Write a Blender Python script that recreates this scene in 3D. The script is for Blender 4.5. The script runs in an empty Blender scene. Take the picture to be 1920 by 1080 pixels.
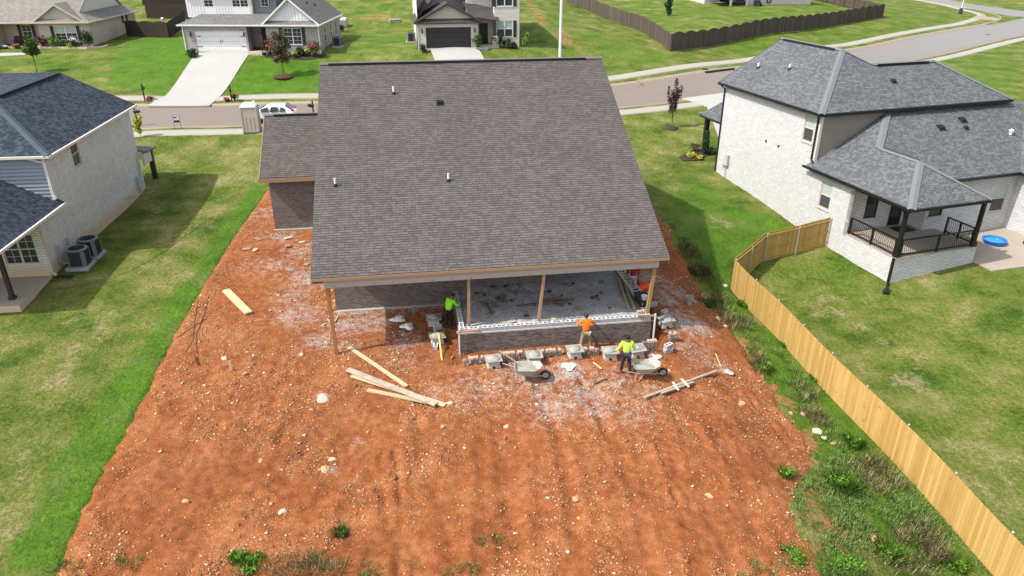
import bpy, bmesh, math, random
import numpy as np
from mathutils import Vector, Matrix
rnd = random.Random(7); NR = np.random.default_rng(11)
SC = bpy.context.scene; COL = SC.collection
R_ = math.radians
# ------------------------------------------------------------------ camera
FPX, PITCH, CAMH = 1379.0, R_(25.6), 16.3
cd = bpy.data.cameras.new('camera'); cam = bpy.data.objects.new('camera', cd); COL.objects.link(cam)
cd.sensor_width = 36; cd.lens = 36 * FPX / 1920; cd.clip_start = .1; cd.clip_end = 5000
cam.location = (0, 0, CAMH); cam.rotation_euler = (math.pi / 2 - PITCH, 0, 0); SC.camera = cam
# ------------------------------------------------------------------ sky, sun, exposure
SUN_AZ, SUN_EL = 68.0, 51.0            # shadows run towards this azimuth (from +Y to +X)
w = bpy.data.worlds.new('World'); SC.world = w; w.use_nodes = True
nt = w.node_tree; bg = nt.nodes['Background']; sky = nt.nodes.new('ShaderNodeTexSky')
sky.sky_type = 'NISHITA'; sky.sun_disc = False; sky.sun_elevation = R_(SUN_EL); sky.sun_rotation = R_(SUN_AZ + 180)
sky.air_density = 1.0; sky.dust_density = 2.5; sky.ozone_density = 1.0
hz_ = nt.nodes.new('ShaderNodeHueSaturation'); hz_.inputs['Saturation'].default_value = .5; hz_.inputs['Value'].default_value = 1.12   # thin bright cloud
nt.links.new(sky.outputs[0], hz_.inputs['Color']); nt.links.new(hz_.outputs[0], bg.inputs[0]); bg.inputs[1].default_value = 0.15
sl = bpy.data.lights.new('sun', 'SUN'); sun = bpy.data.objects.new('sun', sl); COL.objects.link(sun)
sl.energy = 3.0; sl.angle = R_(1.0); sl.color = (1, .955, .89)
sd = Vector((math.sin(R_(SUN_AZ)) * math.cos(R_(SUN_EL)), math.cos(R_(SUN_AZ)) * math.cos(R_(SUN_EL)), -math.sin(R_(SUN_EL))))
sun.rotation_euler = sd.to_track_quat('-Z', 'Y').to_euler(); sun.location = (-30, -20, 60)
SC.view_settings.view_transform = 'Standard'; SC.view_settings.look = 'None'
SC.view_settings.exposure = 0.78; SC.view_settings.gamma = 1; SC.view_settings.use_curve_mapping = False
# ------------------------------------------------------------------ terrain height field
CP = np.array([
 (-7.5,27.4,0),(6,27,-.05),(0,22,-.1),(0,15,-.3),(-10,18,0),(9,18,-.45),(-2,29,0),(-8.5,34,.1),(-12,42,.3),(8.3,33,.15),(8.6,40,.35),(-10,52,1.0),(0,52,1.0),(0,40,.3),
 (-23.8,34.6,.35),(-23.9,31,.12),(-26,31,.15),(-25.3,48.7,.5),(-20,40,.45),(-16,30,.3),(-17,18,.15),(-25,25,.4),(-14,12,0),(-40,40,.5),(-40,20,.4),(-60,30,.5),
 (-28,59,2.0),(-20,59.5,2.0),(-5,61.5,2.05),(9.5,66.5,2.2),(17.5,70,2.3),(-50,60,2.0),
 (-30,73,2.2),(-15,74,2.3),(8,80,2.7),(27,92,2.9),(45,106,2.9),(65,118,3),(90,145,3.1),(-50,74,2.3),(-70,70,2.2),
 (-28,65,2.0),(-50,66,2),(0,70,2.2),(25,81,2.4),(45.5,96.5,2.6),(80,124,2.9),(48,90,2.6),(75,109,2.9),(100,120,3),(130,150,3.2),
 (-32,84,4.9),(-24,85,4.9),(-33,95,5.0),(-22,95,5.0),(-7,84,5.2),(0,86,5.0),(-6,96,5.3),(-50,87,4.3),(-58,88,4.4),(-42,84,4.0),(-48,100,4.8),(-16,86,4.9),
 (18.9,91.6,3.8),(60,127,3.9),(14.5,112,4.8),(13,135,6),(30,112,5.2),(8,92,5.0),(4,104,7.0),
 (-14,112,7.5),(-40,112,6.8),(-70,110,6.5),(0,130,9),(-40,140,9),(45,145,6),(70,150,4.5),(95,170,3.4),
 (15,53,.5),(17.9,43.5,-.4),(20.5,36,-.75),(26,36.5,-.3),(33,37,-.1),(25,30,-1.0),(20,25,-1.4),(17,18,-1.8),(30,15,-1.7),(36,30,-.5),(40,50,.8),(30,62,1.8),(45,75,2.4),(22,58,1.3),(22,52,.6),(60,70,2.2),
 (10.6,48,.6),(12,58,1.3),(11,42,.0),(11.5,36.3,-1.15),(13.3,27,-1.5),(11.3,26.5,-1.4),(12.5,17,-1.75),(10.5,11,-1.6),(10.2,33.5,-.75),
 (7.7,29,-.25),(9.1,25,-.75),(8.9,31.5,-.1),(15,8,-1.9),(0,5,-.6),(-20,5,-.2),(30,2,-2),
 (0,300,12),(-150,300,12),(150,300,6),(-150,60,2),(-150,-40,0),(150,-40,-2),(200,100,3),(0,-40,-1)], float)
def _phi(r2): return np.where(r2 > 0, .5 * r2 * np.log(np.maximum(r2, 1e-9)), 0)
_S = 50.0
_p = CP[:, :2] / _S; _n = len(_p)
_A = np.zeros((_n + 3, _n + 3)); _A[:_n, :_n] = _phi(((_p[:, None] - _p[None]) ** 2).sum(-1)) + np.eye(_n) * 2e-4
_A[:_n, _n] = 1; _A[:_n, _n + 1:] = _p; _A[_n, :_n] = 1; _A[_n + 1:, :_n] = _p.T
_W = np.linalg.solve(_A, np.concatenate([CP[:, 2], np.zeros(3)]))
def HH(x, y):
    x = np.asarray(x, float); y = np.asarray(y, float); sh = x.shape
    q = np.stack([x.ravel(), y.ravel()], -1) / _S; out = np.empty(len(q))
    for i in range(0, len(q), 20000):
        c = q[i:i + 20000]; d = ((c[:, None] - _p[None]) ** 2).sum(-1)
        out[i:i + 20000] = _phi(d) @ _W[:_n] + _W[_n] + c @ _W[_n + 1:]
    return out.reshape(sh)
def h(x, y): return float(HH(np.array([x]), np.array([y]))[0])
_sp, _cp = math.sin(PITCH), math.cos(PITCH)
def ray(px, py):
    X = (px - 960) / FPX; v = (py - 540) / FPX
    return np.array([X, _cp - v * _sp, -(_sp + v * _cp)])
def atz(px, py, z):
    r = ray(px, py); t = (z - CAMH) / r[2]; return Vector((r[0] * t, r[1] * t, z))
def G(px, py):                         # pixel of the photograph -> point on the terrain (survey helper)
    r = ray(px, py); z = 1.0
    ts = np.concatenate([np.linspace(12, 140, 500), np.linspace(140.5, 420, 300)])
    P = ts[:, None] * r[None]; g = P[:, 2] + CAMH - HH(P[:, 0], P[:, 1])
    k = np.argmax(g < 0)
    if g[k] >= 0: k = len(ts) - 1
    a, b = ts[max(k - 1, 0)], ts[k]; ga, gb = g[max(k - 1, 0)], g[k]
    t = a + (b - a) * ga / (ga - gb) if ga != gb else a
    x, y = r[0] * t, r[1] * t
    return Vector((x, y, h(x, y)))
def GL(pts): return [G(*p) for p in pts]
# ------------------------------------------------------------------ numpy noise and polygon tools
def vnoise(x, y, s, seed=0):
    r = np.random.default_rng(seed); T = r.random((256, 256))
    x = x / s; y = y / s; xi = np.floor(x).astype(int); yi = np.floor(y).astype(int); fx = x - xi; fy = y - yi
    fx = fx * fx * (3 - 2 * fx); fy = fy * fy * (3 - 2 * fy)
    g = lambda a, b: T[a % 256, b % 256]
    return (g(xi, yi) * (1 - fx) + g(xi + 1, yi) * fx) * (1 - fy) + (g(xi, yi + 1) * (1 - fx) + g(xi + 1, yi + 1) * fx) * fy
def fbm(x, y, s, seed=0, o=4):
    t = 0; a = 1; n = 0
    for i in range(o): t = t + a * vnoise(x + 37 * i, y - 19 * i, s / 2 ** i, seed + i); n += a; a *= .5
    return t / n
def sdpoly(x, y, poly):                # signed distance, negative inside
    d = np.full(x.shape, 1e9); ins = np.zeros(x.shape, bool); n = len(poly)
    for i in range(n):
        ax, ay = poly[i][:2]; bx, by = poly[(i + 1) % n][:2]
        ex, ey = bx - ax, by - ay; L = ex * ex + ey * ey + 1e-12
        t = np.clip(((x - ax) * ex + (y - ay) * ey) / L, 0, 1)
        d = np.minimum(d, (x - ax - t * ex) ** 2 + (y - ay - t * ey) ** 2)
        c = (ay > y) != (by > y)
        ins ^= c & (x < ex * (y - ay) / (ey if abs(ey) > 1e-12 else 1e-12) + ax)
    d = np.sqrt(d); return np.where(ins, -d, d)
def dline(x, y, pts):
    d = np.full(x.shape, 1e9)
    for a, b in zip(pts[:-1], pts[1:]):
        ex, ey = b[0] - a[0], b[1] - a[1]; L = ex * ex + ey * ey + 1e-12
        t = np.clip(((x - a[0]) * ex + (y - a[1]) * ey) / L, 0, 1)
        d = np.minimum(d, (x - a[0] - t * ex) ** 2 + (y - a[1] - t * ey) ** 2)
    return np.sqrt(d)
def sstep(a, b, x): t = np.clip((x - a) / (b - a), 0, 1); return t * t * (3 - 2 * t)
def catmull(pts, n=8):
    P = [Vector(p) for p in pts]; P = [P[0] * 2 - P[1]] + P + [P[-1] * 2 - P[-2]]; out = []
    for i in range(1, len(P) - 2):
        a, b, c, d = P[i - 1:i + 3]
        for k in range(n):
            t = k / n
            out.append(.5 * ((2 * b) + (c - a) * t + (2 * a - 5 * b + 4 * c - d) * t * t + (3 * b - a - 3 * c + d) * t ** 3))
    return out + [P[-2]]
# ------------------------------------------------------------------ mesh builder: every build() is ONE object
class MB:
    def __init__(s): s.v = []; s.f = []; s.m = []; s.uv = {}
    def poly(s, pts, m=0, uv=None):
        k = len(s.v); s.v += [tuple(p) for p in pts]; s.f.append(tuple(range(k, k + len(pts)))); s.m.append(m)
        if uv: s.uv[len(s.f) - 1] = uv
        return s
    def add(s, V, Fs, m=0):
        k = len(s.v); s.v += [tuple(p) for p in V]
        for f in Fs: s.f.append(tuple(i + k for i in f)); s.m.append(m)
        return s
    def hexa(s, c, m=0):               # 8 corners: bottom ring, top ring
        return s.add(c, [(3, 2, 1, 0), (4, 5, 6, 7), (0, 1, 5, 4), (1, 2, 6, 5), (2, 3, 7, 6), (3, 0, 4, 7)], m)
    def bmm(s, x0, y0, z0, x1, y1, z1, m=0):
        return s.hexa([(x0, y0, z0), (x1, y0, z0), (x1, y1, z0), (x0, y1, z0), (x0, y0, z1), (x1, y0, z1), (x1, y1, z1), (x0, y1, z1)], m)
    def box(s, c, d, M=None, m=0, taper=1.0):
        x, y, z = d[0] / 2, d[1] / 2, d[2] / 2; t = taper
        P = [Vector(p) for p in [(-x, -y, -z), (x, -y, -z), (x, y, -z), (-x, y, -z), (-x * t, -y * t, z), (x * t, -y * t, z), (x * t, y * t, z), (-x * t, y * t, z)]]
        if M: P = [M @ p for p in P]
        return s.hexa([p + Vector(c) for p in P], m)
    def beam(s, a, b, w, t, m=0, up=(0, 0, 1)):
        a = Vector(a); b = Vector(b); d = (b - a).normalized(); u = Vector(up)
        if abs(d.dot(u)) > .97: u = Vector((0, 1, 0))
        sx = d.cross(u).normalized() * w / 2; sy = sx.cross(d).normalized() * t / 2
        return s.hexa([a - sx - sy, a + sx - sy, a + sx + sy, a - sx + sy, b - sx - sy, b + sx - sy, b + sx + sy, b - sx + sy], m)
    def tube(s, pts, r, n=8, m=0):
        P = [Vector(p) for p in pts]; rr = r if isinstance(r, (list, tuple)) else [r] * len(P); k = len(s.v); u = None
        for i, p in enumerate(P):
            d = (P[min(i + 1, len(P) - 1)] - P[max(i - 1, 0)]).normalized()
            if u is None: u = d.orthogonal().normalized()
            u = (u - d * u.dot(d)).normalized(); w_ = d.cross(u)
            s.v += [tuple(p + (u * math.cos(2 * math.pi * j / n) + w_ * math.sin(2 * math.pi * j / n)) * rr[i]) for j in range(n)]
        for i in range(len(P) - 1):
            for j in range(n): s.f.append((k + i * n + j, k + i * n + (j + 1) % n, k + (i + 1) * n + (j + 1) % n, k + (i + 1) * n + j)); s.m.append(m)
        s.f.append(tuple(k + j for j in reversed(range(n)))); s.m.append(m)
        s.f.append(tuple(k + (len(P) - 1) * n + j for j in range(n))); s.m.append(m)
        return s
    def lathe(s, prof, c=(0, 0, 0), n=16, M=None, m=0, caps=True):
        k = len(s.v); c = Vector(c)
        for r, z in prof:
            for j in range(n):
                p = Vector((r * math.cos(2 * math.pi * j / n), r * math.sin(2 * math.pi * j / n), z))
                s.v.append(tuple((M @ p if M else p) + c))
        for i in range(len(prof) - 1):
            for j in range(n): s.f.append((k + i * n + j, k + i * n + (j + 1) % n, k + (i + 1) * n + (j + 1) % n, k + (i + 1) * n + j)); s.m.append(m)
        if caps:
            s.f.append(tuple(k + j for j in reversed(range(n)))); s.m.append(m)
            s.f.append(tuple(k + (len(prof) - 1) * n + j for j in range(n))); s.m.append(m)
        return s
    def slab(s, pts, t, m=0):          # polygon with its outward face up; thickness straight down
        P = [Vector(p) for p in pts]; n = len(P); k = len(s.v)
        nn = sum(((P[i] - P[0]).cross(P[i + 1] - P[0]) for i in range(1, n - 1)), Vector())
        if nn.z < 0: P = P[::-1]
        s.v += [tuple(p) for p in P] + [(p.x, p.y, p.z - t) for p in P]
        s.f.append(tuple(range(k, k + n))); s.f.append(tuple(k + n + i for i in reversed(range(n)))); s.m += [m, m]
        for i in range(n): j = (i + 1) % n; s.f.append((k + j, k + i, k + n + i, k + n + j)); s.m.append(m)
        return s
    def prism(s, pts, z0, z1, m=0):
        return s.slab([(p[0], p[1], z1) for p in pts], z1 - z0, m)
    def panel(s, p0, p1, z0, z1, holes=(), depth=.1, m=0):   # upright wall skin; outward is to the right of p0->p1
        p0 = Vector((p0[0], p0[1], 0)); p1 = Vector((p1[0], p1[1], 0)); L = (p1 - p0).length; d = (p1 - p0) / L; nrm = Vector((d.y, -d.x, 0))
        us = sorted({0, L} | {q for hh in holes for q in hh[:2]}); zs = sorted({z0, z1} | {q for hh in holes for q in hh[2:4]})
        P = lambda u, z, o=0: p0 + d * u + Vector((0, 0, z)) - nrm * o
        for a, b in zip(us[:-1], us[1:]):
            for c, e in zip(zs[:-1], zs[1:]):
                mu, mz = (a + b) / 2, (c + e) / 2
                if any(hh[0] < mu < hh[1] and hh[2] < mz < hh[3] for hh in holes): continue
                s.poly([P(a, c), P(b, c), P(b, e), P(a, e)], m)
        for a, b, c, e in [hh[:4] for hh in holes]:
            s.poly([P(a, c), P(b, c), P(b, c, depth), P(a, c, depth)], m); s.poly([P(a, e, depth), P(b, e, depth), P(b, e), P(a, e)], m)
            s.poly([P(a, c), P(a, c, depth), P(a, e, depth), P(a, e)], m); s.poly([P(b, c, depth), P(b, c), P(b, e), P(b, e, depth)], m)
        return s
    def mesh(s, name, mat=None, smooth=False):
        me = bpy.data.meshes.new(name); me.from_pydata(s.v, [], s.f); me.update()
        for q in (mat if isinstance(mat, (list, tuple)) else [mat]):
            if q: me.materials.append(q)
        if any(s.m): me.polygons.foreach_set('material_index', s.m)
        V = np.array(s.v, float); uvl = me.uv_layers.new(name='UVMap'); out = np.zeros((len(me.loops), 2)); li = 0
        for i, f in enumerate(s.f):
            if i in s.uv: out[li:li + len(f)] = s.uv[i]
            else:
                n = me.polygons[i].normal; a = Vector((0, 0, 1)).cross(n)
                a = a.normalized() if a.length > .02 else Vector((1, 0, 0)); b = n.cross(a)
                q = V[list(f)]; out[li:li + len(f), 0] = q @ np.array(a); out[li:li + len(f), 1] = q @ np.array(b)
            li += len(f)
        uvl.data.foreach_set('uv', out.ravel())
        if smooth: me.polygons.foreach_set('use_smooth', [True] * len(me.polygons))
        return me
    def build(s, name, mat=None, parent=None, smooth=False, loc=None):
        o = bpy.data.objects.new(name, s.mesh(name, mat, smooth)); COL.objects.link(o)
        if parent: o.parent = parent
        if loc: o.location = loc
        return o
def npobj(name, V, Fq, mat, parent=None, smooth=False):        # big meshes from arrays (n-gon count fixed)
    me = bpy.data.meshes.new(name); n, k = Fq.shape
    me.vertices.add(len(V)); me.vertices.foreach_set('co', np.asarray(V, np.float32).ravel())
    me.loops.add(n * k); me.loops.foreach_set('vertex_index', Fq.astype(np.int32).ravel())
    me.polygons.add(n); me.polygons.foreach_set('loop_start', np.arange(0, n * k, k, dtype=np.int32))
    if smooth: me.polygons.foreach_set('use_smooth', np.ones(n, bool))
    me.update(calc_edges=True); me.materials.append(mat)
    o = bpy.data.objects.new(name, me); COL.objects.link(o)
    if parent: o.parent = parent
    return o
def attr(o, name, a):
    at = o.data.attributes.new(name, 'FLOAT', 'POINT'); at.data.foreach_set('value', np.asarray(a, np.float32).ravel())
def tag(o, label=None, cat=None, group=None, kind=None):
    if label: o['label'] = label
    if cat: o['category'] = cat
    if group: o['group'] = group
    if kind: o['kind'] = kind
    return o
def thing(name, label, cat, loc=(0, 0, 0), rz=0, group=None):
    o = bpy.data.objects.new(name, None); COL.objects.link(o); o.location = loc; o.rotation_euler = (0, 0, R_(rz)); o.empty_display_size = .2
    return tag(o, label, cat, group)
def copy_tree(o, parent=None):
    c = o.copy(); COL.objects.link(c)
    if parent: c.parent = parent
    for ch in list(o.children): copy_tree(ch, c)
    return c
# ------------------------------------------------------------------ materials
class NT:
    def __init__(s, name, rough=.8, spec=.3):
        s.mat = bpy.data.materials.new(name); s.mat.use_nodes = True; s.t = s.mat.node_tree; s.b = s.t.nodes['Principled BSDF']
        s.b.inputs['Roughness'].default_value = rough; s.b.inputs['Specular IOR Level'].default_value = spec
    def n(s, typ, ins=None, **kw):
        q = s.t.nodes.new('ShaderNode' + typ)
        for k, v in kw.items(): setattr(q, k, v)
        for k, v in (ins or {}).items():
            if hasattr(v, 'is_linked') or hasattr(v, 'links'): s.t.links.new(v, q.inputs[k])
            else: q.inputs[k].default_value = v
        return q
    def uv(s): return s.n('UVMap').outputs[0]
    def obj(s): return s.n('TexCoord').outputs['Object']
    def pos(s): return s.n('NewGeometry').outputs['Position']
    def noise(s, vec, scale, detail=3, rough=.55): return s.n('TexNoise', {'Vector': vec, 'Scale': scale, 'Detail': detail, 'Roughness': rough}).outputs['Fac']
    def vmul(s, vec, v): return s.n('VectorMath', {0: vec, 1: v}, operation='MULTIPLY').outputs[0]
    def math(s, op, a, b=0.0, clamp=False): return s.n('Math', {0: a, 1: b}, operation=op, use_clamp=clamp).outputs[0]
    def ramp(s, fac, stops):
        q = s.n('ValToRGB', {'Fac': fac}); e = q.color_ramp.elements
        while len(e) < len(stops): e.new(.5)
        for i, (p, c) in enumerate(stops): e[i].position = p; e[i].color = (*(c if hasattr(c, '__len__') else (c, c, c)), 1)
        return q.outputs[0]
    def mix(s, fac, a, b, mode='MIX'):
        q = s.n('Mix', data_type='RGBA', blend_type=mode)
        for i, v in ((0, fac), (6, a), (7, b)):
            if hasattr(v, 'links'): s.t.links.new(v, q.inputs[i])
            elif i and len(v) == 3: q.inputs[i].default_value = (*v, 1)
            else: q.inputs[i].default_value = v
        return q.outputs[2]
    def attr(s, name): return s.n('Attribute', attribute_name=name).outputs['Fac']
    def island(s): return s.n('NewGeometry').outputs['Random Per Island']
    def objrand(s): return s.n('ObjectInfo').outputs['Random']
    def hsv(s, col, h_=.5, sat=1.0, val=1.0): 
        return s.n('HueSaturation', {'Color': col, 'Hue': h_, 'Saturation': sat, 'Value': val}).outputs[0]
    def bump(s, hgt, dist, strength=1.0):
        q = s.n('Bump', {'Height': hgt, 'Distance': dist, 'Strength': strength}); s.t.links.new(q.outputs[0], s.b.inputs['Normal']); return q
    def col(s, c):
        if hasattr(c, 'links'): s.t.links.new(c, s.b.inputs['Base Color'])
        else: s.b.inputs['Base Color'].default_value = (*c, 1)
        return s
def plain(name, c, rough=.6, var=.12, scale=6, spec=.3, metal=0):
    k = NT(name, rough, spec); n1 = k.noise(k.obj(), scale, 4); v = k.math('ADD', k.math('MULTIPLY', n1, 2 * var), 1 - var)
    k.col(k.hsv(k.mix(0.0, c, c), val=v)); k.b.inputs['Metallic'].default_value = metal; return k.mat
def shingle(name, a, b, c, streak=.25):
    k = NT(name, .92, .15); uv = k.uv()
    b1 = k.n('TexBrick', {'Vector': uv, 'Color1': (*a, 1), 'Color2': (*b, 1), 'Mortar': (a[0] * .42, a[1] * .42, a[2] * .42, 1), 'Scale': 1.0, 'Mortar Size': .008, 'Mortar Smooth': .3, 'Brick Width': .34, 'Row Height': .143, 'Bias': 0.0}, offset=.37, squash=1.5, squash_frequency=3)  # dark line colour paints in the shadow along shingle edges and joints
    b2 = k.n('TexBrick', {'Vector': k.n('VectorMath', {0: uv, 1: (.17, 0, 0)}).outputs[0], 'Color1': (1, 1, 1, 1), 'Color2': (0, 0, 0, 1), 'Mortar': (.5, .5, .5, 1), 'Scale': 1.0, 'Mortar Size': 0.0, 'Brick Width': .21, 'Row Height': .143}, offset=.61, squash=.7, squash_frequency=2)
    m1 = k.mix(k.math('MULTIPLY', k.math('GREATER_THAN', b2.outputs[0], .62), .62), b1.outputs[0], (*c,))
    g = k.noise(uv, 90, 2); big = k.noise(uv, .35, 3)
    v = k.math('ADD', k.math('MULTIPLY', g, .5), k.math('ADD', k.math('MULTIPLY', big, streak), .75 - streak / 2))
    k.col(k.hsv(m1, val=v)); 
    k.bump(k.math('ADD', k.math('MULTIPLY', b1.outputs['Fac'], -1.0), k.math('MULTIPLY', b2.outputs[0], .45)), .008); return k.mat
def brick(name, a, b, mortar, bw=.205, rh=.0745, ms=.011, dirt=0.0, vertical=False, blot=.0, dcol=(.55, .42, .28), dz=0.0):
    k = NT(name, .88, .2); uv = k.uv()
    if vertical:
        sx = k.n('SeparateXYZ', {0: uv}); uv = k.n('CombineXYZ', {0: sx.outputs[1], 1: sx.outputs[0], 2: 0.0}).outputs[0]
    t = k.n('TexBrick', {'Vector': uv, 'Color1': (*a, 1), 'Color2': (*b, 1), 'Mortar': (*mortar, 1), 'Scale': 1.0, 'Mortar Size': ms, 'Mortar Smooth': .2, 'Brick Width': bw, 'Row Height': rh})
    c = t.outputs[0]; v = k.math('ADD', k.math('MULTIPLY', k.noise(uv, 30, 3), .3), .85); c = k.hsv(c, val=v)
    big = k.noise(k.obj(), .9, 4)
    if blot: c = k.mix(k.math('MULTIPLY', k.math('SUBTRACT', k.noise(k.obj(), 1.7, 5), .45), blot, True), c, tuple(x * .62 for x in mortar))
    if dirt:
        z = k.n('SeparateXYZ', {0: k.obj()}).outputs[2]
        f = k.math('MULTIPLY', k.math('SUBTRACT', k.math('ADD', .35 + dz, k.math('MULTIPLY', big, .55)), z), dirt, True)
        c = k.mix(k.math('MINIMUM', f, .75), c, dcol)
    k.col(c); k.bump(k.math('MULTIPLY', t.outputs['Fac'], -1.0), .006); return k.mat
def wood(name, a, b, rough=.75, grey=None):
    k = NT(name, rough, .2); o = k.obj(); r = k.objrand()
    n1 = k.noise(k.vmul(o, (14, 14, 14)), 1.0, 3); n2 = k.noise(o, 2.2, 4)
    c = k.mix(n1, a, b); c = k.mix(k.math('MULTIPLY', k.math('SUBTRACT', n2, .5), 1.6, True), c, tuple(x * .55 for x in a))
    c = k.hsv(c, val=k.math('ADD', k.math('MULTIPLY', r, .3), .85))
    if grey: c = k.mix(k.math('MULTIPLY', k.math('SUBTRACT', k.noise(o, 3.5, 6, .7), .46), 5, True), c, grey)
    k.col(c); return k.mat
def leafmat(name, a, b, rough=.6):
    k = NT(name, rough, .25); i = k.island(); c = k.mix(i, a, b); c = k.hsv(c, val=k.math('ADD', .7, k.math('MULTIPLY', k.noise(k.pos(), 1.5, 2), .6)))
    k.col(c); return k.mat
# ground ------------------------------------------------------------
k = NT('grass', .9, .12); p = k.pos(); lush = k.attr('lush'); bare = k.attr('bare')
big = k.noise(p, .16, 4); mid = k.noise(p, .9, 4); sm = k.noise(p, 5, 4); fine = k.noise(k.vmul(p, (1, 1, .3)), 11, 6, .78); st = k.noise(k.vmul(p, (7, 2.0, 3)), 1.0, 4, .65)
m2 = k.noise(p, .42, 5, .62); dull = k.ramp(k.math('ADD', k.math('ADD', k.math('MULTIPLY', m2, .62), k.math('MULTIPLY', fine, .2)), k.math('MULTIPLY', sm, .21)), [(.40, (.042, .088, .009)), (.49, (.105, .142, .021)), (.57, (.175, .18, .047)), (.66, (.28, .25, .12))])
lsh = k.ramp(k.math('ADD', k.math('MULTIPLY', mid, .6), k.math('MULTIPLY', sm, .4)), [(.3, (.026, .092, .005)), (.5, (.062, .155, .009)), (.72, (.125, .205, .02))])
lf = k.math('ADD', lush, k.math('MULTIPLY', k.math('SUBTRACT', k.math('ADD', k.math('MULTIPLY', big, .35), k.math('ADD', k.math('MULTIPLY', sm, .25), k.math('MULTIPLY', mid, .4))), .55), 3.0), True)
c = k.mix(lf, dull, lsh)
bl = k.math('ADD', k.math('MULTIPLY', k.math('ADD', bare, k.math('SUBTRACT', k.math('ADD', k.math('MULTIPLY', mid, .65), k.math('MULTIPLY', sm, .35)), .93)), 5.0), 0.0, True)
c = k.mix(bl, c, k.mix(fine, (.21, .14, .07), (.42, .34, .21)))
red = k.attr('red'); rl = k.math('MULTIPLY', k.math('ADD', red, k.math('SUBTRACT', k.math('ADD', k.math('MULTIPLY', mid, .5), k.math('MULTIPLY', sm, .5)), 1.05)), 6.0, True)
c = k.mix(rl, c, k.mix(sm, (.30, .115, .045), (.42, .2, .1)))
v = k.math('ADD', k.math('ADD', k.math('MULTIPLY', fine, 1.9), k.math('MULTIPLY', st, .6)), -.26)
k.col(k.hsv(c, val=v)); k.bump(k.math('ADD', fine, k.math('MULTIPLY', sm, 1.8)), .08); M_grass = k.mat
k = NT('red_dirt', .95, .1); p = k.pos(); dust = k.attr('dust'); dark_fac = k.attr('dark_soil')
n1 = k.noise(p, .5, 5); n2 = k.noise(p, 3.2, 5, .62); n3 = k.noise(p, 22, 4, .65)
c = k.ramp(k.math('ADD', k.math('MULTIPLY', n1, .45), k.math('MULTIPLY', n2, .55)), [(.3, (.165, .049, .017)), (.5, (.292, .096, .033)), (.7, (.425, .18, .08))])
vo = k.n('TexVoronoi', {'Vector': p, 'Scale': 9.0, 'Randomness': 1.0}); v2 = k.n('TexVoronoi', {'Vector': p, 'Scale': 18.0, 'Randomness': 1.0})
def chips(vv, thr, lim):
    r = k.n('SeparateColor', {0: vv.outputs['Color']}).outputs[0]
    return k.math('MULTIPLY', k.math('GREATER_THAN', r, thr), k.math('LESS_THAN', vv.outputs['Distance'], lim)), r
clus = k.math('MULTIPLY', k.math('SUBTRACT', k.math('ADD', k.math('MULTIPLY', k.noise(p, .9, 4, .65), .5), k.math('MULTIPLY', k.noise(k.vmul(p, (2.2, .45, 1)), 1.0, 4, .6), .5)), .42), 6.0, True)
m1, r1 = chips(vo, .62, .36); m2, r2 = chips(v2, .42, .44)
cc = k.mix(k.n('SeparateColor', {0: v2.outputs['Color']}).outputs[1], (.36, .145, .05), (.52, .30, .14))
trk = k.attr('track'); clus = k.math('MULTIPLY', clus, k.math('SUBTRACT', 1.0, trk, True)); c = k.mix(k.math('MULTIPLY', k.math('MAXIMUM', m1, m2), clus), c, cc)
gd = k.mix(n3, (.27, .235, .205), (.53, .50, .465)); 
df = k.math('MULTIPLY', k.math('ADD', k.math('MULTIPLY', dust, .75), k.math('SUBTRACT', k.math('ADD', k.math('MULTIPLY', n2, 1.3), k.math('MULTIPLY', n3, 1.5)), 1.62)), 2.6, True); df = k.math('MULTIPLY', df, k.math('MULTIPLY', dust, 4.0, True))
c = k.mix(k.math('MULTIPLY', df, .9), c, gd)
c = k.mix(k.math('MULTIPLY', dark_fac, .75), c, (.17, .052, .022))
k.col(k.hsv(c, val=k.math('ADD', .6, k.math('MULTIPLY', n3, .8))))
k.bump(k.math('ADD', k.math('ADD', k.math('MULTIPLY', n2, 1.2), n3), k.math('MULTIPLY', k.math('MAXIMUM', m1, m2), .5)), .06); M_dirt = k.mat
k = NT('stone_chips', .9, .15); i = k.island(); k.col(k.hsv(k.ramp(i, [(0, (.22, .075, .028)), (.35, (.36, .16, .066)), (.75, (.50, .30, .15)), (.95, (.58, .44, .29)), (1, (.60, .54, .47))]), val=k.math('ADD', .75, k.math('MULTIPLY', k.noise(k.pos(), 30, 2), .5)))); M_chip = k.mat
k = NT('grey_chips', .9, .15); k.col(k.ramp(k.island(), [(0, (.22, .2, .19)), (.6, (.42, .40, .38)), (1, (.66, .64, .61))])); M_greychip = k.mat
k = NT('grey_gravel', .9, .2); p = k.obj(); vo = k.n('TexVoronoi', {'Vector': p, 'Scale': 34.0}); r = k.n('SeparateColor', {0: vo.outputs['Color']}).outputs[0]
c = k.mix(r, (.15, .155, .16), (.50, .50, .50)); mud = k.math('MULTIPLY', k.math('SUBTRACT', k.noise(p, .8, 6, .65), .56), 9, True)
c = k.mix(mud, c, (.07, .06, .055)); c = k.mix(k.math('MULTIPLY', k.math('SUBTRACT', k.noise(k.vmul(p, (1, 1, 1)), 2.1, 3), .6), 5, True), c, (.62, .6, .57))
k.col(c); k.bump(vo.outputs['Distance'], -.02); M_gravel = k.mat
k = NT('asphalt', .9, .2); p = k.pos(); c = k.mix(k.noise(p, .22, 4), (.16, .137, .118), (.205, .183, .163)); c = k.mix(k.math('MULTIPLY', k.noise(p, 2.2, 5, .7), .35), c, (.22, .165, .12))
gx = k.n('SeparateXYZ', {0: p}); c = k.mix(k.math('MULTIPLY', k.math('SUBTRACT', gx.outputs[0], 15.0), .02, True), c, (.215, .21, .207)); c = k.mix(k.attr('edge'), c, (.24, .16, .1))
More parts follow.
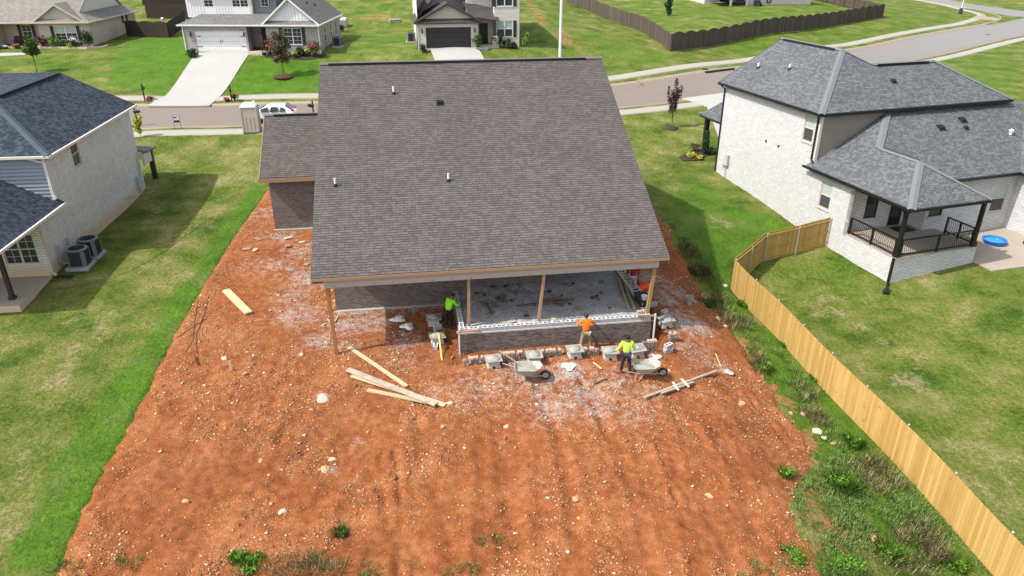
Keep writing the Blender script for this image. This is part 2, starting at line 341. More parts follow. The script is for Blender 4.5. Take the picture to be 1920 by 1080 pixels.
k.col(k.hsv(c, val=k.math('ADD', .8, k.math('MULTIPLY', k.noise(p, 40, 2), .4)))); M_asphalt = k.mat
def concrete(name, a, b, stain=(.45, .33, .22)):
    k = NT(name, .85, .2); p = k.pos(); c = k.mix(k.noise(p, .7, 5), a, b); c = k.mix(k.math('MULTIPLY', k.math('SUBTRACT', k.noise(p, .35, 5, .65), .55), 2.5, True), c, stain)
    k.col(k.hsv(c, val=k.math('ADD', .88, k.math('MULTIPLY', k.noise(p, 25, 3), .24)))); return k.mat
M_conc = concrete('pale_concrete', (.335, .325, .30), (.395, .385, .36), (.30, .265, .22)); M_walk = concrete('sidewalk_concrete', (.30, .28, .235), (.36, .34, .285), (.29, .24, .175))
M_curb = concrete('kerb_concrete', (.27, .22, .16), (.32, .27, .21), (.27, .18, .1)); M_patio = concrete('patio_concrete', (.30, .245, .19), (.36, .32, .27), (.25, .165, .1))
# buildings ---------------------------------------------------------
M_roof_main = shingle('charcoal_brown_shingle', (.104, .093, .087), (.124, .115, .108), (.084, .069, .064))
M_roof_right = shingle('slate_grey_shingle', (.105, .112, .118), (.15, .157, .162), (.07, .074, .08), .3)
M_roof_left = shingle('blue_black_shingle', (.022, .029, .043), (.042, .052, .07), (.066, .082, .104), .3)
M_roof_grey = shingle('warm_grey_shingle', (.22, .20, .175), (.28, .26, .235), (.17, .155, .14)); M_roof_brown = shingle('brown_black_shingle', (.075, .062, .06), (.095, .082, .078), (.06, .05, .048))
M_roof_mid = shingle('mid_grey_shingle', (.16, .15, .14), (.21, .20, .19), (.12, .115, .11))
M_cap_right = plain('slate_ridge_cap', (.15, .163, .172), .9, .25, 9); M_cap_left = plain('dark_ridge_cap', (.066, .083, .105), .9, .3, 9); M_cap_main = plain('brown_ridge_cap', (.145, .13, .125), .9, .2, 9); M_black_slot = plain('ridge_vent_black', (.012, .012, .014), .8)
M_br_main = brick('dark_brown_brick', (.085, .068, .061), (.185, .15, .134), (.21, .19, .175), blot=.5)
M_br_porch = brick('new_brown_brick', (.09, .073, .066), (.25, .20, .175), (.14, .125, .115), blot=.8)
M_br_right = brick('white_painted_brick', (.66, .65, .64), (.54, .53, .525), (.26, .255, .25), bw=.25, rh=.09, ms=.013, blot=.35); M_so_right = brick('white_soldier_brick', (.60, .59, .58), (.48, .475, .47), (.17, .165, .16), ms=.016, bw=.24, rh=.1, vertical=True)
M_br_left = brick('offwhite_brick', (.86, .83, .78), (.74, .71, .66), (.20, .185, .17), bw=.25, rh=.09, ms=.014, dirt=1.6, dz=.62, dcol=(.58, .40, .24), blot=.5); M_so_left = brick('offwhite_soldier_brick', (.70, .68, .63), (.56, .54, .5), (.16, .15, .14), ms=.016, bw=.26, rh=.1, vertical=True)
M_br_tan = brick('tan_brick', (.58, .49, .40), (.50, .41, .33), (.44, .38, .32), blot=.25); M_br_grey = brick('mottled_grey_brick', (.24, .21, .19), (.44, .41, .39), (.42, .40, .38), blot=.6); M_br_cream = brick('cream_brick', (.70, .66, .60), (.56, .52, .47), (.5, .47, .43), blot=.35)
M_side_tan = plain('taupe_siding', (.235, .20, .165), .6, .05); M_side_blue = plain('blue_grey_siding', (.22, .255, .30), .55, .06); M_side_grey = plain('grey_lap_siding', (.20, .21, .23), .6, .06); M_side_white = plain('white_batten', (.68, .675, .67), .6, .04); M_side_beige = plain('beige_batten', (.46, .42, .35), .6, .05); M_side_cream = plain('cream_siding', (.55, .52, .45), .6, .05)
M_white = plain('white_paint', (.68, .675, .665), .45, .04); M_trimtan = plain('tan_trim', (.52, .44, .36), .6, .08); M_offtrim = plain('offwhite_trim', (.62, .58, .53), .55, .06); M_black = plain('black_metal', (.012, .012, .013), .4, .2, 6, .4); M_dkbrown = plain('dark_brown_paint', (.045, .032, .028), .55, .2); M_door_dark = plain('dark_garage_door', (.036, .032, .031), .5, .15)
k = NT('window_glass', .06, .6); k.col(k.mix(k.noise(k.obj(), .9, 3), (.012, .016, .018), (.05, .065, .065))); M_glass = k.mat
M_blind = plain('window_blind', (.36, .42, .38), .3, .15, 14); M_screen = plain('insect_screen', (.055, .06, .06), .4, .2)
M_fascia = wood('raw_fascia_wood', (.36, .235, .145), (.28, .175, .105)); M_beam = plain('beam_wrap', (.34, .30, .27), .7, .12); M_post = wood('stained_post', (.40, .19, .075), (.29, .125, .045)); M_post2 = wood('treated_post', (.40, .27, .12), (.3, .2, .08))
M_lum = wood('pale_lumber', (.55, .43, .26), (.45, .34, .2)); M_lumg = wood('weathered_lumber', (.46, .38, .27), (.36, .30, .22), grey=(.27, .245, .215)); M_lumb = wood('brown_board', (.20, .135, .09), (.14, .095, .065)); M_ltreat = wood('treated_lumber', (.36, .31, .18), (.28, .23, .12))
k = NT('fence_cedar', .75, .2); o_ = k.obj(); uvx = k.n('SeparateXYZ', {0: k.uv()}); idx = k.math('FLOOR', k.math('MULTIPLY', uvx.outputs[0], 7.05)); wn = k.n('TexWhiteNoise', {'W': idx}, noise_dimensions='1D')
c = k.mix(wn.outputs[0], (.375, .23, .062), (.50, .33, .115)); kn = k.n('TexVoronoi', {'Vector': k.vmul(k.uv(), (7, 2.2, 1)), 'Scale': 1.0}); c = k.mix(k.math('MULTIPLY', k.math('LESS_THAN', kn.outputs['Distance'], .1), .6), c, (.2, .1, .03))
c = k.mix(k.math('MULTIPLY', k.math('SUBTRACT', k.noise(k.vmul(k.uv(), (9, .8, 1)), 1.0, 4), .56), 5, True), c, (.33, .18, .055)); k.col(c); M_cedar = k.mat
k = NT('fence_weathered', .85, .15); idx = k.math('FLOOR', k.math('MULTIPLY', k.n('SeparateXYZ', {0: k.uv()}).outputs[0], 7.0)); wn = k.n('TexWhiteNoise', {'W': idx}, noise_dimensions='1D'); c = k.mix(wn.outputs[0], (.062, .05, .04), (.125, .104, .083)); k.col(k.mix(k.math('MULTIPLY', k.noise(k.uv(), 3, 4), .5), c, (.1, .08, .06))); M_wfence = k.mat
M_dfence = plain('dark_stained_fence', (.038, .027, .022), .8, .3, 5)
M_steel = plain('galvanised_steel', (.45, .47, .5), .45, .1, 5, .5, .6); M_grey = plain('utility_grey', (.38, .42, .43), .5, .06); M_acgrey = plain('condenser_grey', (.145, .155, .165), .5, .08); M_acdark = plain('condenser_grille', (.03, .032, .035), .6, .2)
M_cmu = plain('concrete_block', (.42, .42, .42), .9, .15, 12); M_cmul = plain('pale_block_face', (.62, .61, .59), .9, .12, 12); M_mortar = plain('wet_mortar', (.29, .29, .25), .8, .18, 9); M_tray = plain('mortar_caked_steel', (.33, .33, .28), .7, .25, 7); M_spill = plain('mortar_spill', (.44, .42, .37), .9, .25, 9); M_mboard = plain('mortar_stand_plastic', (.43, .42, .37), .7, .2, 8)
k = NT('loose_brick', .9, .15); k.col(k.hsv(k.mix(k.objrand(), (.15, .115, .10), (.30, .235, .20)), val=k.math('ADD', .8, k.math('MULTIPLY', k.noise(k.obj(), 14, 3), .4)))); M_lbrick = k.mat
M_lbrickp = plain('pale_brick_face', (.46, .34, .26), .9, .15, 12)
M_rubber = plain('black_rubber', (.02, .02, .02), .8); M_porta = plain('porta_beige', (.50, .43, .36), .55, .08); M_carw = NT('car_white', .22, .5).col((.80, .81, .82)).mat; M_red = plain('red_plastic', (.5, .02, .03), .35); M_bluep = NT('pool_blue', .3, .4).col((.01, .16, .60)).mat
M_mulch = plain('dark_mulch', (.045, .03, .024), .95, .4, 20); M_rmulch = plain('red_mulch', (.075, .03, .022), .95, .35, 20); M_yellow = plain('yellow_level', (.70, .52, .10), .4); M_plast = plain('white_plastic', (.72, .70, .68), .4, .08); M_orange_r = plain('faded_orange', (.55, .30, .2), .5)
M_leaf = leafmat('leaf_green', (.028, .07, .012), (.085, .15, .03)); M_leafb = leafmat('leaf_bright', (.07, .17, .012), (.14, .26, .03)); M_leafp = leafmat('leaf_purple', (.035, .018, .026), (.09, .045, .055)); M_leafdk = leafmat('leaf_dark', (.012, .035, .012), (.035, .07, .02)); M_leafr = leafmat('leaf_reddish', (.05, .075, .028), (.14, .085, .05)); M_leafm = leafmat('leaf_maroon', (.05, .02, .022), (.12, .05, .045)); M_leafy = leafmat('leaf_yellow', (.30, .34, .03), (.46, .48, .06)); M_dry = leafmat('dry_grass', (.26, .21, .09), (.46, .37, .2)); M_flr = leafmat('flower_red', (.5, .03, .06), (.6, .1, .14)); M_fly = leafmat('flower_yellow', (.55, .45, .06), (.6, .55, .2)); M_flw = leafmat('flower_white', (.6, .5, .55), (.75, .7, .7))
M_bark = plain('bark', (.13, .09, .065), .9, .3, 12)
M_skin = plain('skin_brown', (.20, .105, .065), .55, .08, 8); M_hair = plain('black_hair', (.012, .01, .01), .6); M_cap = plain('dark_cap', (.035, .02, .03), .7); M_orange = plain('orange_shirt', (.85, .17, .012), .7, .08, 5); M_redor = plain('red_orange_shirt', (.80, .075, .025), .7, .08, 5); M_neon = plain('neon_green_shirt', (.28, .80, .015), .7, .08, 5); M_lime = plain('lime_yellow_shirt', (.50, .80, .10), .7, .08, 5); M_crim = plain('crimson_shirt', (.25, .012, .018), .7, .1, 5); M_khaki = plain('khaki_trousers', (.30, .22, .13), .8, .15, 6); M_navy = plain('navy_jeans', (.02, .028, .05), .8, .2, 6); M_dkcl = plain('dark_trousers', (.016, .016, .02), .8, .2, 6); M_lgrey = plain('pale_trousers', (.45, .44, .42), .8, .1, 6); M_boot = plain('work_boot', (.17, .11, .07), .8, .2)
# ------------------------------------------------------------------ ground: one lawn sheet to the horizon, road, kerbs, paths, dirt yard
ROAD = catmull([(-160, 62), (-110, 63.5), (-60, 64.4), (-28, 65.2), (-8, 67.8), (10, 72.5), (25, 81.0), (45.5, 96.4), (62, 110), (80, 124), (104, 142), (150, 176)], 14)
SIDE = catmull([(99, 140), (97.2, 150), (95.2, 160), (92.5, 180), (88.5, 210), (82, 262), (75, 320)], 8)
ROADN = np.array([(p.x, p.y) if len(p) > 2 else (p[0], p[1]) for p in ROAD]); SIDEN = np.array([(p[0], p[1]) for p in SIDE])
xs = np.concatenate([-48 - np.cumsum(1.05 ** np.arange(70) * .55)[::-1], np.arange(-48, -19, .42), np.arange(-19, -6, .14), np.arange(-6, 6, .42), np.arange(6, 15.5, .2), np.arange(15.5, 40, .42), 40 + np.cumsum(1.045 ** np.arange(80) * .45)])
ys = np.concatenate([4 - np.cumsum(1.12 ** np.arange(24) * .5)[::-1], np.arange(4, 10, .42), np.arange(10, 48, .17), np.arange(48, 100, .42), 100 + np.cumsum(1.05 ** np.arange(72) * .5)])
X, Y = np.meshgrid(xs, ys); Z = HH(X, Y)
dr = np.minimum(dline(X, Y, ROADN), dline(X, Y, SIDEN))
Zl = Z - .3 * sstep(5.05, 4.62, dr)
DIRT = [p.to_2d() for p in GL([(503, 352), (470, 398), (438, 443), (390, 520), (330, 620), (272, 730), (215, 838), (155, 955), (100, 1080)])]
DIRT += [Vector((DIRT[-1].x - 1.1, 8.5)), Vector((9, 8.5))]
DIRT += [p.to_2d() for p in GL([(1500, 1010), (1475, 940), (1530, 870), (1490, 800), (1452, 745), (1405, 665), (1345, 585), (1300, 522), (1262, 458)])]
DIRT += [Vector((9.0, 52)), Vector((-7, 55)), Vector((-15.5, 52)), Vector((-14.5, 46))]
sdd = sdpoly(X, Y, DIRT); Zl = Zl - .16 * sstep(.0, -.2, sdd) - 1.2 * sstep(-.9, -2.2, sdd)
def region(polys, soft, jit=0):
    a = np.zeros(X.shape)
    for pl in polys:
        P = [p.to_2d() for p in GL(pl)]; x0 = min(p.x for p in P) - 4; x1 = max(p.x for p in P) + 4; y0 = min(p.y for p in P) - 4; y1 = max(p.y for p in P) + 4
        mk = (X > x0) & (X < x1) & (Y > y0) & (Y < y1); d = sdpoly(X[mk], Y[mk], P)
        if jit: d = d + (vnoise(X[mk], Y[mk], 1.3, 5) - .5) * jit
        a[mk] = np.maximum(a[mk], 1 - sstep(-soft, soft, d + (fbm(X[mk], Y[mk], 2.2, 15, 3) - .5) * soft * 1.6))
    return a
lush = region([[(500, 348), (470, 345), (400, 452), (305, 588), (215, 700), (130, 830), (55, 960), (0, 1040), (0, 1085), (120, 1085), (330, 630), (440, 445)],
  [(195, 160), (310, 182), (370, 100), (357, 66), (240, 74)], [(412, 182), (600, 176), (600, 108), (560, 95), (470, 97)]], .3, .5) * .95
lush = np.maximum(lush, region([[(560, 95), (600, 112), (680, 110), (800, 95), (770, 62), (640, 58), (640, 92)], [(898, 85), (905, 108), (1090, 108), (1140, 135), (1300, 115), (1140, 60), (1000, 40)], [(1060, 2), (1255, 70), (1650, 10), (1500, 0), (1100, 0)], [(1260, 90), (1400, 112), (1760, 50), (1830, 28), (1660, 10), (1655, 30)], [(0, 118), (185, 165), (240, 75), (180, 95), (0, 108)], [(1880, 90), (1920, 80), (1920, 240), (1870, 200), (1700, 115)]], 1.5, 1.5) * .5)
lush = np.maximum(lush, region([[(1240, 380), (1300, 330), (1390, 390), (1480, 425), (1375, 485), (1372, 545), (1490, 660), (1640, 830), (1800, 1000), (1880, 1085), (1700, 1085), (1560, 900), (1440, 720), (1330, 560), (1262, 455)]], .5, 1.0) * .85)
lush = np.maximum(lush, region([[(1420, 520), (1570, 475), (1680, 540), (1920, 480), (1920, 520), (1700, 580), (1560, 560)], [(1620, 760), (1720, 740), (1920, 960), (1920, 1010)]], 1.2, 2) * .35)
lush = np.maximum(lush, region([[(640, 0), (760, 0), (765, 62), (640, 55)], [(1010, 0), (1050, 0), (1120, 60), (1250, 100), (1140, 130), (1000, 60)]], 1.5, 2) * .4)
bare = region([[(1450, 500), (1520, 520), (1600, 560), (1700, 640), (1640, 660), (1540, 590)], [(1330, 400), (1400, 425), (1370, 450), (1310, 425)], [(1650, 690), (1730, 690), (1760, 740), (1680, 750)], [(1830, 860), (1920, 900), (1920, 960), (1870, 930)],
  [(340, 400), (395, 420), (330, 500), (280, 500)], [(230, 330), (330, 395), (300, 430), (260, 420)], [(120, 590), (250, 560), (170, 690), (60, 760)], [(20, 850), (60, 840), (60, 900), (0, 930)]], .8, 1.5) * .44
red = region([[(660, 30), (735, 22), (735, 38), (670, 40)], [(975, 2), (1010, 5), (1040, 60), (1020, 62), (985, 30)], [(1010, 55), (1080, 60), (1100, 100), (1040, 80)]], 1.0, 3) * .6
red = np.maximum(red, region([[(1225, 420), (1262, 420), (1345, 560), (1420, 660), (1520, 790), (1560, 880), (1560, 960), (1700, 1085), (1480, 1085), (1470, 930), (1500, 800), (1340, 590), (1262, 470)]], .7, 1.6) * .62)
red = np.maximum(red, region([[(470, 400), (505, 350), (500, 335), (510, 350), (470, 420)]], .3) * .4)
nx, ny = len(xs), len(ys); I = np.arange(nx * ny).reshape(ny, nx)
Q = np.stack([I[:-1, :-1], I[:-1, 1:], I[1:, 1:], I[1:, :-1]], -1).reshape(-1, 4)
Zl = Zl + ((fbm(X, Y, 1.6, 3, 3) - .5) * .07 + (vnoise(X, Y, .33, 6) - .5) * .03) * sstep(5.4, 7, dr)
lawn = npobj('lawn', np.stack([X, Y, Zl], -1).reshape(-1, 3), Q, M_grass, smooth=True); tag(lawn, kind='structure')
attr(lawn, 'lush', lush); attr(lawn, 'bare', bare); attr(lawn, 'red', red)
# ribbons along a centre line: list of (offset to the right, height over the terrain)
def ribbon(name, path, prof, mat, kind='structure', close=False, parent=None, flat=None):
    P = np.array([(p[0], p[1]) for p in path]); d = np.gradient(P, axis=0); d /= np.linalg.norm(d, axis=1)[:, None]; nrm = np.stack([d[:, 1], -d[:, 0]], -1)
    V = []; 
    base = None
    for off, dz in prof:
        q = P + nrm * off; z = HH(q[:, 0], q[:, 1]) + dz; V.append(np.stack([q[:, 0], q[:, 1], z], -1))
    V = np.stack(V, 1); n, k = V.shape[:2]; I = np.arange(n * k).reshape(n, k)
    Q = np.stack([I[:-1, :-1], I[:-1, 1:], I[1:, 1:], I[1:, :-1]], -1).reshape(-1, 4)[:, ::-1]
    o = npobj(name, V.reshape(-1, 3), Q, mat, parent); tag(o, kind=kind); return o
RD = -.11
rp = [(o, RD + .05 * (1 - (o / 4.5) ** 2)) for o in np.linspace(-4.52, 4.52, 13)]
road = ribbon('road', ROAD, rp, M_asphalt); attr(road, 'edge', np.tile([.55, .25, .05, 0, .06, .1, .0, .1, .06, 0, .05, .3, .6], len(ROAD)))
so = ribbon('side_road', SIDE, [(o, RD + .04 * (1 - (o / 4.3) ** 2) - .03) for o in np.linspace(-4.36, 4.6, 9)], M_asphalt); attr(so, 'edge', np.zeros(len(SIDE) * 9))
KP = [(0, RD - .02), (.14, RD + .02), (.26, .015), (.46, .02), (.48, -.2)]
def offs(path, o):
    P = np.array([(p[0], p[1]) for p in path]); d = np.gradient(P, axis=0); d /= np.linalg.norm(d, axis=1)[:, None]; return P + np.stack([d[:, 1], -d[:, 0]], -1) * o
ribbon('kerb', offs(ROAD, 4.45), KP, M_curb)
farside = offs(ROAD, -4.45); farside = farside[farside[:, 0] < 76]
corner = [farside[-1], (82.5, 132.6), (86.6, 137.6), (89.6, 143.5), (91.0, 150)]
sideL = offs(SIDE, -4.3); sideL = sideL[sideL[:, 1] > 157]
fk = [Vector(p) for p in farside[:-1]] + catmull([Vector(p) for p in corner] + [Vector(sideL[0])], 8) + [Vector(p) for p in sideL[1:]]
ribbon('kerb', fk, [(-a, b) for a, b in KP], M_curb)
mb = MB(); cpts = [Vector(p) for p in catmull([Vector(p) for p in corner] + [Vector(sideL[0])], 8)]; cc_ = Vector((97, 141))
for a, b in zip(cpts[:-1], cpts[1:]):
    mb.poly([(a.x, a.y, h(a.x, a.y) + RD - .01), (cc_.x, cc_.y, h(*cc_) + RD - .02), (b.x, b.y, h(b.x, b.y) + RD - .01)])
cp_ = mb.build('road_corner', M_asphalt); tag(cp_, kind='structure'); attr(cp_, 'edge', np.zeros(len(mb.v)))
SW = [(-.75, -.15), (-.75, .045), (-.25, .05), (.25, .05), (.75, .045), (.75, -.15)]
npth = [p for p in offs(ROAD, 6.45) if p[0] < 150]
ribbon('sidewalk', npth, SW, M_walk)
fs = offs(ROAD, -6.7); fs = fs[fs[:, 0] < 72]
fsw = [Vector(p) for p in fs] + catmull([Vector(fs[-1]) + Vector((1.8, 1.5)), (80.0, 134.6), (84.0, 139.4), (86.8, 146), (87.6, 154)] , 6) + [Vector(p) for p in offs(SIDE, -6.5) if p[1] > 160]
ribbon('sidewalk', fsw, SW, M_walk)
mb = MB(); rampP = [(83.2, 133.6), (86.2, 137.8), (83.6, 140.5), (80.2, 136.2)]
mb.slab([(x, y, h(x, y) + .06) for x, y in rampP], .25); tag(mb.build('kerb_ramp', M_curb), kind='structure')
mb = MB(); P = GL([(1905, 0), (1780, 0), (1880, 18), (1925, 22), (1990, 10)])
def drape(name, quads, mat, dz=.05, n=10, th=.12, bowl=None):
    mb = MB()
    for q in quads:
        a, b, c, d = [Vector(p).to_2d() for p in q]
        g = [[a.lerp(b, i / n).lerp(d.lerp(c, i / n), j / n) for i in range(n + 1)] for j in range(n + 1)]
        z = HH(np.array([[p.x for p in r] for r in g]), np.array([[p.y for p in r] for r in g])) + dz
        k = len(mb.v); mb.v += [(g[j][i].x, g[j][i].y, z[j][i]) for j in range(n + 1) for i in range(n + 1)]
        for j in range(n):
            for i in range(n): mb.f.append((k + j * (n + 1) + i, k + j * (n + 1) + i + 1, k + (j + 1) * (n + 1) + i + 1, k + (j + 1) * (n + 1) + i)); mb.m.append(0)
        edge = [(0, i) for i in range(n + 1)] + [(j, n) for j in range(1, n + 1)] + [(n, i) for i in range(n - 1, -1, -1)] + [(j, 0) for j in range(n - 1, 0, -1)]
        for (j0, i0), (j1, i1) in zip(edge, edge[1:] + edge[:1]):
            A, B = mb.v[k + j0 * (n + 1) + i0], mb.v[k + j1 * (n + 1) + i1]
            mb.poly([A, B, (B[0], B[1], B[2] - th), (A[0], A[1], A[2] - th)])
    o = mb.build(name, mat); tag(o, kind='structure')
    bm = bmesh.new(); bm.from_mesh(o.data); bmesh.ops.recalc_face_normals(bm, faces=bm.faces); bm.to_mesh(o.data); bm.free(); return o
def fromroad(px, off):                 # point at signed offset from the road centre line nearest the pixel
    g = G(*px); P = ROADN; i = int(np.argmin((P[:, 0] - g.x) ** 2 + (P[:, 1] - g.y) ** 2)); q = offs(ROAD, off)[i]; return Vector((q[0], q[1]))
dw = [fromroad((285, 197), -4.1), fromroad((412, 195), -4.1), fromroad((409, 190), -5.6), fromroad((304, 190), -5.6)]
drape('driveway', [dw, [dw[3], dw[2], G(414, 180), G(311, 180)], [G(311, 180), G(414, 180), G(471, 97.5), G(372, 97.5)]], M_conc, .062)
b1, b2 = G(806, 92), G(896, 91)
f1, f2 = fromroad((836, 170), -4.1), fromroad((940, 170), -4.1)
drape('driveway', [[f1, f2, b2, b1]], M_conc, .06)
r0 = [fromroad((1288, 187), 4.1), fromroad((1400, 172), 4.1), fromroad((1400, 180), 7.6), fromroad((1302, 193), 7.6)]
drape('driveway', [r0, [r0[3], r0[2], Vector((22.6, 56.5)), Vector((16.6, 57.2))]], M_conc, .058)
drape('front_path', [[G(470, 97.5), G(478, 101), G(500, 100), G(500, 95)]], M_conc, .05, 4)
pth = MB(); pc = [G(890, 92), G(912, 96), G(918, 90), G(905, 84), G(897, 84)]
pth.slab([(p.x, p.y, p.z + .06) for p in pc], .2); tag(pth.build('front_path', M_conc), kind='structure')
drape('front_path', [[G(-20, 107), G(55, 103), G(62, 99), G(-20, 101)]], M_conc, .05, 6)
# the dirt yard ------------------------------------------------------
ST = .075
dx = np.arange(-17.5, 13.5, ST); dy = np.arange(8.4, 55, ST); DX, DY = np.meshgrid(dx, dy)
sd = sdpoly(DX, DY, DIRT); jag = (fbm(DX, DY, 1.8, 21, 4) - .5)
rs = sstep(4, 7, DX) + .025
sdj = sd + jag * 1.9 * rs * sstep(46, 40, DY)
Zb = HH(DX, DY)
bumps = (fbm(DX, DY, 1.4, 31, 5) - .5) * .22 + (np.abs(fbm(DX, DY, .5, 41, 4) - .5)) * .16 + (fbm(DX, DY, .28, 47, 3) - .5) * .06
near = sstep(30, 24, DY); lump = fbm(DX * 1.0, DY * .45, 1.6, 63, 4); bumps += np.maximum(0, np.abs(lump - .5) - .02) * -.35 * sstep(31, 27, DY) + (fbm(DX * 2.6, DY * .5, 1.5, 71, 3) - .5) * .12 * sstep(-4, 1, DX)
bumps = bumps * (.3 + .7 * near)
RUT = [([(740, 850), (752, 960), (748, 1080)], .12, .14), ([(775, 760), (790, 850), (830, 960), (860, 1080)], .22, .06), ([(1225, 815), (1245, 880), (1275, 950), (1290, 985)], .10, .14), ([(1090, 830), (1130, 950), (1150, 1080)], .25, .06), ([(1010, 720), (1035, 780), (1060, 880), (1080, 1000)], .2, .06), ([(1090, 710), (1120, 770), (1160, 870), (1200, 1000)], .2, .06),
  ([(620, 800), (560, 860), (470, 900)], .2, .10), ([(680, 860), (720, 920), (735, 1010)], .15, .10), ([(940, 800), (960, 900), (975, 1020)], .22, .05), ([(1400, 740), (1450, 800), (1500, 865), (1540, 868)], .10, .13), ([(420, 760), (520, 770), (600, 765)], .2, .07), ([(350, 900), (480, 870), (560, 790)], .25, .07), ([(820, 745), (900, 760), (1000, 765)], .15, .05), ([(1300, 725), (1380, 760), (1440, 765)], .2, .1)]
rut = np.zeros(DX.shape)
for pl, wd, dp in RUT:
    P = [p.to_2d() for p in GL(pl)]; d = dline(DX, DY, P) + (vnoise(DX, DY, .5, 9) - .5) * .16
    rut += -dp * np.exp(-(d / wd) ** 2) + dp * .55 * np.exp(-((d - wd * 2.1) / wd) ** 2)
HOUSEY = sstep(1.0, .0, dline(DX, DY, [(-7.9, 30.6), (6.5, 32.8)]) - .6)
rut = rut * (.25 + .75 * sstep(.35, .65, vnoise(DX, DY, 1.1, 13))) * .75
LX = (DX + 8.2) * .989 + (DY - 27.15) * .1478; LY = -(DX + 8.2) * .1478 + (DY - 27.15) * .989
trench = (.2 + .36 * np.clip((LX - 6) / 8.6, 0, 1)) * sstep(-1.5, -1.12, LY) * sstep(5.2, 5.8, LX) * sstep(15.2, 14.9, LX) * sstep(.6, .1, LY) + .3 * sstep(15.5, 15.1, LX) * sstep(14.3, 14.5, LX) * sstep(-.2, .3, LY) * sstep(4.8, 4.1, LY)
TR = [([(1000, 700), (1030, 780), (1065, 900), (1085, 1080)], .2), ([(1085, 690), (1125, 770), (1180, 900), (1230, 1080)], .2), ([(900, 800), (905, 920), (900, 1080)], .2), ([(1240, 800), (1275, 920), (1310, 1080)], .24), ([(1330, 790), (1390, 900), (1420, 1000)], .24), ([(700, 830), (640, 900), (560, 990)], .3), ([(400, 800), (480, 880), (640, 960)], .3), ([(330, 760), (300, 860), (270, 980)], .35)]
for pl, wd in TR: d = dline(DX, DY, catmull([p.to_2d() for p in GL(pl)], 6)) + (vnoise(DX, DY, .5, 17) - .5) * .16; rut += (-.034 * np.exp(-(d / wd) ** 2) + .03 * np.exp(-((d - 1.7 * wd) / (.5 * wd)) ** 2)) * sstep(.3, .5, fbm(DX, DY, 2.2, 19, 3))
Zd = Zb + bumps - trench + rut + .03 - .1 * sstep(-.35, .12, sdj)
# trench along the foot of the new porch wall
tw = dline(DX, DY, [(-2.3, 27.3), (6.4, 28.6)])
keep = sdj < .12
def px_blob(px, r): p = G(*px); return np.exp(-(((DX - p.x) ** 2 + (DY - p.y) ** 2) / r ** 2))
dust = np.zeros(DX.shape)
for q, r, a in [((590, 520), 1.6, .62), ((650, 610), 1.3, .58), ((700, 605), 1.2, .6), ((570, 470), 1.5, .5), ((760, 640), 1.2, .5), ((545, 555), 1.2, .5), ((530, 445), 1.3, .5), ((490, 400), 1.2, .45), ((650, 650), 1.0, .42), ((1265, 545), 1.2, .5), ((1280, 605), 1.1, .72), ((1310, 615), .8, .7), ((1250, 560), 1.0, .6), ((1215, 520), 1.2, .6), ((1000, 720), 1.0, .5), ((1060, 700), 1.0, .68), ((1090, 740), 1.2, .55), ((1120, 770), 1.1, .45), ((1020, 770), 1.0, .42), ((950, 720), 1.2, .4), ((880, 715), 1.2, .36), ((1200, 730), 1.2, .36), ((1300, 660), 1.2, .4), ((820, 740), 1.2, .3), ((1350, 690), .4, .7), ((545, 505), .35, .8), ((605, 745), .3, .8), ((660, 830), .5, .3), ((615, 880), .3, .7), ((480, 500), 1.5, .3), ((560, 590), 1.6, .5), ((600, 640), 1.0, .5), ((520, 500), 1.4, .42), ((980, 700), 1.6, .5), ((1150, 720), 1.6, .42), ((900, 740), 1.8, .36), ((1040, 760), 1.6, .48), ((1180, 770), 1.6, .36), ((760, 680), 1.4, .3)]:
    dust = np.maximum(dust, px_blob(q, r) * a)
for pl in ([(1025, 700), (1050, 780)], [(1000, 720), (1025, 775)], [(1085, 690), (1120, 775)], [(1110, 710), (1150, 770)]):
    P = [p.to_2d() for p in GL(pl)]; dust = np.maximum(dust, .6 * np.exp(-(dline(DX, DY, P) / .13) ** 2))
lx_ = dline(DX, DY, [(-8.2 + 15 * .989 * t, 31.0 + 15 * .148 * t) for t in (0, .42)]); dust = np.maximum(dust, .5 * np.exp(-(lx_ / .6) ** 2))
track = np.zeros(DX.shape)
for pl, wd in TR: P = [p.to_2d() for p in GL(pl)]; track = np.maximum(track, np.exp(-((dline(DX, DY, catmull(P, 6)) + (vnoise(DX, DY, .7, 17) - .5) * .2) / wd) ** 2) * sstep(.2, .5, fbm(DX, DY, 1.6, 19, 3)))
track = np.maximum(track, sstep(.53, .6, fbm(DX, DY * .7, 2.6, 101, 4)) * .85)
dark_soil = np.maximum(px_blob((1300, 545), 1.6), px_blob((1240, 500), 1.5)) * .75; dark_soil = np.maximum(dark_soil, px_blob((800, 640), 1.6) * .5); dark_soil = np.maximum(dark_soil, .6 * np.exp(-(tw / .6) ** 2))  # soil colour darkened in spots and along the wall foot
for q, r in [((550, 800), 2.2), ((330, 900), 1.6), ((850, 830), 1.4), ((1440, 870), 1.3)]: dark_soil = np.maximum(dark_soil, px_blob(q, r) * .32)
idx = np.full(DX.shape, -1); idx[keep] = np.arange(keep.sum())
q = np.stack([idx[:-1, :-1], idx[:-1, 1:], idx[1:, 1:], idx[1:, :-1]], -1).reshape(-1, 4); q = q[(q >= 0).all(1)]
V = np.stack([DX[keep], DY[keep], Zd[keep]], -1)
dirt = npobj('dirt_yard', V, q, M_dirt, smooth=True); tag(dirt, kind='structure'); attr(dirt, 'dust', dust[keep]); attr(dirt, 'dark_soil', dark_soil[keep]); attr(dirt, 'track', track[keep])
def HD(x, y):                          # height of the dirt surface at a point
    i = int(round((x - dx[0]) / ST)); j = int(round((y - dy[0]) / ST))
    if 0 <= i < len(dx) and 0 <= j < len(dy) and keep[j, i]: return float(Zd[j, i])
    return h(x, y)
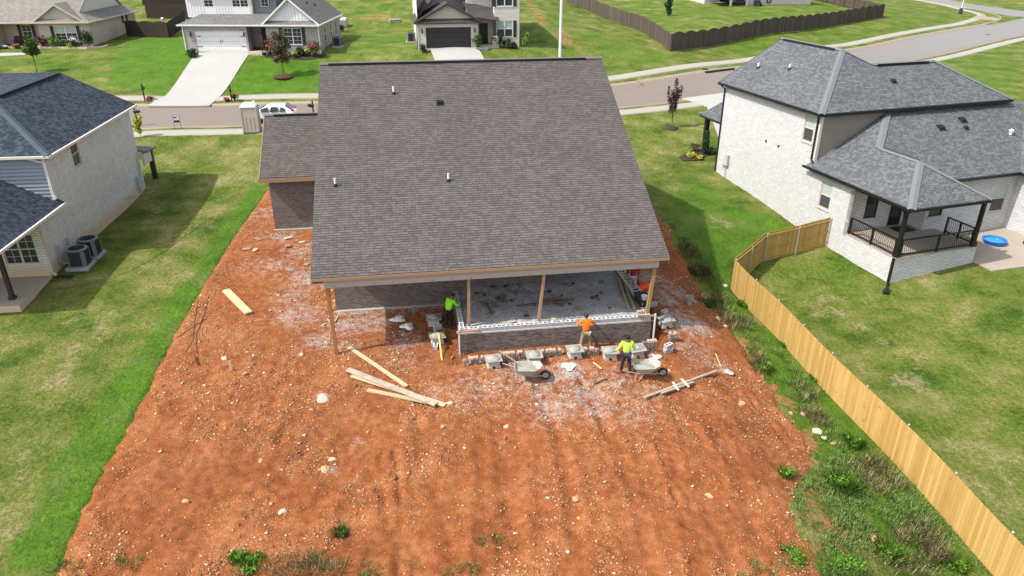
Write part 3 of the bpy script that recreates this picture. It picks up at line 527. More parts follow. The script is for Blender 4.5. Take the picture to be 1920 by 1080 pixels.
def GD(px, py, dz=0):                  # pixel -> point on the dirt
    p = G(px, py); z = HD(p.x, p.y) + dz; r = ray(px, py); t = (z - CAMH) / r[2]; return Vector((r[0] * t, r[1] * t, z))
# crushed stone lying all over the dirt: nobody could count it
def stones(name, pts, size, mat, label):
    n = len(pts); base = np.array([(1, 0, 0), (-1, 0, 0), (0, 1, 0), (0, -1, 0), (0, 0, .8), (0, 0, -.8)], float)
    F0 = np.array([(0, 2, 4), (2, 1, 4), (1, 3, 4), (3, 0, 4), (2, 0, 5), (1, 2, 5), (3, 1, 5), (0, 3, 5)])
    a = NR.random(n) * 6.283; sc = size[:, None] * (.55 + .9 * NR.random((n, 3))) * [1, 1, .62]
    V = base[None] * (1 + .5 * (NR.random((n, 6, 1)) - .5)) * sc[:, None]
    c, s_ = np.cos(a)[:, None], np.sin(a)[:, None]
    V = np.stack([V[..., 0] * c - V[..., 1] * s_, V[..., 0] * s_ + V[..., 1] * c, V[..., 2]], -1) + pts[:, None]
    o = npobj(name, V.reshape(-1, 3), (F0[None] + (np.arange(n) * 6)[:, None, None]).reshape(-1, 3), mat); tag(o, label, 'stones', kind='stuff'); return o
n = 260000; px_ = NR.uniform(dx[0], dx[-1], n); py_ = NR.uniform(9, 44, n)
ii = ((px_ - dx[0]) / ST).astype(int); jj = ((py_ - dy[0]) / ST).astype(int); ok = keep[jj, ii] & (sdj[jj, ii] < -.05)
clm = .55 * fbm(px_, py_, 1.7, 77, 4) + .45 * fbm(px_ * 2.2, py_ * .45, 1.2, 78, 4); ok &= NR.random(n) < np.clip((clm - .37) * 5.0, .10, 1) * (1 - .8 * track[jj, ii])
px_, py_, ii, jj = px_[ok], py_[ok], ii[ok], jj[ok]
size = np.clip(np.exp(NR.normal(-4.1, .5, len(px_))), .008, .08)
stones('crushed_stone', np.stack([px_, py_, Zd[jj, ii] + size * .2], -1), size, M_chip, 'pale crushed stone chips strewn over the red dirt yard')
n = 150000; px_ = NR.uniform(dx[0], dx[-1], n); py_ = NR.uniform(9, 44, n)
ii = ((px_ - dx[0]) / ST).astype(int); jj = ((py_ - dy[0]) / ST).astype(int); ok = keep[jj, ii] & (sdj[jj, ii] < -.05); ok &= NR.random(n) < np.clip((dust[jj, ii] - .18) * 1.7, 0, 1) * np.clip((fbm(px_, py_, .8, 88, 3) - .3) * 3, 0, 1)
px_, py_, ii, jj = px_[ok], py_[ok], ii[ok], jj[ok]; size = np.clip(np.exp(NR.normal(-3.9, .5, len(px_))), .01, .1)
stones('grey_rubble', np.stack([px_, py_, Zd[jj, ii] + size * .2], -1), size, M_greychip, 'grey and whitish rubble chips around the house walls and in front of the porch')
# ------------------------------------------------------------------ houses
def frame3(o, u, out):                 # local frame on a wall: u along, z up, n outwards
    u = Vector((u[0], u[1], 0)).normalized(); n = Vector((u.y, -u.x, 0)); o = Vector(o)
    return lambda a, z, d=0.0: o + u * a + Vector((0, 0, z)) + n * (d + out)
def fbox(mb, F, a0, a1, z0, z1, d0, d1, m=0):
    return mb.hexa([F(a0, z0, d1), F(a1, z0, d1), F(a1, z0, d0), F(a0, z0, d0), F(a0, z1, d1), F(a1, z1, d1), F(a1, z1, d0), F(a0, z1, d0)], m)
def window(parent, o, u, w_, h_, frame=None, out=-.1, sashes=1, muntin=0, upper=None, lower=None, sill=None, shutters=None, fw=.055):
    frame = frame or M_white; F = frame3(o, u, out); mb = MB()
    fbox(mb, F, 0, w_, 0, fw, .0, .07); fbox(mb, F, 0, w_, h_ - fw, h_, .0, .07)
    fbox(mb, F, 0, fw, fw, h_ - fw, .0, .07); fbox(mb, F, w_ - fw, w_, fw, h_ - fw, .0, .07)
    sw = w_ / sashes
    for i in range(1, sashes): fbox(mb, F, sw * i - .05, sw * i + .05, fw, h_ - fw, .0, .065)
    for i in range(sashes): fbox(mb, F, sw * i + fw, sw * (i + 1) - fw, h_ / 2 - .03, h_ / 2 + .03, .0, .06)
    if muntin:
        for i in range(sashes):
            a = sw * (i + .5); fbox(mb, F, a - .012, a + .012, fw, h_ / 2 - .03, .012, .035); fbox(mb, F, a - .012, a + .012, h_ / 2 + .03, h_ - fw, .012, .035)
            for z in (.25, .75): fbox(mb, F, sw * i + fw, a - .012, h_ * z - .012, h_ * z + .012, .012, .034); fbox(mb, F, a + .012, sw * (i + 1) - fw, h_ * z - .012, h_ * z + .012, .012, .034)
    o_ = mb.build('window', frame, parent)
    for nm, z0, z1, mt, dd in (('pane', fw, h_ / 2, lower or M_glass, .012), ('pane', h_ / 2, h_ - fw, upper or M_glass, .02)):
        g = MB(); g.poly([F(fw * .5, z0, dd), F(w_ - fw * .5, z0, dd), F(w_ - fw * .5, z1, dd), F(fw * .5, z1, dd)]); g.build(nm, mt, o_)
    if sill:
        g = MB(); fbox(g, F, -.08, w_ + .08, -.085, -.002, -out - .02, -out + .05); g.build('sill', sill, o_)
    if shutters:
        for a in (-.42, w_ + .06):
            g = MB(); fbox(g, F, a, a + .36, -.02, h_ + .02, -out + .004, -out + .05)
            for z in np.arange(.12, h_ - .1, .11): fbox(g, F, a + .05, a + .31, z, z + .05, -out + .05, -out + .062)
            g.build('shutter', shutters, parent)
    return o_
def hole(a, z, w_, h_): return (a, a + w_, z, z + h_)
def pipe_down(parent, pts, mat, r=.045, name='downspout', spout=None):
    mb = MB()
    for a, b in zip(pts[:-1], pts[1:]): mb.beam(a, b, r * 2.1, r * 1.7)
    return mb.build(name, mat, parent)
def gutter(parent, a, b, mat, name='gutter', s=.11, side=(0, 0, 0)):
    mb = MB(); a = Vector(a) + Vector(side); b = Vector(b) + Vector(side); mb.beam(a, b, s, s); return mb.build(name, mat, parent)
def capstrip(mb, a, b, w_, t=.03, n1=None, n2=None, drop=.5):     # ridge / hip caps: overlapping tabs bent over the edge
    a = Vector(a); b = Vector(b); d = (b - a).normalized(); L = (b - a).length; s_ = d.cross(Vector((0, 0, 1))).normalized(); k = max(1, int(L / .22)); st = L / k
    for i in range(k):
        p = a + d * st * i; q = a + d * (st * (i + 1) + .03); lift = Vector((0, 0, t + .012)); lo = Vector((0, 0, t))
        for sg, dr in ((1, n1 if n1 is not None else drop), (-1, n2 if n2 is not None else drop)):
            o = s_ * sg * w_ / 2 - Vector((0, 0, w_ / 2 * dr)); pts = [p + lift, p + lift + o, q + lo + o, q + lo]
            mb.poly(pts if sg < 0 else pts[::-1])
def roof_pipe(parent, p, hgt=.38, r=.05, mat=None, flash=True, name='vent_pipe'):
    mb = MB(); mb.lathe([(r, -.1), (r, hgt), (r * .8, hgt), (r * .8, hgt - .05)], p, 10, caps=False); o = mb.build(name, mat or M_plast, parent)
    if flash: m2 = MB(); m2.lathe([(r * 2.0, -.06), (r * 1.6, .05), (r * 1.05, .12)], p, 10); m2.build('flashing', M_black, o)
    return o
def roof_vent(parent, p, rz, s=.28, slope=.5, mat=None):
    mb = MB(); M = Matrix.Rotation(R_(rz), 4, 'Z') @ Matrix.Rotation(math.atan(slope), 4, 'X')
    mb.box(Vector(p) + Vector((0, 0, .09)), (s, s * .9, .1), M, taper=.85); mb.box(Vector(p) + Vector((0, 0, .04)), (s * 1.35, s * 1.4, .02), M); return mb.build('roof_vent', mat or M_black, parent)
# --- the house under construction -------------------------------------------------
HO, HR = Vector((-8.2, 27.15, 0)), 8.5
_c, _s = math.cos(R_(HR)), math.sin(R_(HR))
def HW(x, y, z=0): return Vector((HO.x + _c * x - _s * y, HO.y + _s * x + _c * y, z))
house = thing('house', 'unfinished brick house with big charcoal brown shingle roof and open rear porch on timber posts', 'house', HO, HR)
def coursed(mb, x0, x1, y0, z0, run, sl, dirn=1, cut=None):       # roof slope laid in lapped courses
    ex = .143; nrm = math.hypot(1, sl); n = int(run * nrm / ex); st = run / n
    for i in range(n):
        a0, a1 = y0 + dirn * st * i, y0 + dirn * st * (i + 1); za, zb = z0 + sl * st * i, z0 + sl * st * (i + 1)
        u0, u1, v0, v1 = x0, x1, i * .143 + .006, (i + 1) * .143 - .002
        f = [(x0, a0, za + .016), (x1, a0, za + .016), (x1, a1, zb + .003), (x0, a1, zb + .003)]; uv = [(u0, v0), (u1, v0), (u1, v1), (u0, v1)]
        r = [(x0, a0, za - .004), (x1, a0, za - .004), (x1, a0, za + .016), (x0, a0, za + .016)]; ru = [(u0, v0)] * 4
        if dirn < 0: f = f[::-1]; uv = uv[::-1]; r = r[::-1]
        ns = 14 if x1 - x0 > 6 else 5
        for k in range(ns):            # decking is never dead flat: a few millimetres of sag between trusses
            xa, xb = x0 + (x1 - x0) * k / ns, x0 + (x1 - x0) * (k + 1) / ns; wv = lambda x, j: .011 * math.sin(x * 2.3 + j * .19) * math.sin(j * .31 + x * .7) + .004 * math.sin(x * 9.1 + j * 2.1)
            f = [(xa, a0, za + .016 + wv(xa, i)), (xb, a0, za + .016 + wv(xb, i)), (xb, a1, zb + .003 + wv(xb, i + 1)), (xa, a1, zb + .003 + wv(xa, i + 1))]; uv = [(xa, v0), (xb, v0), (xb, v1), (xa, v1)]
            r = [(xa, a0, za - .008), (xb, a0, za - .008), f[1], f[0]]
            if dirn < 0: f = f[::-1]; uv = uv[::-1]; r = r[::-1]
            mb.poly(f, 0, uv); mb.poly(r, 0, [(u, .004) for u in (xa, xb, xb, xa)])
mb = MB(); ZE, ZR, YR = 3.7, 10.2, 13.0
coursed(mb, 0, 15.22, 0, ZE, YR, .5); coursed(mb, 0, 15.22, 24.5, 4.45, 11.5, .5, -1)
mb.slab([(0, 0, ZE - .02), (15.22, 0, ZE - .02), (15.22, YR, ZR - .02), (0, YR, ZR - .02)], .13); mb.slab([(0, YR, ZR - .01), (15.22, YR, ZR - .01), (15.22, 24.5, 4.44), (0, 24.5, 4.44)], .13)
roof = mb.build('roof', M_roof_main, house)
mb = MB(); capstrip(mb, (-.02, YR, ZR), (15.24, YR, ZR), .34, .07); mb.build('ridge_cap', M_cap_main, roof)
mb = MB(); mb.bmm(.45, YR - .19, ZR - .085, 14.3, YR - .12, ZR + .045); mb.bmm(.45, YR + .12, ZR - .085, 14.3, YR + .19, ZR + .045); mb.build('ridge_vent', M_black_slot, roof)
for x, y in ((3.76, 10.6), (.93, 4.76), (6.04, 4.75)): roof_pipe(roof, (x, y, ZE + .5 * y))
roof_vent(roof, (6.06, 9.82, ZE + .5 * 9.82), 0)
mb = MB(); coursed(mb, -4.25, .3, 14.55, 3.7, 4.55, .58); coursed(mb, -4.25, .3, 23.65, 3.7, 4.55, .58, -1)
mb.slab([(-4.25, 14.55, 3.69), (.3, 14.55, 3.69), (.3, 19.1, 6.33), (-4.25, 19.1, 6.33)], .12); mb.slab([(-4.25, 19.1, 6.33), (.3, 19.1, 6.33), (.3, 23.65, 3.69), (-4.25, 23.65, 3.69)], .12)
wr = mb.build('wing_roof', M_roof_main, house)
mb = MB(); capstrip(mb, (-4.26, 19.1, 6.34), (.05, 19.1, 6.34), .32, .06); mb.build('ridge_cap', M_cap_main, wr)
mb = MB(); mb.bmm(-3.7, 18.92, 6.26, .1, 18.97, 6.39); mb.build('ridge_vent', M_black_slot, wr)
roof_vent(wr, (-.38, 16.9, 3.7 + .58 * 2.35), 0, .26)
mb = MB(); mb.bmm(-.0, -.03, 3.56, 15.22, .02, 3.685); 
mb.build('fascia', M_fascia, house)
mb = MB(); mb.bmm(-4.27, 14.5, 3.42, .38, 14.54, 3.66); mb.hexa([(-4.3, 14.5, 3.42), (-4.26, 14.5, 3.42), (-4.26, 19.1, 6.08), (-4.3, 19.1, 6.08), (-4.3, 14.5, 3.66), (-4.26, 14.5, 3.66), (-4.26, 19.1, 6.32), (-4.3, 19.1, 6.32)]); mb.build('fascia', M_fascia, house)
for sx in (-.0, 15.19):
    mb = MB(); mb.hexa([(sx, .03, 3.36), (sx + .03, .03, 3.36), (sx + .03, YR, 9.85), (sx, YR, 9.85), (sx, .03, 3.56), (sx + .03, .03, 3.56), (sx + .03, YR, 10.05), (sx, YR, 10.05)]); mb.build('rake_board', M_fascia, house)
mb = MB(); mb.bmm(.5, .035, 3.22, 14.78, .26, 3.58); 
bm_ = mb.build('porch_beam', M_beam, house)
mb = MB()
for x in np.arange(.9, 14.6, .81): mb = MB(); mb.lathe([(.016, 0), (.016, .02)], (x, .035, 3.29), 6, Matrix.Rotation(R_(90), 4, 'X')); mb.build('bolt', M_black, bm_)
mb = MB(); mb.poly([(.03, .02, 3.46), (.03, 4.2, 3.46), (15.2, 4.2, 3.46), (15.2, .02, 3.46)]); mb.build('porch_ceiling', M_beam, house)
for x, y, z0, xt, mt, wd in ((.66, .17, -.25, .60, M_post, .15), (6.42, .2, .93, 6.46, M_fascia, .12), (9.52, .2, .93, 9.72, M_fascia, .12), (14.46, .12, .9, 14.66, M_post2, .15)):
    mb = MB(); mb.beam((x, y, z0), (xt, .2, 3.2), wd, wd, up=(0, 1, 0)); mb.build('post', mt, house)
# brick walls: rear wall with a recess on the right, gables, wing
mb = MB()
mb.panel((.4, 4.15), (10.6, 4.15), -.35, 3.5); mb.panel((10.6, 4.15), (10.6, 6.4), -.35, 3.5); mb.panel((10.6, 6.4), (14.85, 6.4), -.35, 3.9)
mb.panel((14.85, 6.4), (14.85, 24.1), -.35, 4.3); mb.panel((.4, 24.1), (.4, 4.15), -.35, 3.5); mb.panel((14.85, 24.1), (.4, 24.1), -.2, 4.4)
for x in (.4, 14.85):
    y0 = 4.15 if x < 1 else 6.4; zz = 3.5 if x < 1 else 4.3
    t = [(x, y0, zz), (x, y0, 3.55 + .5 * y0), (x, YR, 10.02), (x, 24.1, 4.4), (x, 24.1, zz)]
    mb.poly(t if x < 1 else t[::-1])
mb.panel((-3.85, 15.0), (.4, 15.0), -.3, 3.6); mb.panel((-3.85, 23.2), (-3.85, 15.0), -.3, 3.6); mb.panel((.4, 23.2), (-3.85, 23.2), -.3, 3.6); mb.poly([(-3.85, 15, 3.6), (-3.85, 23.2, 3.6), (-3.85, 19.1, 6.15)][::-1])
wall = mb.build('brick_wall', M_br_main, house)
M_foot = concrete('footing_concrete', (.34, .31, .27), (.45, .42, .37)); mb = MB(); mb.bmm(.3, 3.98, -.45, 5.97, 4.14, .12); mb.build('footing', M_foot, house); mb = MB(); mb.bmm(-3.95, 14.85, -.3, .38, 14.99, .38); mb.build('footing', M_foot, house)
mb = MB(); mb.box((.9, 4.05, 1.95), (.12, .1, .16)); mb.tube([(.9, 4.02, 1.9), (.86, 3.9, 1.84), (.93, 3.84, 1.78)], .02, 6); mb.build('outlet_box', M_plast, house)
mb = MB(); mb.box((1.75, 4.12, 2.95), (1.1, .07, .12)); mb.build('vent_sill', M_offtrim, house)
# porch wall of brick with open hollow blocks on top
mb = MB(); mb.bmm(5.98, -.24, -.95, 14.56, -.05, .78); mb.bmm(5.98, -.05, -.75, 6.2, 4.1, .78); mb.bmm(14.36, -.05, -.75, 14.56, 6.3, .78)
pw = mb.build('porch_wall', M_br_porch, house)
def block_mesh(L=.397, W=.2, Hh=.19, t=.034):
    mb = MB(); x, y, z = L / 2, W / 2, Hh
    mb.bmm(-x, -y, 0, x, -y + t, z); mb.bmm(-x, y - t, 0, x, y, z)
    for c in (-x + t / 2, 0, x - t / 2): mb.bmm(c - t / 2, -y + t, 0, c + t / 2, y - t, z - .001)
    mb.bmm(-x + t, -y + t, 0, -t / 2, y - t, .03); mb.bmm(t / 2, -y + t, 0, x - t, y - t, .03)
    return mb.mesh('block', M_cmu)
BLK = block_mesh()
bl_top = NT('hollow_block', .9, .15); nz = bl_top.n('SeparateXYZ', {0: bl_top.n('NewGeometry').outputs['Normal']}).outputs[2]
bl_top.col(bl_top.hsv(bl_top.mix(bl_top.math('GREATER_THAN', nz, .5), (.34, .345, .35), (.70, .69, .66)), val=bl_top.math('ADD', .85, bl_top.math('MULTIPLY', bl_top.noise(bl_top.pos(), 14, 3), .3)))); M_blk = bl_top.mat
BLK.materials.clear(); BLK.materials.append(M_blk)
def put_block(parent, x, y, z, rz=0, name='concrete_block'):
    o = bpy.data.objects.new(name, BLK); COL.objects.link(o); o.location = (x, y, z); o.rotation_euler = (0, 0, R_(rz)); o.parent = parent; return o
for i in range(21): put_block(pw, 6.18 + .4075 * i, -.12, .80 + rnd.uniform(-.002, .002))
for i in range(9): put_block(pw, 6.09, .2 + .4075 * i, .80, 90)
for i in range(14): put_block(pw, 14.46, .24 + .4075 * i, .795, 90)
mb = MB(); mb.bmm(5.99, -.235, .781, 14.55, -.06, .799); mb.build('mortar_bed', M_plast, pw)
gx = np.arange(6.2, 14.36, .09); gy = np.arange(-.02, 6.4, .09); GX, GY = np.meshgrid(gx, gy)
GZ = .86 + (fbm(GX, GY, .7, 55, 4) - .5) * .16 + .1 * sstep(2.0, 4.0, GY) * fbm(GX, GY, 1.2, 60, 3); GZ -= .07 * sstep(.25, 0, GY)
I = np.arange(GX.size).reshape(GX.shape)
gf = npobj('gravel_fill', np.stack([GX, GY, GZ], -1).reshape(-1, 3), np.stack([I[:-1, :-1], I[:-1, 1:], I[1:, 1:], I[1:, :-1]], -1).reshape(-1, 4), M_gravel, smooth=True)
gf.location = HO; gf.rotation_euler = (0, 0, R_(HR)); tag(gf, 'grey crushed gravel filling the open rear porch', 'gravel', kind='stuff')
def GZf(x, y): return float(GZ[min(max(int(round((y + .02) / .09)), 0), len(gy) - 1), min(max(int(round((x - 6.2) / .09)), 0), len(gx) - 1)])
# --- right neighbour ---------------------------------------------------------------
BO, BR = Vector((15.06, 53.39, 0)), 17.5
_c2, _s2 = math.cos(R_(BR)), math.sin(R_(BR))
def BW(x, y, z=0): return Vector((BO.x + _c2 * x - _s2 * y, BO.y + _s2 * x + _c2 * y, z))
hb = thing('house', 'white painted brick house with slate grey roofs, black trim and a railed rear porch', 'house', BO, BR)
mb = MB(); UZ = 6.85
UW = hole(9.1, 4.98, .93, 1.62); LW = hole(11.55, 1.52, .95, 1.6)
mb.panel((0, -.25), (0, -10.5), -.4, UZ, [(UW[0] - .25, UW[1] - .25, UW[2], UW[3])]); mb.panel((0, -10.5), (0, -14.3), -1.5, 3.6, [(11.55 - 10.5, 12.5 - 10.5, LW[2], LW[3])])
mb.panel((0, -10.5), (.02, -10.5), -.4, 6.85)
mb.poly([(0, -.25, -.8), (0, -.25, -.4), (0, -10.5, -.4), (0, -10.5, -1.5), (0, -.25, -1.5)][::-1])
mb.panel((13.6, -.25), (0, -.25), -.5, UZ)
mb.poly([(0, -.25, UZ), (0, -.25, UZ), (9.3, -.25, UZ), (4.4, -.25, 9.6)])
# porch recess walls and the rear wall on the right
DW = [(1.1, 1.95, 1.9, 3.4), (3.0, 3.95, .78, 2.95)]
mb.panel((0, -14.0), (4.6, -14.0), .6, 3.9, [(1.25, 2.15, 1.4, 3.1), (3.1, 4.05, .74, 2.9)]); mb.panel((4.6, -14.0), (4.6, -15.1), .3, 3.9)
mb.panel((4.6, -15.1), (11.0, -15.1), -.8, 3.75, [(.25, 1.25, 1.5, 2.95), (4.85, 5.95, 1.3, 2.95)]); mb.panel((0, -14.3), (0, -14.0), .6, 3.6); mb.panel((11.0, -15.1), (11.0, -19.5), -1, 3.75); mb.panel((11.0, -19.5), (17, -19.5), -1, 3.75)
mb.panel((17, -19.5), (17, -.25), -1, 3.7)
mb.panel((0, -14.3), (0, -18.1), -1.6, .72); mb.panel((0, -18.1), (5.55, -18.1), -1.6, .72); mb.panel((5.55, -18.1), (5.55, -15.1), -1.6, .72)
wb = mb.build('brick_wall', M_br_right, hb)
mb = MB()
for (p0, p1, zt) in (((0, -.25), (0, -9.05), 6.78), ((0, -10.55), (0, -14.3), 3.52), ((5.6, -15.1), (11.0, -15.1), 3.68), ((11.0, -15.1), (11.0, -19.5), 3.68)):
    p0 = Vector((*p0, 0)); p1 = Vector((*p1, 0)); F = frame3(p0, p1 - p0, 0); fbox(mb, F, 0, (p1 - p0).length, zt - .24, zt, .002, .012)
mb.build('soldier_course', M_so_right, hb)
mb = MB(); mb.bmm(.01, -18.09, .55, 4.59, -14.01, .74); mb.bmm(4.59, -18.09, .55, 5.54, -15.11, .74); mb.bmm(-.03, -18.14, .72, .12, -14.3, .765); mb.bmm(.12, -18.14, .72, 5.58, -17.98, .765); mb.build('porch_floor', M_patio, hb)
# roofs
SLB = .585; E = -.35; ZU = 6.95; yb = -10.86; xr = 4.4; zr = ZU + SLB * (xr - E)
yh = yb + (xr - E)                     # rear hip meets the ridge
x2, y2r = 14.1, yb + 3.45; z2 = ZU + SLB * 3.45; xm = xr + (zr - z2) / SLB
mb = MB(); T = .13
mb.slab([(E, .1, ZU), (E, yb, ZU), (xr, yh, zr), (xr, .1, zr)], T)
mb.slab([(xr, .1, zr), (xr, yh, zr), (xm, y2r, z2), (xm, .1, z2)], T); mb.slab([(xm, .1, z2), (xm, y2r, z2), (xm + 2, .1, z2 - 2 * SLB)], T)
mb.slab([(E, yb, ZU), (x2, yb, ZU), (x2 - 3.45, y2r, z2), (xm, y2r, z2), (xr, yh, zr)], T)
mb.slab([(x2, yb, ZU), (x2, y2r + 3.45, ZU), (x2 - 3.45, y2r, z2)], T); mb.slab([(x2 - 3.45, y2r, z2), (x2, y2r + 3.45, ZU), (xm, y2r + 3.45, ZU), (xm, y2r, z2)], T)
ur = mb.build('upper_roof', M_roof_right, hb)
mb = MB(); capstrip(mb, (E, yb, ZU), (xr, yh, zr), .42, .035, drop=.38); capstrip(mb, (xr, .12, zr), (xr, yh, zr), .36, .05); capstrip(mb, (xr, yh, zr), (xm, y2r, z2), .3, .04, drop=.3)
capstrip(mb, (xm, y2r, z2), (x2 - 3.45, y2r, z2), .36, .05); capstrip(mb, (x2, yb, ZU), (x2 - 3.45, y2r, z2), .36, .035, drop=.38); mb.build('ridge_cap', M_cap_right, ur)
mb = MB(); mb.bmm(xr - .24, yh + .5, zr - .1, xr - .17, -.3, zr + .03); mb.bmm(xm + .3, y2r - .26, z2 - .1, x2 - 4.1, y2r - .19, z2 + .03); mb.build('ridge_vent', M_black_slot, ur)
for x, y in ((1.55, -1.55), (2.05, -4.25)): roof_pipe(ur, (x, y, ZU + SLB * (x - E)), .34, .07)
roof_vent(ur, (6.3, -8.9, ZU + SLB * (-8.9 - yb)), 0, .26, SLB)
ZA, eA, ZB, eB = 3.74, -18.67, 3.8, -15.45
xp = 2.28; zp = ZA + SLB * (xp - E); yp = eA + (xp - E); xk = 2.28; yk = xk - 15.28
SB = lambda y: ZB + SLB * (y - eB); SA = lambda x: ZA + SLB * (x - E)
xe = 2 * xp - E; yw = -10.52; xw = yw + 15.28
mb = MB()
mb.slab([(E, -10.3, ZA), (E, eA, ZA), (xp, yp, zp), (xk, yk, zp), (xw, yw, SB(yw)), (xw - .5, -10.2, SA(xw - .5))], T)
mb.slab([(E, eA, ZA), (xe, eA, ZA), (xp, yp, zp)], T)
mb.slab([(xp, yp, zp), (xe, eA, ZA), (xe, eB, ZA), (xp, yk, zp)], T)
vx = 10.6
mb.slab([(xk, yk, zp), (xe - .1, eB, ZB), (vx, eB, ZB), (vx + 4.93, yw, SB(yw)), (xw, yw, SB(yw))], T)
mb.slab([(vx, eB, ZB), (vx, -19.9, ZB), (vx + 3.4, -19.9, ZB + SLB * 3.4), (vx + 3.4, eB + 3.4, SB(eB + 3.4))], T); mb.slab([(vx + 3.4, -19.9, ZB + SLB * 3.4), (vx + 6.8, -19.9, ZB), (vx + 6.8, yw, ZB), (vx + 4.93, yw, ZB + SLB * 1.87), (vx + 3.4, eB + 3.4, SB(eB + 3.4))], T)
lr = mb.build('lower_roof', M_roof_right, hb)
mb = MB(); capstrip(mb, (E, eA, ZA), (xp, yp, zp), .42, .035, drop=.38); capstrip(mb, (xp, yp, zp), (xk, yk, zp), .34, .045); capstrip(mb, (xk, yk, zp), (xw, yw, SB(yw)), .42, .04, drop=.3); capstrip(mb, (xe, eA, ZA), (xp, yp, zp), .36, .035, drop=.38); mb.build('ridge_cap', M_cap_right, lr)
mb = MB(); mb.bmm(xp + .17, yp + .25, zp - .1, xp + .24, yk - .1, zp + .02); mb.build('ridge_vent', M_black_slot, lr)
for x, y in ((7.6, -12.0), (9.6, -11.6)): roof_vent(lr, (x, y, SB(y)), 0, .36, SLB)
roof_vent(lr, (9.35, -12.2, SB(-12.2)), 0, .22, SLB); mb = MB(); mb.lathe([(.09, 0), (.09, .2), (.14, .2), (.15, .28), (.02, .36)], (12.2, -12.9, SB(-12.9)), 12); mb.build('flue_cap', M_plast, lr)
# siding above the lower roof
mb = MB(); n = 27
for i in range(n):
    z0 = 3.5 + i * .122; mb.poly([(.16, -10.548, z0), (13.4, -10.548, z0), (13.4, -10.51, z0 + .122), (.16, -10.51, z0 + .122)]); mb.poly([(.16, -10.51, z0), (13.4, -10.51, z0), (13.4, -10.548, z0), (.16, -10.548, z0)])
mb.build('siding', M_side_tan, hb)
mb = MB(); mb.bmm(-.03, -10.56, 3.7, .16, -10.5, 6.82); mb.bmm(13.4, -10.56, 3.7, 13.6, -.3, 6.82); mb.build('corner_trim', M_offtrim, hb)
# black eaves
mb = MB()
for a, b in (((E - .05, .1, ZU - .08), (E - .05, yb - .05, ZU - .08)), ((E - .05, yb - .05, ZU - .08), (x2, yb - .05, ZU - .08)), ((E - .05, -10.1, ZA - .08), (E - .05, eA - .05, ZA - .08)), ((E - .05, eA - .05, ZA - .08), (xe, eA - .05, ZA - .08)), ((xe + .05, eA, ZA - .08), (xe + .05, eB, ZA - .08)), ((xe, eB - .05, ZB - .08), (vx, eB - .05, ZB - .08)), ((vx - .05, eB, ZB - .08), (vx - .05, -19.9, ZB - .08))): mb.beam(a, b, .11, .13)
mb.hexa([(E, .12, ZU - .25), (E, .15, ZU - .25), (xr, .15, zr - .25), (xr, .12, zr - .25), (E, .12, ZU), (E, .15, ZU), (xr, .15, zr), (xr, .12, zr)]); mb.build('gutter', M_black, hb)
mb = MB(); mb.bmm(E, yb, ZU - .2, x2, -10.56, ZU - .18); mb.bmm(E, -10.5, ZU - .2, -.002, .1, ZU - .18); mb.bmm(E, eA, ZA - .2, xe, -14.32, ZA - .18); mb.bmm(E, -14.32, ZA - .2, -.002, -10.4, ZA - .18); mb.bmm(xe, eB, ZB - .2, vx, -15.12, ZB - .18); mb.build('soffit', M_dkbrown, hb)
pipe_down(hb, [(-.35, -.1, 6.8), (-.06, -.3, 6.5), (-.06, -.3, .3), (-.5, -.1, .1)], M_black); pipe_down(hb, [(-.3, -10.55, 6.8), (-.07, -10.35, 6.5), (-.07, -10.35, 4.1), (-.1, -10.6, 3.95)], M_black)
pipe_down(hb, [(-.07, -18.05, .75), (-.07, -18.05, -.65), (-.55, -18.5, -.8), (-.75, -18.7, -.82)], M_black, .06)
mb = MB(); mb.box((-.75, .05, .22), (.6, .3, .07), Matrix.Rotation(R_(-25), 4, 'Z')); mb.build('splash_block', M_black, hb); mb = MB(); mb.box((-.75, -18.72, -.8), (.5, .34, .06), Matrix.Rotation(R_(40), 4, 'Z')); mb.build('splash_block', M_black, hb)
window(hb, (0, -9.1, 4.98), (0, -1), .93, 1.62, M_trimtan, upper=M_blind, lower=M_screen, sill=M_br_right); window(hb, (0, -11.55, 1.52), (0, -1), .95, 1.6, M_trimtan, upper=M_blind, lower=M_screen, sill=M_br_right)
window(hb, (1.25, -14.0, 1.4), (1, 0), .9, 1.7, M_dkbrown, lower=M_screen, sill=M_br_right); window(hb, (4.85, -15.1, 1.5), (1, 0), 1.0, 1.45, M_dkbrown, lower=M_screen, sill=M_br_right)
window(hb, (9.45, -15.1, 1.3), (1, 0), 1.1, 1.65, M_trimtan, upper=M_blind, lower=M_screen, sill=M_br_right)
mb = MB(); F = frame3((3.1, -14.0, .74), (1, 0), -.1); fbox(mb, F, 0, .95, 0, 2.16, 0, .05); dr_ = mb.build('door', M_black, hb); g = MB(); fbox(g, F, .16, .79, .5, 1.98, .052, .058); g.build('door_glass', M_glass, dr_); g = MB(); g.lathe([(.03, 0), (.03, .05)], F(.86, 1.0, .05), 8, Matrix.Rotation(R_(90), 4, 'X')); g.build('handle', M_steel, dr_)
for x, y in ((.13, -17.98), (5.35, -17.98)):
    mb = MB(); mb.bmm(x - .09, y - .09, .765, x + .09, y + .09, 3.5); mb.bmm(x - .14, y - .14, .766, x + .14, y + .14, 1.02); mb.beam((x, y, 3.15), (x + (.4 if x < 1 else -.4), y, 3.48), .1, .1); mb.beam((x, y, 3.15), (x, y + .4, 3.48), .1, .1); mb.build('porch_post', M_black, hb)
mb = MB(); mb.bmm(-.02, -18.1, 3.36, 5.5, -17.86, 3.56); mb.bmm(-.02, -17.86, 3.36, .25, -14.3, 3.56); mb.build('porch_beam', M_black, hb)
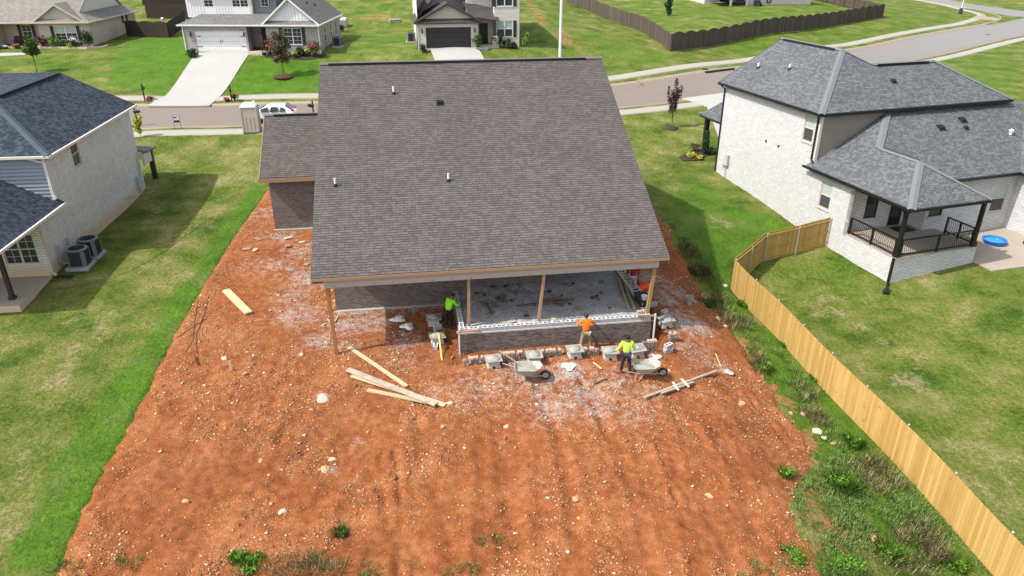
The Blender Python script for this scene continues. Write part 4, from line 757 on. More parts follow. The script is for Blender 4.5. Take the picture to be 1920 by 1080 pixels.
def railing(a, b, name='railing'):
    a = Vector(a); b = Vector(b); d = (b - a).normalized(); L = (b - a).length; mb = MB()
    mb.beam(a + Vector((0, 0, .14)), b + Vector((0, 0, .14)), .05, .08); mb.beam(a + Vector((0, 0, .98)), b + Vector((0, 0, .98)), .09, .06)
    for t in (0, .5, 1): p = a.lerp(b, t); mb.beam(p, p + Vector((0, 0, 1.0)), .09, .09, up=(0, 1, 0))
    r = mb.build(name, M_black, hb); g = MB(); n = int(L / .13)
    for i in range(1, n):
        p = a + d * (L * i / n); g.tube([p + d * .03 * math.sin(z * 9) + Vector((0, 0, z)) for z in np.linspace(.14, .97, 8)], .013, 5)
    g.build('balusters', M_black, r)
railing((.06, -14.42, .765), (.06, -17.85, .765)); railing((.25, -18.06, .765), (5.2, -18.06, .765)); railing((5.4, -17.8, .765), (5.4, -16.0, .765))
mb = MB(); mb.lathe([(.1, 0), (.12, .08), (.08, .16)], (3.1, -16.0, 3.1), 12); mb.tube([(3.1, -16, 3.26), (3.1, -16, 3.5)], .02, 6)
for a in range(5): t = R_(72 * a + 10); mb.beam((3.1 + .12 * math.cos(t), -16 + .12 * math.sin(t), 3.16), (3.1 + .62 * math.cos(t), -16 + .62 * math.sin(t), 3.16), .13, .012)
mb.build('ceiling_fan', M_black, hb)
mb = MB(); mb.box((-.1, -1.7, 1.72), (.2, .38, .78)); mb.tube([(-.08, -1.6, 1.35), (-.08, -1.6, .1)], .03, 6); mb.box((-.08, -1.32, 1.3), (.12, .16, .3)); mb.build('utility_box', M_grey, hb)
for y in (-5.7, -7.05): mb = MB(); mb.box((-.015, y, 4.08), (.03, .15, .15)); mb.build('wall_vent', M_black, hb)
mb = MB(); mb.slab([(.42, 3.3, 3.95), (.42, -.24, 3.95), (2.6, -.24, 4.95), (2.6, 3.3, 4.95)], .1); mb.slab([(2.6, 3.3, 4.95), (2.6, -.24, 4.95), (4.8, -.24, 3.95), (4.8, 3.3, 3.95)], .1); mb.build('porch_roof', M_roof_right, hb); mb = MB(); mb.beam((.36, 3.3, 3.87), (.36, -.24, 3.87), .1, .12); mb.build('porch_gutter', M_black, hb)
mb = MB(); mb.bmm(.4, -.24, .2, 4.8, 3.4, .62); mb.build('porch_floor', M_conc, hb)
mb = MB(); mb.bmm(.75, 2.85, .62, 1.05, 3.15, 3.85); mb.bmm(.68, 2.78, .62, 1.12, 3.22, .9); mb.bmm(.55, 2.9, 3.7, 4.6, 3.1, 3.86); mb.build('porch_post', M_black, hb)
# --- left neighbour ----------------------------------------------------------------
AO, AR = Vector((-23.78, 34.57, 0)), 6.3
_c3, _s3 = math.cos(R_(AR)), math.sin(R_(AR))
def AW(x, y, z=0): return Vector((AO.x + _c3 * x - _s3 * y, AO.y + _s3 * x + _c3 * y, z))
ha = thing('house', 'off-white brick house with blue-black shingles and blue grey siding beside two condensers', 'house', AO, AR)
mb = MB()
mb.panel((0, 0), (0, 2.4), 0, 3.5); mb.panel((0, 2.4), (0, 14.45), 0, 6.1, [(2.98, 3.92, 4.62, 6.0)]); mb.panel((0, 14.45), (-11, 14.45), 0, 6.1); mb.panel((-11, 14.45), (-11, 2.4), 0, 6.1)
mb.panel((-11, .0), (-.0, .0), .2, 3.3, [(9.0, 10.6, 1.15, 2.75)]); mb.panel((-.8, -3.45), (.02, -3.45), -.1, .45); mb.panel((-8, -3.45), (-.8, -3.45), -.1, .45); mb.panel((.02, -3.45), (.02, -.01), -.1, .45)
wa = mb.build('brick_wall', M_br_left, ha)
# cut the wall above the lower roof back to the upper storey
mb = MB(); mb.bmm(-8, -3.44, .1, .0, -.02, .45); mb.build('patio_slab', M_patio, ha)
mb = MB()
for y0, y1, zt in ((2.5, 14.45, 6.06), (.02, 2.5, 3.42)): F = frame3((0, y0, 0), (0, 1), 0); fbox(mb, F, 0, y1 - y0, zt - .26, zt, .002, .012)
mb.build('soldier_course', M_so_left, ha)
SLL = .5; ZUL = 6.18; yn = 2.15; xr_ = -3.95; zl = ZUL + SLL * (.35 - xr_)
mb = MB(); yhp = yn + (.35 - xr_)
mb.slab([(.35, 14.9, ZUL), (.35, yn, ZUL), (xr_, yhp, zl), (xr_, 14.9, zl)], .12); mb.slab([(.35, yn, ZUL), (-11.5, yn, ZUL), (-8.2, yhp, zl), (xr_, yhp, zl)], .12); mb.slab([(xr_, 14.9, zl), (xr_, yhp, zl), (-8.2, yhp, zl), (-8.2, 14.9, zl)], .12); mb.slab([(-8.2, 14.9, zl), (-8.2, yhp, zl), (-11.5, yn, ZUL), (-11.5, 14.9, ZUL)], .12)
ul = mb.build('upper_roof', M_roof_left, ha)
mb = MB(); capstrip(mb, (.35, yn, ZUL), (xr_, yhp, zl), .42, .035, drop=.35); capstrip(mb, (xr_, yhp, zl), (xr_, 14.92, zl), .34, .05); mb.build('ridge_cap', M_cap_left, ul)
mb = MB(); mb.bmm(xr_ + .16, yhp + .6, zl - .1, xr_ + .23, 14.4, zl + .03); mb.build('ridge_vent', M_black_slot, ul)
mb = MB(); ZL = 3.58; ye = -4.4
mb.slab([(.35, 2.55, ZL), (.35, ye, ZL), (-3.1, ye + 3.45, ZL + .52 * 3.45), (-5.4, ye + 3.45, ZL + .52 * 3.45), (-5.4, 2.55, ZL + .52 * 5.75)], .12); mb.slab([(.35, ye, ZL), (-9, ye, ZL), (-5.4, ye + 3.45, ZL + .52 * 3.45), (-3.1, ye + 3.45, ZL + .52 * 3.45)], .12)
mb.build('lower_roof', M_roof_left, ha)
mb = MB()
for i in range(13):
    z0 = 3.55 + i * .195; mb.poly([(-11, 2.33, z0), (-.1, 2.33, z0), (-.1, 2.4, z0 + .195), (-11, 2.4, z0 + .195)]); mb.poly([(-11, 2.4, z0), (-.1, 2.4, z0), (-.1, 2.33, z0), (-11, 2.33, z0)])
mb.build('siding', M_side_blue, ha)
mb = MB(); mb.beam((.4, 14.9, ZUL - .07), (.4, yn - .05, ZUL - .07), .12, .12); mb.beam((.4, yn - .05, ZUL - .07), (-11.5, yn - .05, ZUL - .07), .12, .12); mb.beam((.4, 2.6, ZL - .07), (.4, ye, ZL - .07), .12, .12); mb.beam((.4, ye - .05, ZL - .07), (-9, ye - .05, ZL - .07), .12, .12)
mb.hexa([(.36, 2.52, ZL), (.36, 2.56, ZL), (-5.4, 2.56, ZL + .52 * 5.75), (-5.4, 2.52, ZL + .52 * 5.75), (.36, 2.52, ZL + .08), (.36, 2.56, ZL + .08), (-5.4, 2.56, ZL + .52 * 5.75 + .08), (-5.4, 2.52, ZL + .52 * 5.75 + .08)]) if 0 else None
mb.build('gutter', M_offtrim, ha)
mb = MB(); mb.bmm(-11, 2.15, ZUL - .17, .34, 2.36, ZUL - .15); mb.bmm(.012, 2.36, ZUL - .17, .34, 14.9, ZUL - .15); mb.bmm(-8, ye, ZL - .16, .34, -.02, ZL - .14); mb.bmm(.012, -.02, ZL - .16, .34, 2.5, ZL - .14); mb.build('soffit', M_offtrim, ha)
mb = MB(); mb.bmm(-.12, 2.33, 3.75, .02, 2.39, 6.02); mb.build('corner_trim', M_offtrim, ha)
pipe_down(ha, [(-.75, 2.2, 6.06), (-.28, 2.3, 5.85), (.0, 2.3, 5.8), (.0, 2.3, 4.1), (.12, 2.2, 3.85)], M_offtrim, .05); pipe_down(ha, [(.33, .2, 3.5), (.06, .03, 3.25), (.06, .03, .6), (.3, -.12, .52)], M_trimtan, .05)
mb = MB(); mb.box((.75, -.3, .5), (.85, .2, .07), Matrix.Rotation(R_(-8), 4, 'Z')); mb.build('splash_block', M_black, ha)
window(ha, (0, 5.38, 4.62), (0, 1), .94, 1.38, M_trimtan, sill=M_br_left, upper=plain('red_curtain', (.12, .04, .03), .4, .5, 9)); window(ha, (-2.0, 0, 1.15), (1, 0), 1.6, 1.6, M_trimtan, sashes=2, muntin=1)
mb = MB(); mb.bmm(-.75, -2.75, .45, -.57, -2.57, 3.44); mb.bmm(-.8, -2.8, .45, -.52, -2.52, .6); mb.build('porch_post', M_dkbrown, ha)
mb = MB(); mb.bmm(.0, 13.05, .9, .2, 13.45, 1.75); mb.tube([(.1, 13.3, .9), (.14, 13.3, .3)], .035, 6); mb.tube([(.05, 12.6, .75), (.05, 11.9, .75), (.05, 11.2, 1.0)], .02, 5); mb.box((.05, 13.9, 1.9), (.04, .05, 1.8)); mb.build('meter_box', M_grey, ha)
for y in (1.15, 2.3): mb = MB(); mb.box((.06, y, 1.5), (.12, .2, .32)); mb.tube([(.08, y, 1.35), (.1, y - .2, .8), (.6, y - .3, .7)], .025, 5); mb.build('disconnect_box', M_grey, ha)
mb = MB(); mb.slab([(-2.5, 14.45, 3.55), (.55, 14.45, 3.1), (.55, 16.4, 2.95), (-2.5, 16.4, 3.2)], .1); mb.build('porch_roof', M_roof_mid, ha)
mb = MB(); mb.bmm(.15, 14.5, 2.1, .3, 16.2, 2.95); mb.build('porch_gable', M_offtrim, ha)
mb = MB(); mb.bmm(.06, 15.9, .3, .34, 16.2, 2.9); mb.build('porch_post', M_dkbrown, ha); mb = MB(); mb.bmm(-4, 14.46, .1, .4, 16.4, .5); mb.build('porch_floor', M_patio, ha)
# ------------------------------------------------------------------ houses across the street
def garage_door(parent, x0, x1, z0, z1, y, mat, hw=None):
    mb = MB(); n = 4; dz = (z1 - z0) / n
    for i in range(n):
        mb.bmm(x0, y, z0 + dz * i + .012, x1, y + .05, z0 + dz * (i + 1) - .012)
        for j in range(8):
            a = x0 + (x1 - x0) * (j + .12) / 8; b = x0 + (x1 - x0) * (j + .88) / 8; mb.bmm(a, y - .012, z0 + dz * (i + .2), b, y - .001, z0 + dz * (i + .8))
    mb.bmm(x0, y + .052, z0, x1, y + .07, z1); g = mb.build('garage_door', mat, parent)
    if hw:
        mb = MB()
        for i in (1, 3):
            for a, b in ((x0 + .12, x0 + .62), (x1 - .62, x1 - .12)): mb.bmm(a, y - .03, z0 + dz * i - .03, b, y - .013, z0 + dz * i + .03)
        for a in (-.1, .1): mb.bmm((x0 + x1) / 2 + a - .02, y - .04, z0 + .95, (x0 + x1) / 2 + a + .02, y - .013, z0 + 1.25)
        mb.build('handle', M_black, g)
def battens(mb, x0, x1, z0, z1, y, st=.4, tri=None):
    for x in np.arange(x0 + st / 2, x1, st):
        zt = z1 if tri is None else tri(x)
        if zt > z0 + .05: mb.bmm(x - .025, y - .03, z0, x + .025, y - .002, zt)
def lamp(parent, x, y, z):
    mb = MB(); mb.box((x, y, z), (.14, .14, .3), taper=.7); mb.bmm(x - .05, y, z + .05, x + .05, y + .1, z + .3); mb.build('wall_lamp', M_black, parent)
def gable_front(parent, x0, x1, z0, zt, y, yb, over, mat_roof, mat_wall, trim, batt=True, back=None):
    xm = (x0 + x1) / 2; sl = (zt - z0) / (xm - x0 + over); mb = MB(); yb = yb
    mb.slab([(x0 - over, y - over, z0), (x0 - over, yb, z0), (xm, yb, zt), (xm, y - over, zt)], .14); mb.slab([(xm, y - over, zt), (xm, yb, zt), (x1 + over, yb, z0), (x1 + over, y - over, z0)], .14); r = mb.build('roof', mat_roof, parent)
    mb = MB(); zb = z0 - .02; mb.poly([(x0 - over + .1, y, zb), (x1 + over - .1, y, zb), (xm, y, zt - .14)])
    if batt: battens(mb, x0, x1, zb + .02, zt, y, .35, lambda x: zt - .18 - abs(x - xm) * sl)
    mb.build('gable', mat_wall, parent)
    mb = MB()
    for sx in (x0 - over, x1 + over):
        a, b = Vector((sx, y - over - .02, z0 - .02)), Vector((xm, y - over - .02, zt - .02)); mb.hexa([a + Vector((0, -.03, -.2)), b + Vector((0, -.03, -.2)), b + Vector((0, .0, -.2)), a + Vector((0, 0, -.2)), a + Vector((0, -.03, .02)), b + Vector((0, -.03, .02)), b + Vector((0, 0, .02)), a + Vector((0, 0, .02))] if sx < xm else [b + Vector((0, -.03, -.2)), a + Vector((0, -.03, -.2)), a + Vector((0, 0, -.2)), b + Vector((0, 0, -.2)), b + Vector((0, -.03, .02)), a + Vector((0, -.03, .02)), a + Vector((0, 0, .02)), b + Vector((0, 0, .02))])
    mb.build('rake_board', trim, parent); return r
# white board-and-batten house
g = G(418, 97); wz = g.z
hw_ = thing('house', 'two-storey house of white battens and mottled grey brick with a white double garage door', 'house', (g.x, g.y, wz), 0)
mb = MB(); mb.panel((-3.85, 0), (2.95, 0), -.5, 2.75, [(-2.75 + 3.85, 2.75 + 3.85, 0, 2.15)], .2); mb.panel((-3.85, 12), (-3.85, 0), -.5, 2.75); mb.panel((2.95, 0), (2.95, 2.0), -.3, 2.75); mb.panel((2.95, 2.0), (5.0, 2.0), -.3, 2.75, [(.9, 1.85, .15, 2.3)], .2)
mb.panel((5.0, 2.0), (5.0, 0), -.3, 2.75); mb.panel((5.0, 0), (10.6, 0), -.4, 2.75, [(1.85, 3.8, .75, 2.45)], .1); mb.panel((10.6, 0), (10.6, 11), -.6, 2.75, [(3.0, 3.9, .7, 2.3), (6.0, 6.9, .7, 2.3), (8.6, 9.5, .7, 2.3)], .1); mb.panel((10.6, 11), (-3.85, 12), -.6, 2.75)
mb.build('brick_wall', M_br_grey, hw_)
garage_door(hw_, -2.74, 2.74, 0, 2.14, .06, M_white, True)
for x in (-3.15, 2.95 - .35): lamp(hw_, x, -.12, 1.75)
mb = MB(); mb.slab([(-4.3, -.45, 2.85), (5.2, -.45, 2.85), (5.2, 1.6, 3.75), (-2.3, 1.6, 3.75)], .14); mb.slab([(-4.3, -.45, 2.85), (-2.3, 1.6, 3.75), (-2.3, 12, 3.75), (-4.3, 12, 2.85)], .14); mb.build('lower_roof', M_roof_mid, hw_)
gable_front(hw_, 5.0, 10.6, 2.85, 5.55, 0, 11.4, .35, M_roof_mid, M_side_white, M_white)
mb = MB(); mb.slab([(4.7, -.45, 2.78), (11.0, -.45, 2.78), (10.3, 0, 3.2), (5.3, 0, 3.2)], .1); mb.build('pent_roof', M_roof_mid, hw_)
mb = MB(); mb.beam((-4.35, -.5, 2.78), (11.0, -.5, 2.74), .13, .14); mb.beam((10.98, -.4, 2.78), (10.98, 11.4, 2.78), .13, .14); mb.beam((10.7, -.06, 2.7), (10.7, -.06, -.2), .09, .08); mb.beam((-3.95, -.06, 2.7), (-3.95, -.06, -.2), .09, .08); mb.build('gutter', M_white, hw_)
mb = MB(); mb.panel((-3.75, 1.55), (3.3, 1.55), 3.4, 6.2, [(1.95, 2.95, 4.45, 5.9), (5.0, 6.75, 4.45, 5.9)], .08); mb.panel((-3.75, 11), (-3.75, 1.55), 3.4, 6.2); battens(mb, -3.75, -1.9, 3.72, 6.2, 1.55, .33); battens(mb, -.75, 1.1, 3.72, 6.2, 1.55, .33); battens(mb, 3.02, 3.3, 3.72, 6.2, 1.55, .2); mb.build('upper_wall', M_side_white, hw_)
mb = MB()
for i in range(16): z0 = 3.3 + i * .18; mb.poly([(3.3, 2.0, z0), (5.9, 2.0, z0), (5.9, 2.04, z0 + .18), (3.3, 2.04, z0 + .18)]); mb.poly([(5.9, 2.0, z0), (5.9, 9, z0), (5.9, 9, z0 + .18), (5.9, 2.0, z0 + .18)]); mb.poly([(3.3, 2.04, z0), (5.9, 2.04, z0), (5.9, 2.0, z0), (3.3, 2.0, z0)])
mb.build('siding', M_side_grey, hw_)
mb = MB(); mb.slab([(-4.2, 1.1, 6.15), (6.3, 1.1, 6.15), (4.2, 6, 8.6), (-2.2, 6, 8.6)], .14); mb.slab([(-4.2, 11.4, 6.15), (-4.2, 1.1, 6.15), (-2.2, 6, 8.6)], .14); mb.slab([(6.3, 1.1, 6.15), (6.3, 11.4, 6.15), (4.2, 6, 8.6)], .14); mb.slab([(6.3, 11.4, 6.15), (-4.2, 11.4, 6.15), (-2.2, 6, 8.6), (4.2, 6, 8.6)], .14); mb.build('upper_roof', M_roof_mid, hw_)
window(hw_, (-3.75 + 1.95, 1.55, 4.45), (1, 0), 1.0, 1.45, M_white, -.06, 1, 1); window(hw_, (-3.75 + 5.0, 1.55, 4.45), (1, 0), 1.75, 1.45, M_white, -.06, 2, 1); window(hw_, (4.25, 2.0, 4.45), (1, 0), .85, 1.5, M_white, .02, 1, 1)
window(hw_, (6.85, 0, .75), (1, 0), 1.95, 1.7, M_white, -.08, 2, 1, sill=M_br_grey, shutters=M_dkbrown)
for y in (3.0, 6.0, 8.6): window(hw_, (10.6, y, .7), (0, 1), .9, 1.6, M_white, -.08)
mb = MB(); mb.bmm(3.9, 2.05, .1, 4.8, 2.15, 2.3); mb.build('door', M_dkbrown, hw_); mb = MB(); mb.bmm(3.05, -.1, .0, 3.3, .15, 2.72); mb.build('porch_post', M_dkbrown, hw_)
mb = MB(); mb.bmm(2.97, -.6, -.3, 5.2, 1.99, .08); mb.bmm(3.1, -1.0, -.3, 5.1, -.61, -.06); mb.build('porch_step', M_br_tan, hw_)
for x, y in ((8.9, 3.4), (9.3, 5.2)): roof_pipe(hw_, (x, y, 5.55 - (x - 7.8) * .85), .3, .07, M_black, False)
def condenser(p, rz, s=.86, hh_=.82, label='', pad=True):
    c = thing('condenser', label, 'air conditioner', p, rz, 'air conditioning condensers beside house walls'); q = s / 2; cr = s * .16
    def oct_(z, e=0): a = q + e; return [(-a + cr, -a, z), (a - cr, -a, z), (a, -a + cr, z), (a, a - cr, z), (a - cr, a, z), (-a + cr, a, z), (-a, a - cr, z), (-a, -a + cr, z)]
    mb = MB(); mb.prism([v[:2] for v in oct_(0)], .02, .08)
    for k in range(4):
        M = Matrix.Rotation(R_(90 * k), 4, 'Z'); mb.box(M @ Vector((q - cr * .52, q - cr * .52, hh_ / 2)), (cr * 1.5, .05, hh_ - .1), Matrix.Rotation(R_(90 * k - 45), 4, 'Z'))
    mb.lathe([(q * 1.12, hh_ - .07), (q * 1.14, hh_), (q * .92, hh_ + .03), (q * .86, hh_ + .01), (q * .86, hh_ - .07)], (0, 0, 0), 20, caps=False); mb.build('cabinet', M_acgrey, c)
    mb = MB(); mb.prism([(v[0] * .95, v[1] * .95) for v in oct_(0)], .08, hh_ - .08); 
    for k in range(4):
        M = Matrix.Rotation(R_(90 * k), 4, 'Z')
        for z in np.arange(.13, hh_ - .1, .09): mb.box(M @ Vector((q * .97, 0, z)), (.02, s - 2.2 * cr, .035), M)
    mb.build('coil_grille', M_acdark, c)
    mb = MB(); mb.lathe([(q * .2, hh_ - .02), (q * .2, hh_ + .03)], (0, 0, 0), 12)
    for r in (.36, .52, .68, .84): mb.lathe([(q * r - .008, hh_ + .012), (q * r + .008, hh_ + .012), (q * r + .008, hh_ + .022), (q * r - .008, hh_ + .022), (q * r - .008, hh_ + .012)], (0, 0, 0), 20, caps=False)
    for k in range(4): a = R_(45 + 90 * k); mb.beam((0, 0, hh_ - .05), (q * .8 * math.cos(a), q * .8 * math.sin(a), hh_ - .05), .2, .01)
    mb.build('fan_guard', M_black, c)
    if pad: mb = MB(); mb.bmm(-q - .12, -q - .12, -.35, q + .12, q + .12, .02); mb.build('pad', M_conc, c)
    return c
condenser((g.x + 11.9, g.y + 3.2, h(g.x + 11.9, g.y + 3.2) + .12), 0, .95, .95, 'grey condenser at the right side of the white batten house')
# brown garage house
g3 = G(842, 90); bz = g3.z
h3 = thing('house', 'cream brick house with brown-black roof, taupe gable and dark double garage door', 'house', (g3.x, g3.y, bz), 9)
mb = MB(); mb.panel((-3.3, 0), (3.25, 0), -.5, 2.6, [(3.3 - 2.45, 3.3 + 2.45, 0, 2.15)], .2); mb.panel((-3.3, 13), (-3.3, 0), -.6, 6.0); mb.panel((3.25, 0), (3.25, 2.3), -.4, 2.6); mb.panel((3.25, 2.3), (5.2, 2.3), -.3, 2.8, [(.4, 1.35, .1, 2.3)], .2); mb.panel((5.2, 2.3), (5.2, 1.2), -.3, 6.1); mb.panel((5.2, 1.2), (8.0, 1.2), -.5, 6.2, [(.25, 2.05, .9, 2.6), (.25, 2.05, 4.1, 5.7)], .1); mb.panel((8.0, 1.2), (8.0, 12), -.6, 6.2); mb.panel((8, 12), (-3.3, 13), -.6, 6.0); mb.panel((2.2, 3.0), (5.2, 3.0), 2.8, 6.2, [(1.2, 1.75, 4.7, 5.8)], .1)
b3 = mb.build('brick_wall', M_br_cream, h3)
garage_door(h3, -2.44, 2.44, 0, 2.14, .06, M_door_dark)
for x in (-2.85, 2.85): lamp(h3, x, -.12, 1.75)
gable_front(h3, -3.3, 3.25, 2.72, 4.65, 0, 6.5, .4, M_roof_brown, M_side_beige, M_dkbrown)
mb = MB(); mb.slab([(-3.7, -.42, 2.66), (3.65, -.42, 2.66), (3.0, 0, 3.05), (-3.0, 0, 3.05)], .1); mb.slab([(-3.7, -.2, 2.7), (-3.7, 5.5, 2.7), (-2.0, 5.5, 5.2), (-1.1, 2.4, 5.3)], .12)
mb.slab([(2.6, 1.2, 3.1), (5.6, .6, 2.75), (5.6, 2.6, 3.7), (1.8, 3.3, 4.6)], .1); mb.slab([(2.2, 3.2, 4.7), (.3, 3.2, 5.2), (.3, 5, 5.6), (2.2, 3.6, 4.7)], .1); mb.build('lower_roof', M_roof_brown, h3)
mb = MB(); mb.panel((-3.28, 4.6), (2.25, 4.6), 2.8, 6.0); battens(mb, -3.2, 2.2, 2.8, 6.0, 4.6, .4); mb.build('upper_wall', M_side_beige, h3)
mb = MB(); mb.slab([(-3.8, 4.2, 5.95), (8.4, .9, 6.15), (5.2, 6.5, 8.8), (-.5, 6.5, 8.8)], .14); mb.slab([(-3.8, 13.4, 5.95), (-3.8, 4.2, 5.95), (-.5, 6.5, 8.8)], .14); mb.slab([(8.4, .9, 6.15), (8.4, 12.4, 6.15), (5.2, 6.5, 8.8)], .14); mb.slab([(8.4, 12.4, 6.1), (-3.8, 13.4, 5.95), (-.5, 6.5, 8.8), (5.2, 6.5, 8.8)], .14); mb.build('upper_roof', M_roof_brown, h3)
window(h3, (5.45, 1.2, .9), (1, 0), 1.8, 1.7, M_white, -.08, 2, 0, upper=M_blind, sill=M_br_cream, shutters=M_dkbrown); window(h3, (5.45, 1.2, 4.1), (1, 0), 1.8, 1.6, M_white, -.08, 2, 0, sill=M_br_cream, shutters=M_dkbrown); window(h3, (3.4, 3.0, 4.7), (1, 0), .55, 1.1, M_dkbrown, -.08, sill=M_br_cream)
mb = MB(); mb.bmm(3.7, 2.35, .1, 4.6, 2.45, 2.3); mb.build('door', M_black, h3); mb = MB(); mb.bmm(5.0, .55, .1, 5.3, .85, 2.7); mb.build('porch_post', M_dkbrown, h3); mb = MB(); mb.bmm(3.27, .3, -.35, 5.6, 2.29, .1); mb.bmm(4.9, .25, .1, 5.5, .9, 1.1); mb.build('porch_floor', M_br_tan, h3)
mb = MB(); mb.beam((-3.72, -.4, 2.6), (3.7, -.4, 2.6), .12, .12); mb.beam((-3.4, -.06, 2.6), (-3.4, -.06, -.1), .09, .08); mb.beam((3.35, -.06, 2.6), (3.35, -.06, 0), .09, .08); mb.build('gutter', M_dkbrown, h3)
g4 = G(771, 79); condenser((g4.x, g4.y, g4.z + .1), 9, .95, .95, 'grey condenser left of the cream house with the dark garage door')
# tan house on the far left
g1 = G(173, 87); tz = g1.z
h1 = thing('house', 'single-storey tan brick house with broad grey roof and flower beds along its front', 'house', (g1.x, g1.y, tz), 4)
mb = MB(); mb.panel((-5.6, 0), (0, 0), -.4, 2.7, [(1.75, 4.2, .75, 2.3)], .1); mb.panel((0, 0), (0, 14), -.6, 2.7, [(9.6, 10.3, 1.6, 2.6), (10.9, 11.6, 1.6, 2.6)], .1); mb.panel((-5.6, 1.7), (-5.6, 0), -.4, 2.7); mb.panel((-10.4, 1.7), (-5.6, 1.7), -.4, 2.7, [(2.0, 3.1, .75, 2.3)], .1); mb.panel((-10.4, 0), (-10.4, 1.7), -.4, 2.7); mb.panel((-18, 0), (-10.4, 0), -.4, 2.7); mb.panel((0, 14), (-18, 14), -.6, 2.7); mb.panel((-18, 14), (-18, 0), -.6, 2.7)
mb.build('brick_wall', M_br_tan, h1)
mb = MB(); mb.slab([(.45, -.45, 2.78), (-18.5, -.45, 2.78), (-18.5, 7, 7.3), (-1.0, 7, 7.3), (-1.0, .95, 3.65)], .14); mb.slab([(-1.0, 7, 7.3), (-18.5, 7, 7.3), (-18.5, 14.45, 2.78), (.45, 14.45, 2.78), (-1.0, 13.05, 3.65)], .14); mb.slab([(.45, -.45, 2.78), (-1.0, .95, 3.65), (-1.0, 13.05, 3.65), (.45, 14.45, 2.78)], .1); r1 = mb.build('roof', M_roof_grey, h1)
mb = MB(); n = 22
for i in range(n):
    z0 = 3.6 + i * .165; hw2 = (7.25 - z0 - .165) / .605
    if hw2 > 0: mb.poly([(-1.12, 7 - hw2, z0), (-1.12, 7 + hw2, z0), (-1.16, 7 + hw2, z0 + .165), (-1.16, 7 - hw2, z0 + .165)])
mb.poly([(-1.18, 1, 3.5), (-1.18, 13, 3.5), (-1.18, 7, 7.15)]); mb.build('gable', M_side_cream, h1)
gable_front(h1, -5.75, -.35, 2.78, 4.75, -.1, 3.6, .3, M_roof_grey, M_side_beige, M_trimtan)
mb = MB(); mb.slab([(-6.1, -.5, 2.72), (0, -.5, 2.72), (-.7, -.12, 3.1), (-5.4, -.12, 3.1)], .08); mb.build('pent_roof', M_roof_grey, h1)
mb = MB(); mb.beam((.5, -.5, 2.7), (-18.5, -.5, 2.7), .14, .16); mb.beam((.5, -.4, 2.7), (.5, 14.4, 2.7), .14, .16); mb.beam((.06, .06, 2.7), (.06, .06, -.2), .09, .09); mb.build('gutter', M_trimtan, h1)
window(h1, (-5.6 + 1.75, 0, .75), (1, 0), 2.45, 1.55, M_white, -.08, 2, 1, upper=M_blind, sill=M_br_tan, shutters=M_dkbrown); window(h1, (-8.4, 1.7, .75), (1, 0), 1.1, 1.55, M_white, -.08, 1, 1, sill=M_br_tan, shutters=M_dkbrown)
for y in (9.6, 10.9): window(h1, (0, y, 1.6), (0, 1), .7, 1.0, M_dkbrown, -.08)
mb = MB(); mb.bmm(-10.4, -.3, -.3, -5.61, 1.69, .08); mb.build('porch_floor', M_patio, h1); mb = MB(); mb.bmm(-5.95, -.2, .0, -5.62, .1, .9); mb.build('pillar', M_br_tan, h1)
bed = MB(); bp = [g1 + Vector(v) for v in ((1.6, .6, 0), (1.7, -.6, 0), (.2, -1.5, 0), (-4.6, -1.3, 0), (-10.2, -1.2, 0), (-10.2, .1, 0), (-5.6, .1, 0), (.2, .1, 0))]
bed.prism(bp, tz - .4, tz + .02); bo = bed.build('flower_bed', M_mulch); tag(bo, kind='structure')
bed = MB(); 
for a, b in zip(bp[:5], bp[1:5]): bed.beam((a.x, a.y, tz + .0), (b.x, b.y, tz + .0), .2, .26)
tag(bed.build('bed_edging', M_br_tan), 'low tan brick edging round the flower bed of the tan house', 'edging')
# house behind the long fence with a covered patio
g5 = G(1420, 15)
h5 = thing('house', 'white house behind the long weathered fence with a covered patio on two pale posts', 'house', (g5.x, g5.y, g5.z), 18)
mb = MB(); mb.panel((.2, 3), (13, 3), -.6, 2.9); mb.panel((.2, 7), (.2, 3), -.6, 2.9); mb.panel((-6, 7), (.2, 7), -.6, 2.9, [(3.0, 4.8, .1, 2.2)], .1); mb.panel((-6, 13), (-6, 7), -.6, 2.9); mb.panel((13, 3), (13, 13), -.6, 2.9); mb.panel((13, 13), (-6, 13), -.6, 2.9); mb.build('wall', M_br_cream, h5)
mb = MB(); mb.slab([(-6.5, 2.4, 2.95), (13.5, 2.4, 2.95), (9, 8, 5.8), (-2, 8, 5.8)], .14); mb.slab([(-6.5, 13.5, 2.95), (-6.5, 2.4, 2.95), (-2, 8, 5.8)], .14); mb.slab([(13.5, 2.4, 2.95), (13.5, 13.5, 2.95), (9, 8, 5.8)], .14); mb.slab([(13.5, 13.5, 2.95), (-6.5, 13.5, 2.95), (-2, 8, 5.8), (9, 8, 5.8)], .14); mb.build('roof', M_roof_grey, h5)
mb = MB(); mb.poly([(-2.9, 7.03, .1), (-1.3, 7.03, .1), (-1.3, 7.03, 2.2), (-2.9, 7.03, 2.2)]); mb.build('pane', M_glass, h5)
for x in (-3.4, -.2): mb = MB(); mb.bmm(x - .15, 2.7, -.1, x + .15, 3.0, 2.9); mb.build('patio_post', M_offtrim, h5)
mb = MB(); mb.bmm(-6.6, 2.4, -.5, .19, 6.99, .05); mb.build('patio_slab', M_conc, h5)
mb = MB(); mb.lathe([(.42, 0), (.5, .06), (.5, .12), (.42, .16), (.3, .12), (.3, .06), (.42, 0)], (4.2, 2.9, .9), 16, Matrix.Rotation(R_(90), 4, 'X'), caps=False); mb.build('hose_reel', M_black, h5)
_q = lambda x, y: Vector((g5.x + math.cos(R_(18)) * x - math.sin(R_(18)) * y, g5.y + math.sin(R_(18)) * x + math.cos(R_(18)) * y, g5.z + .05))
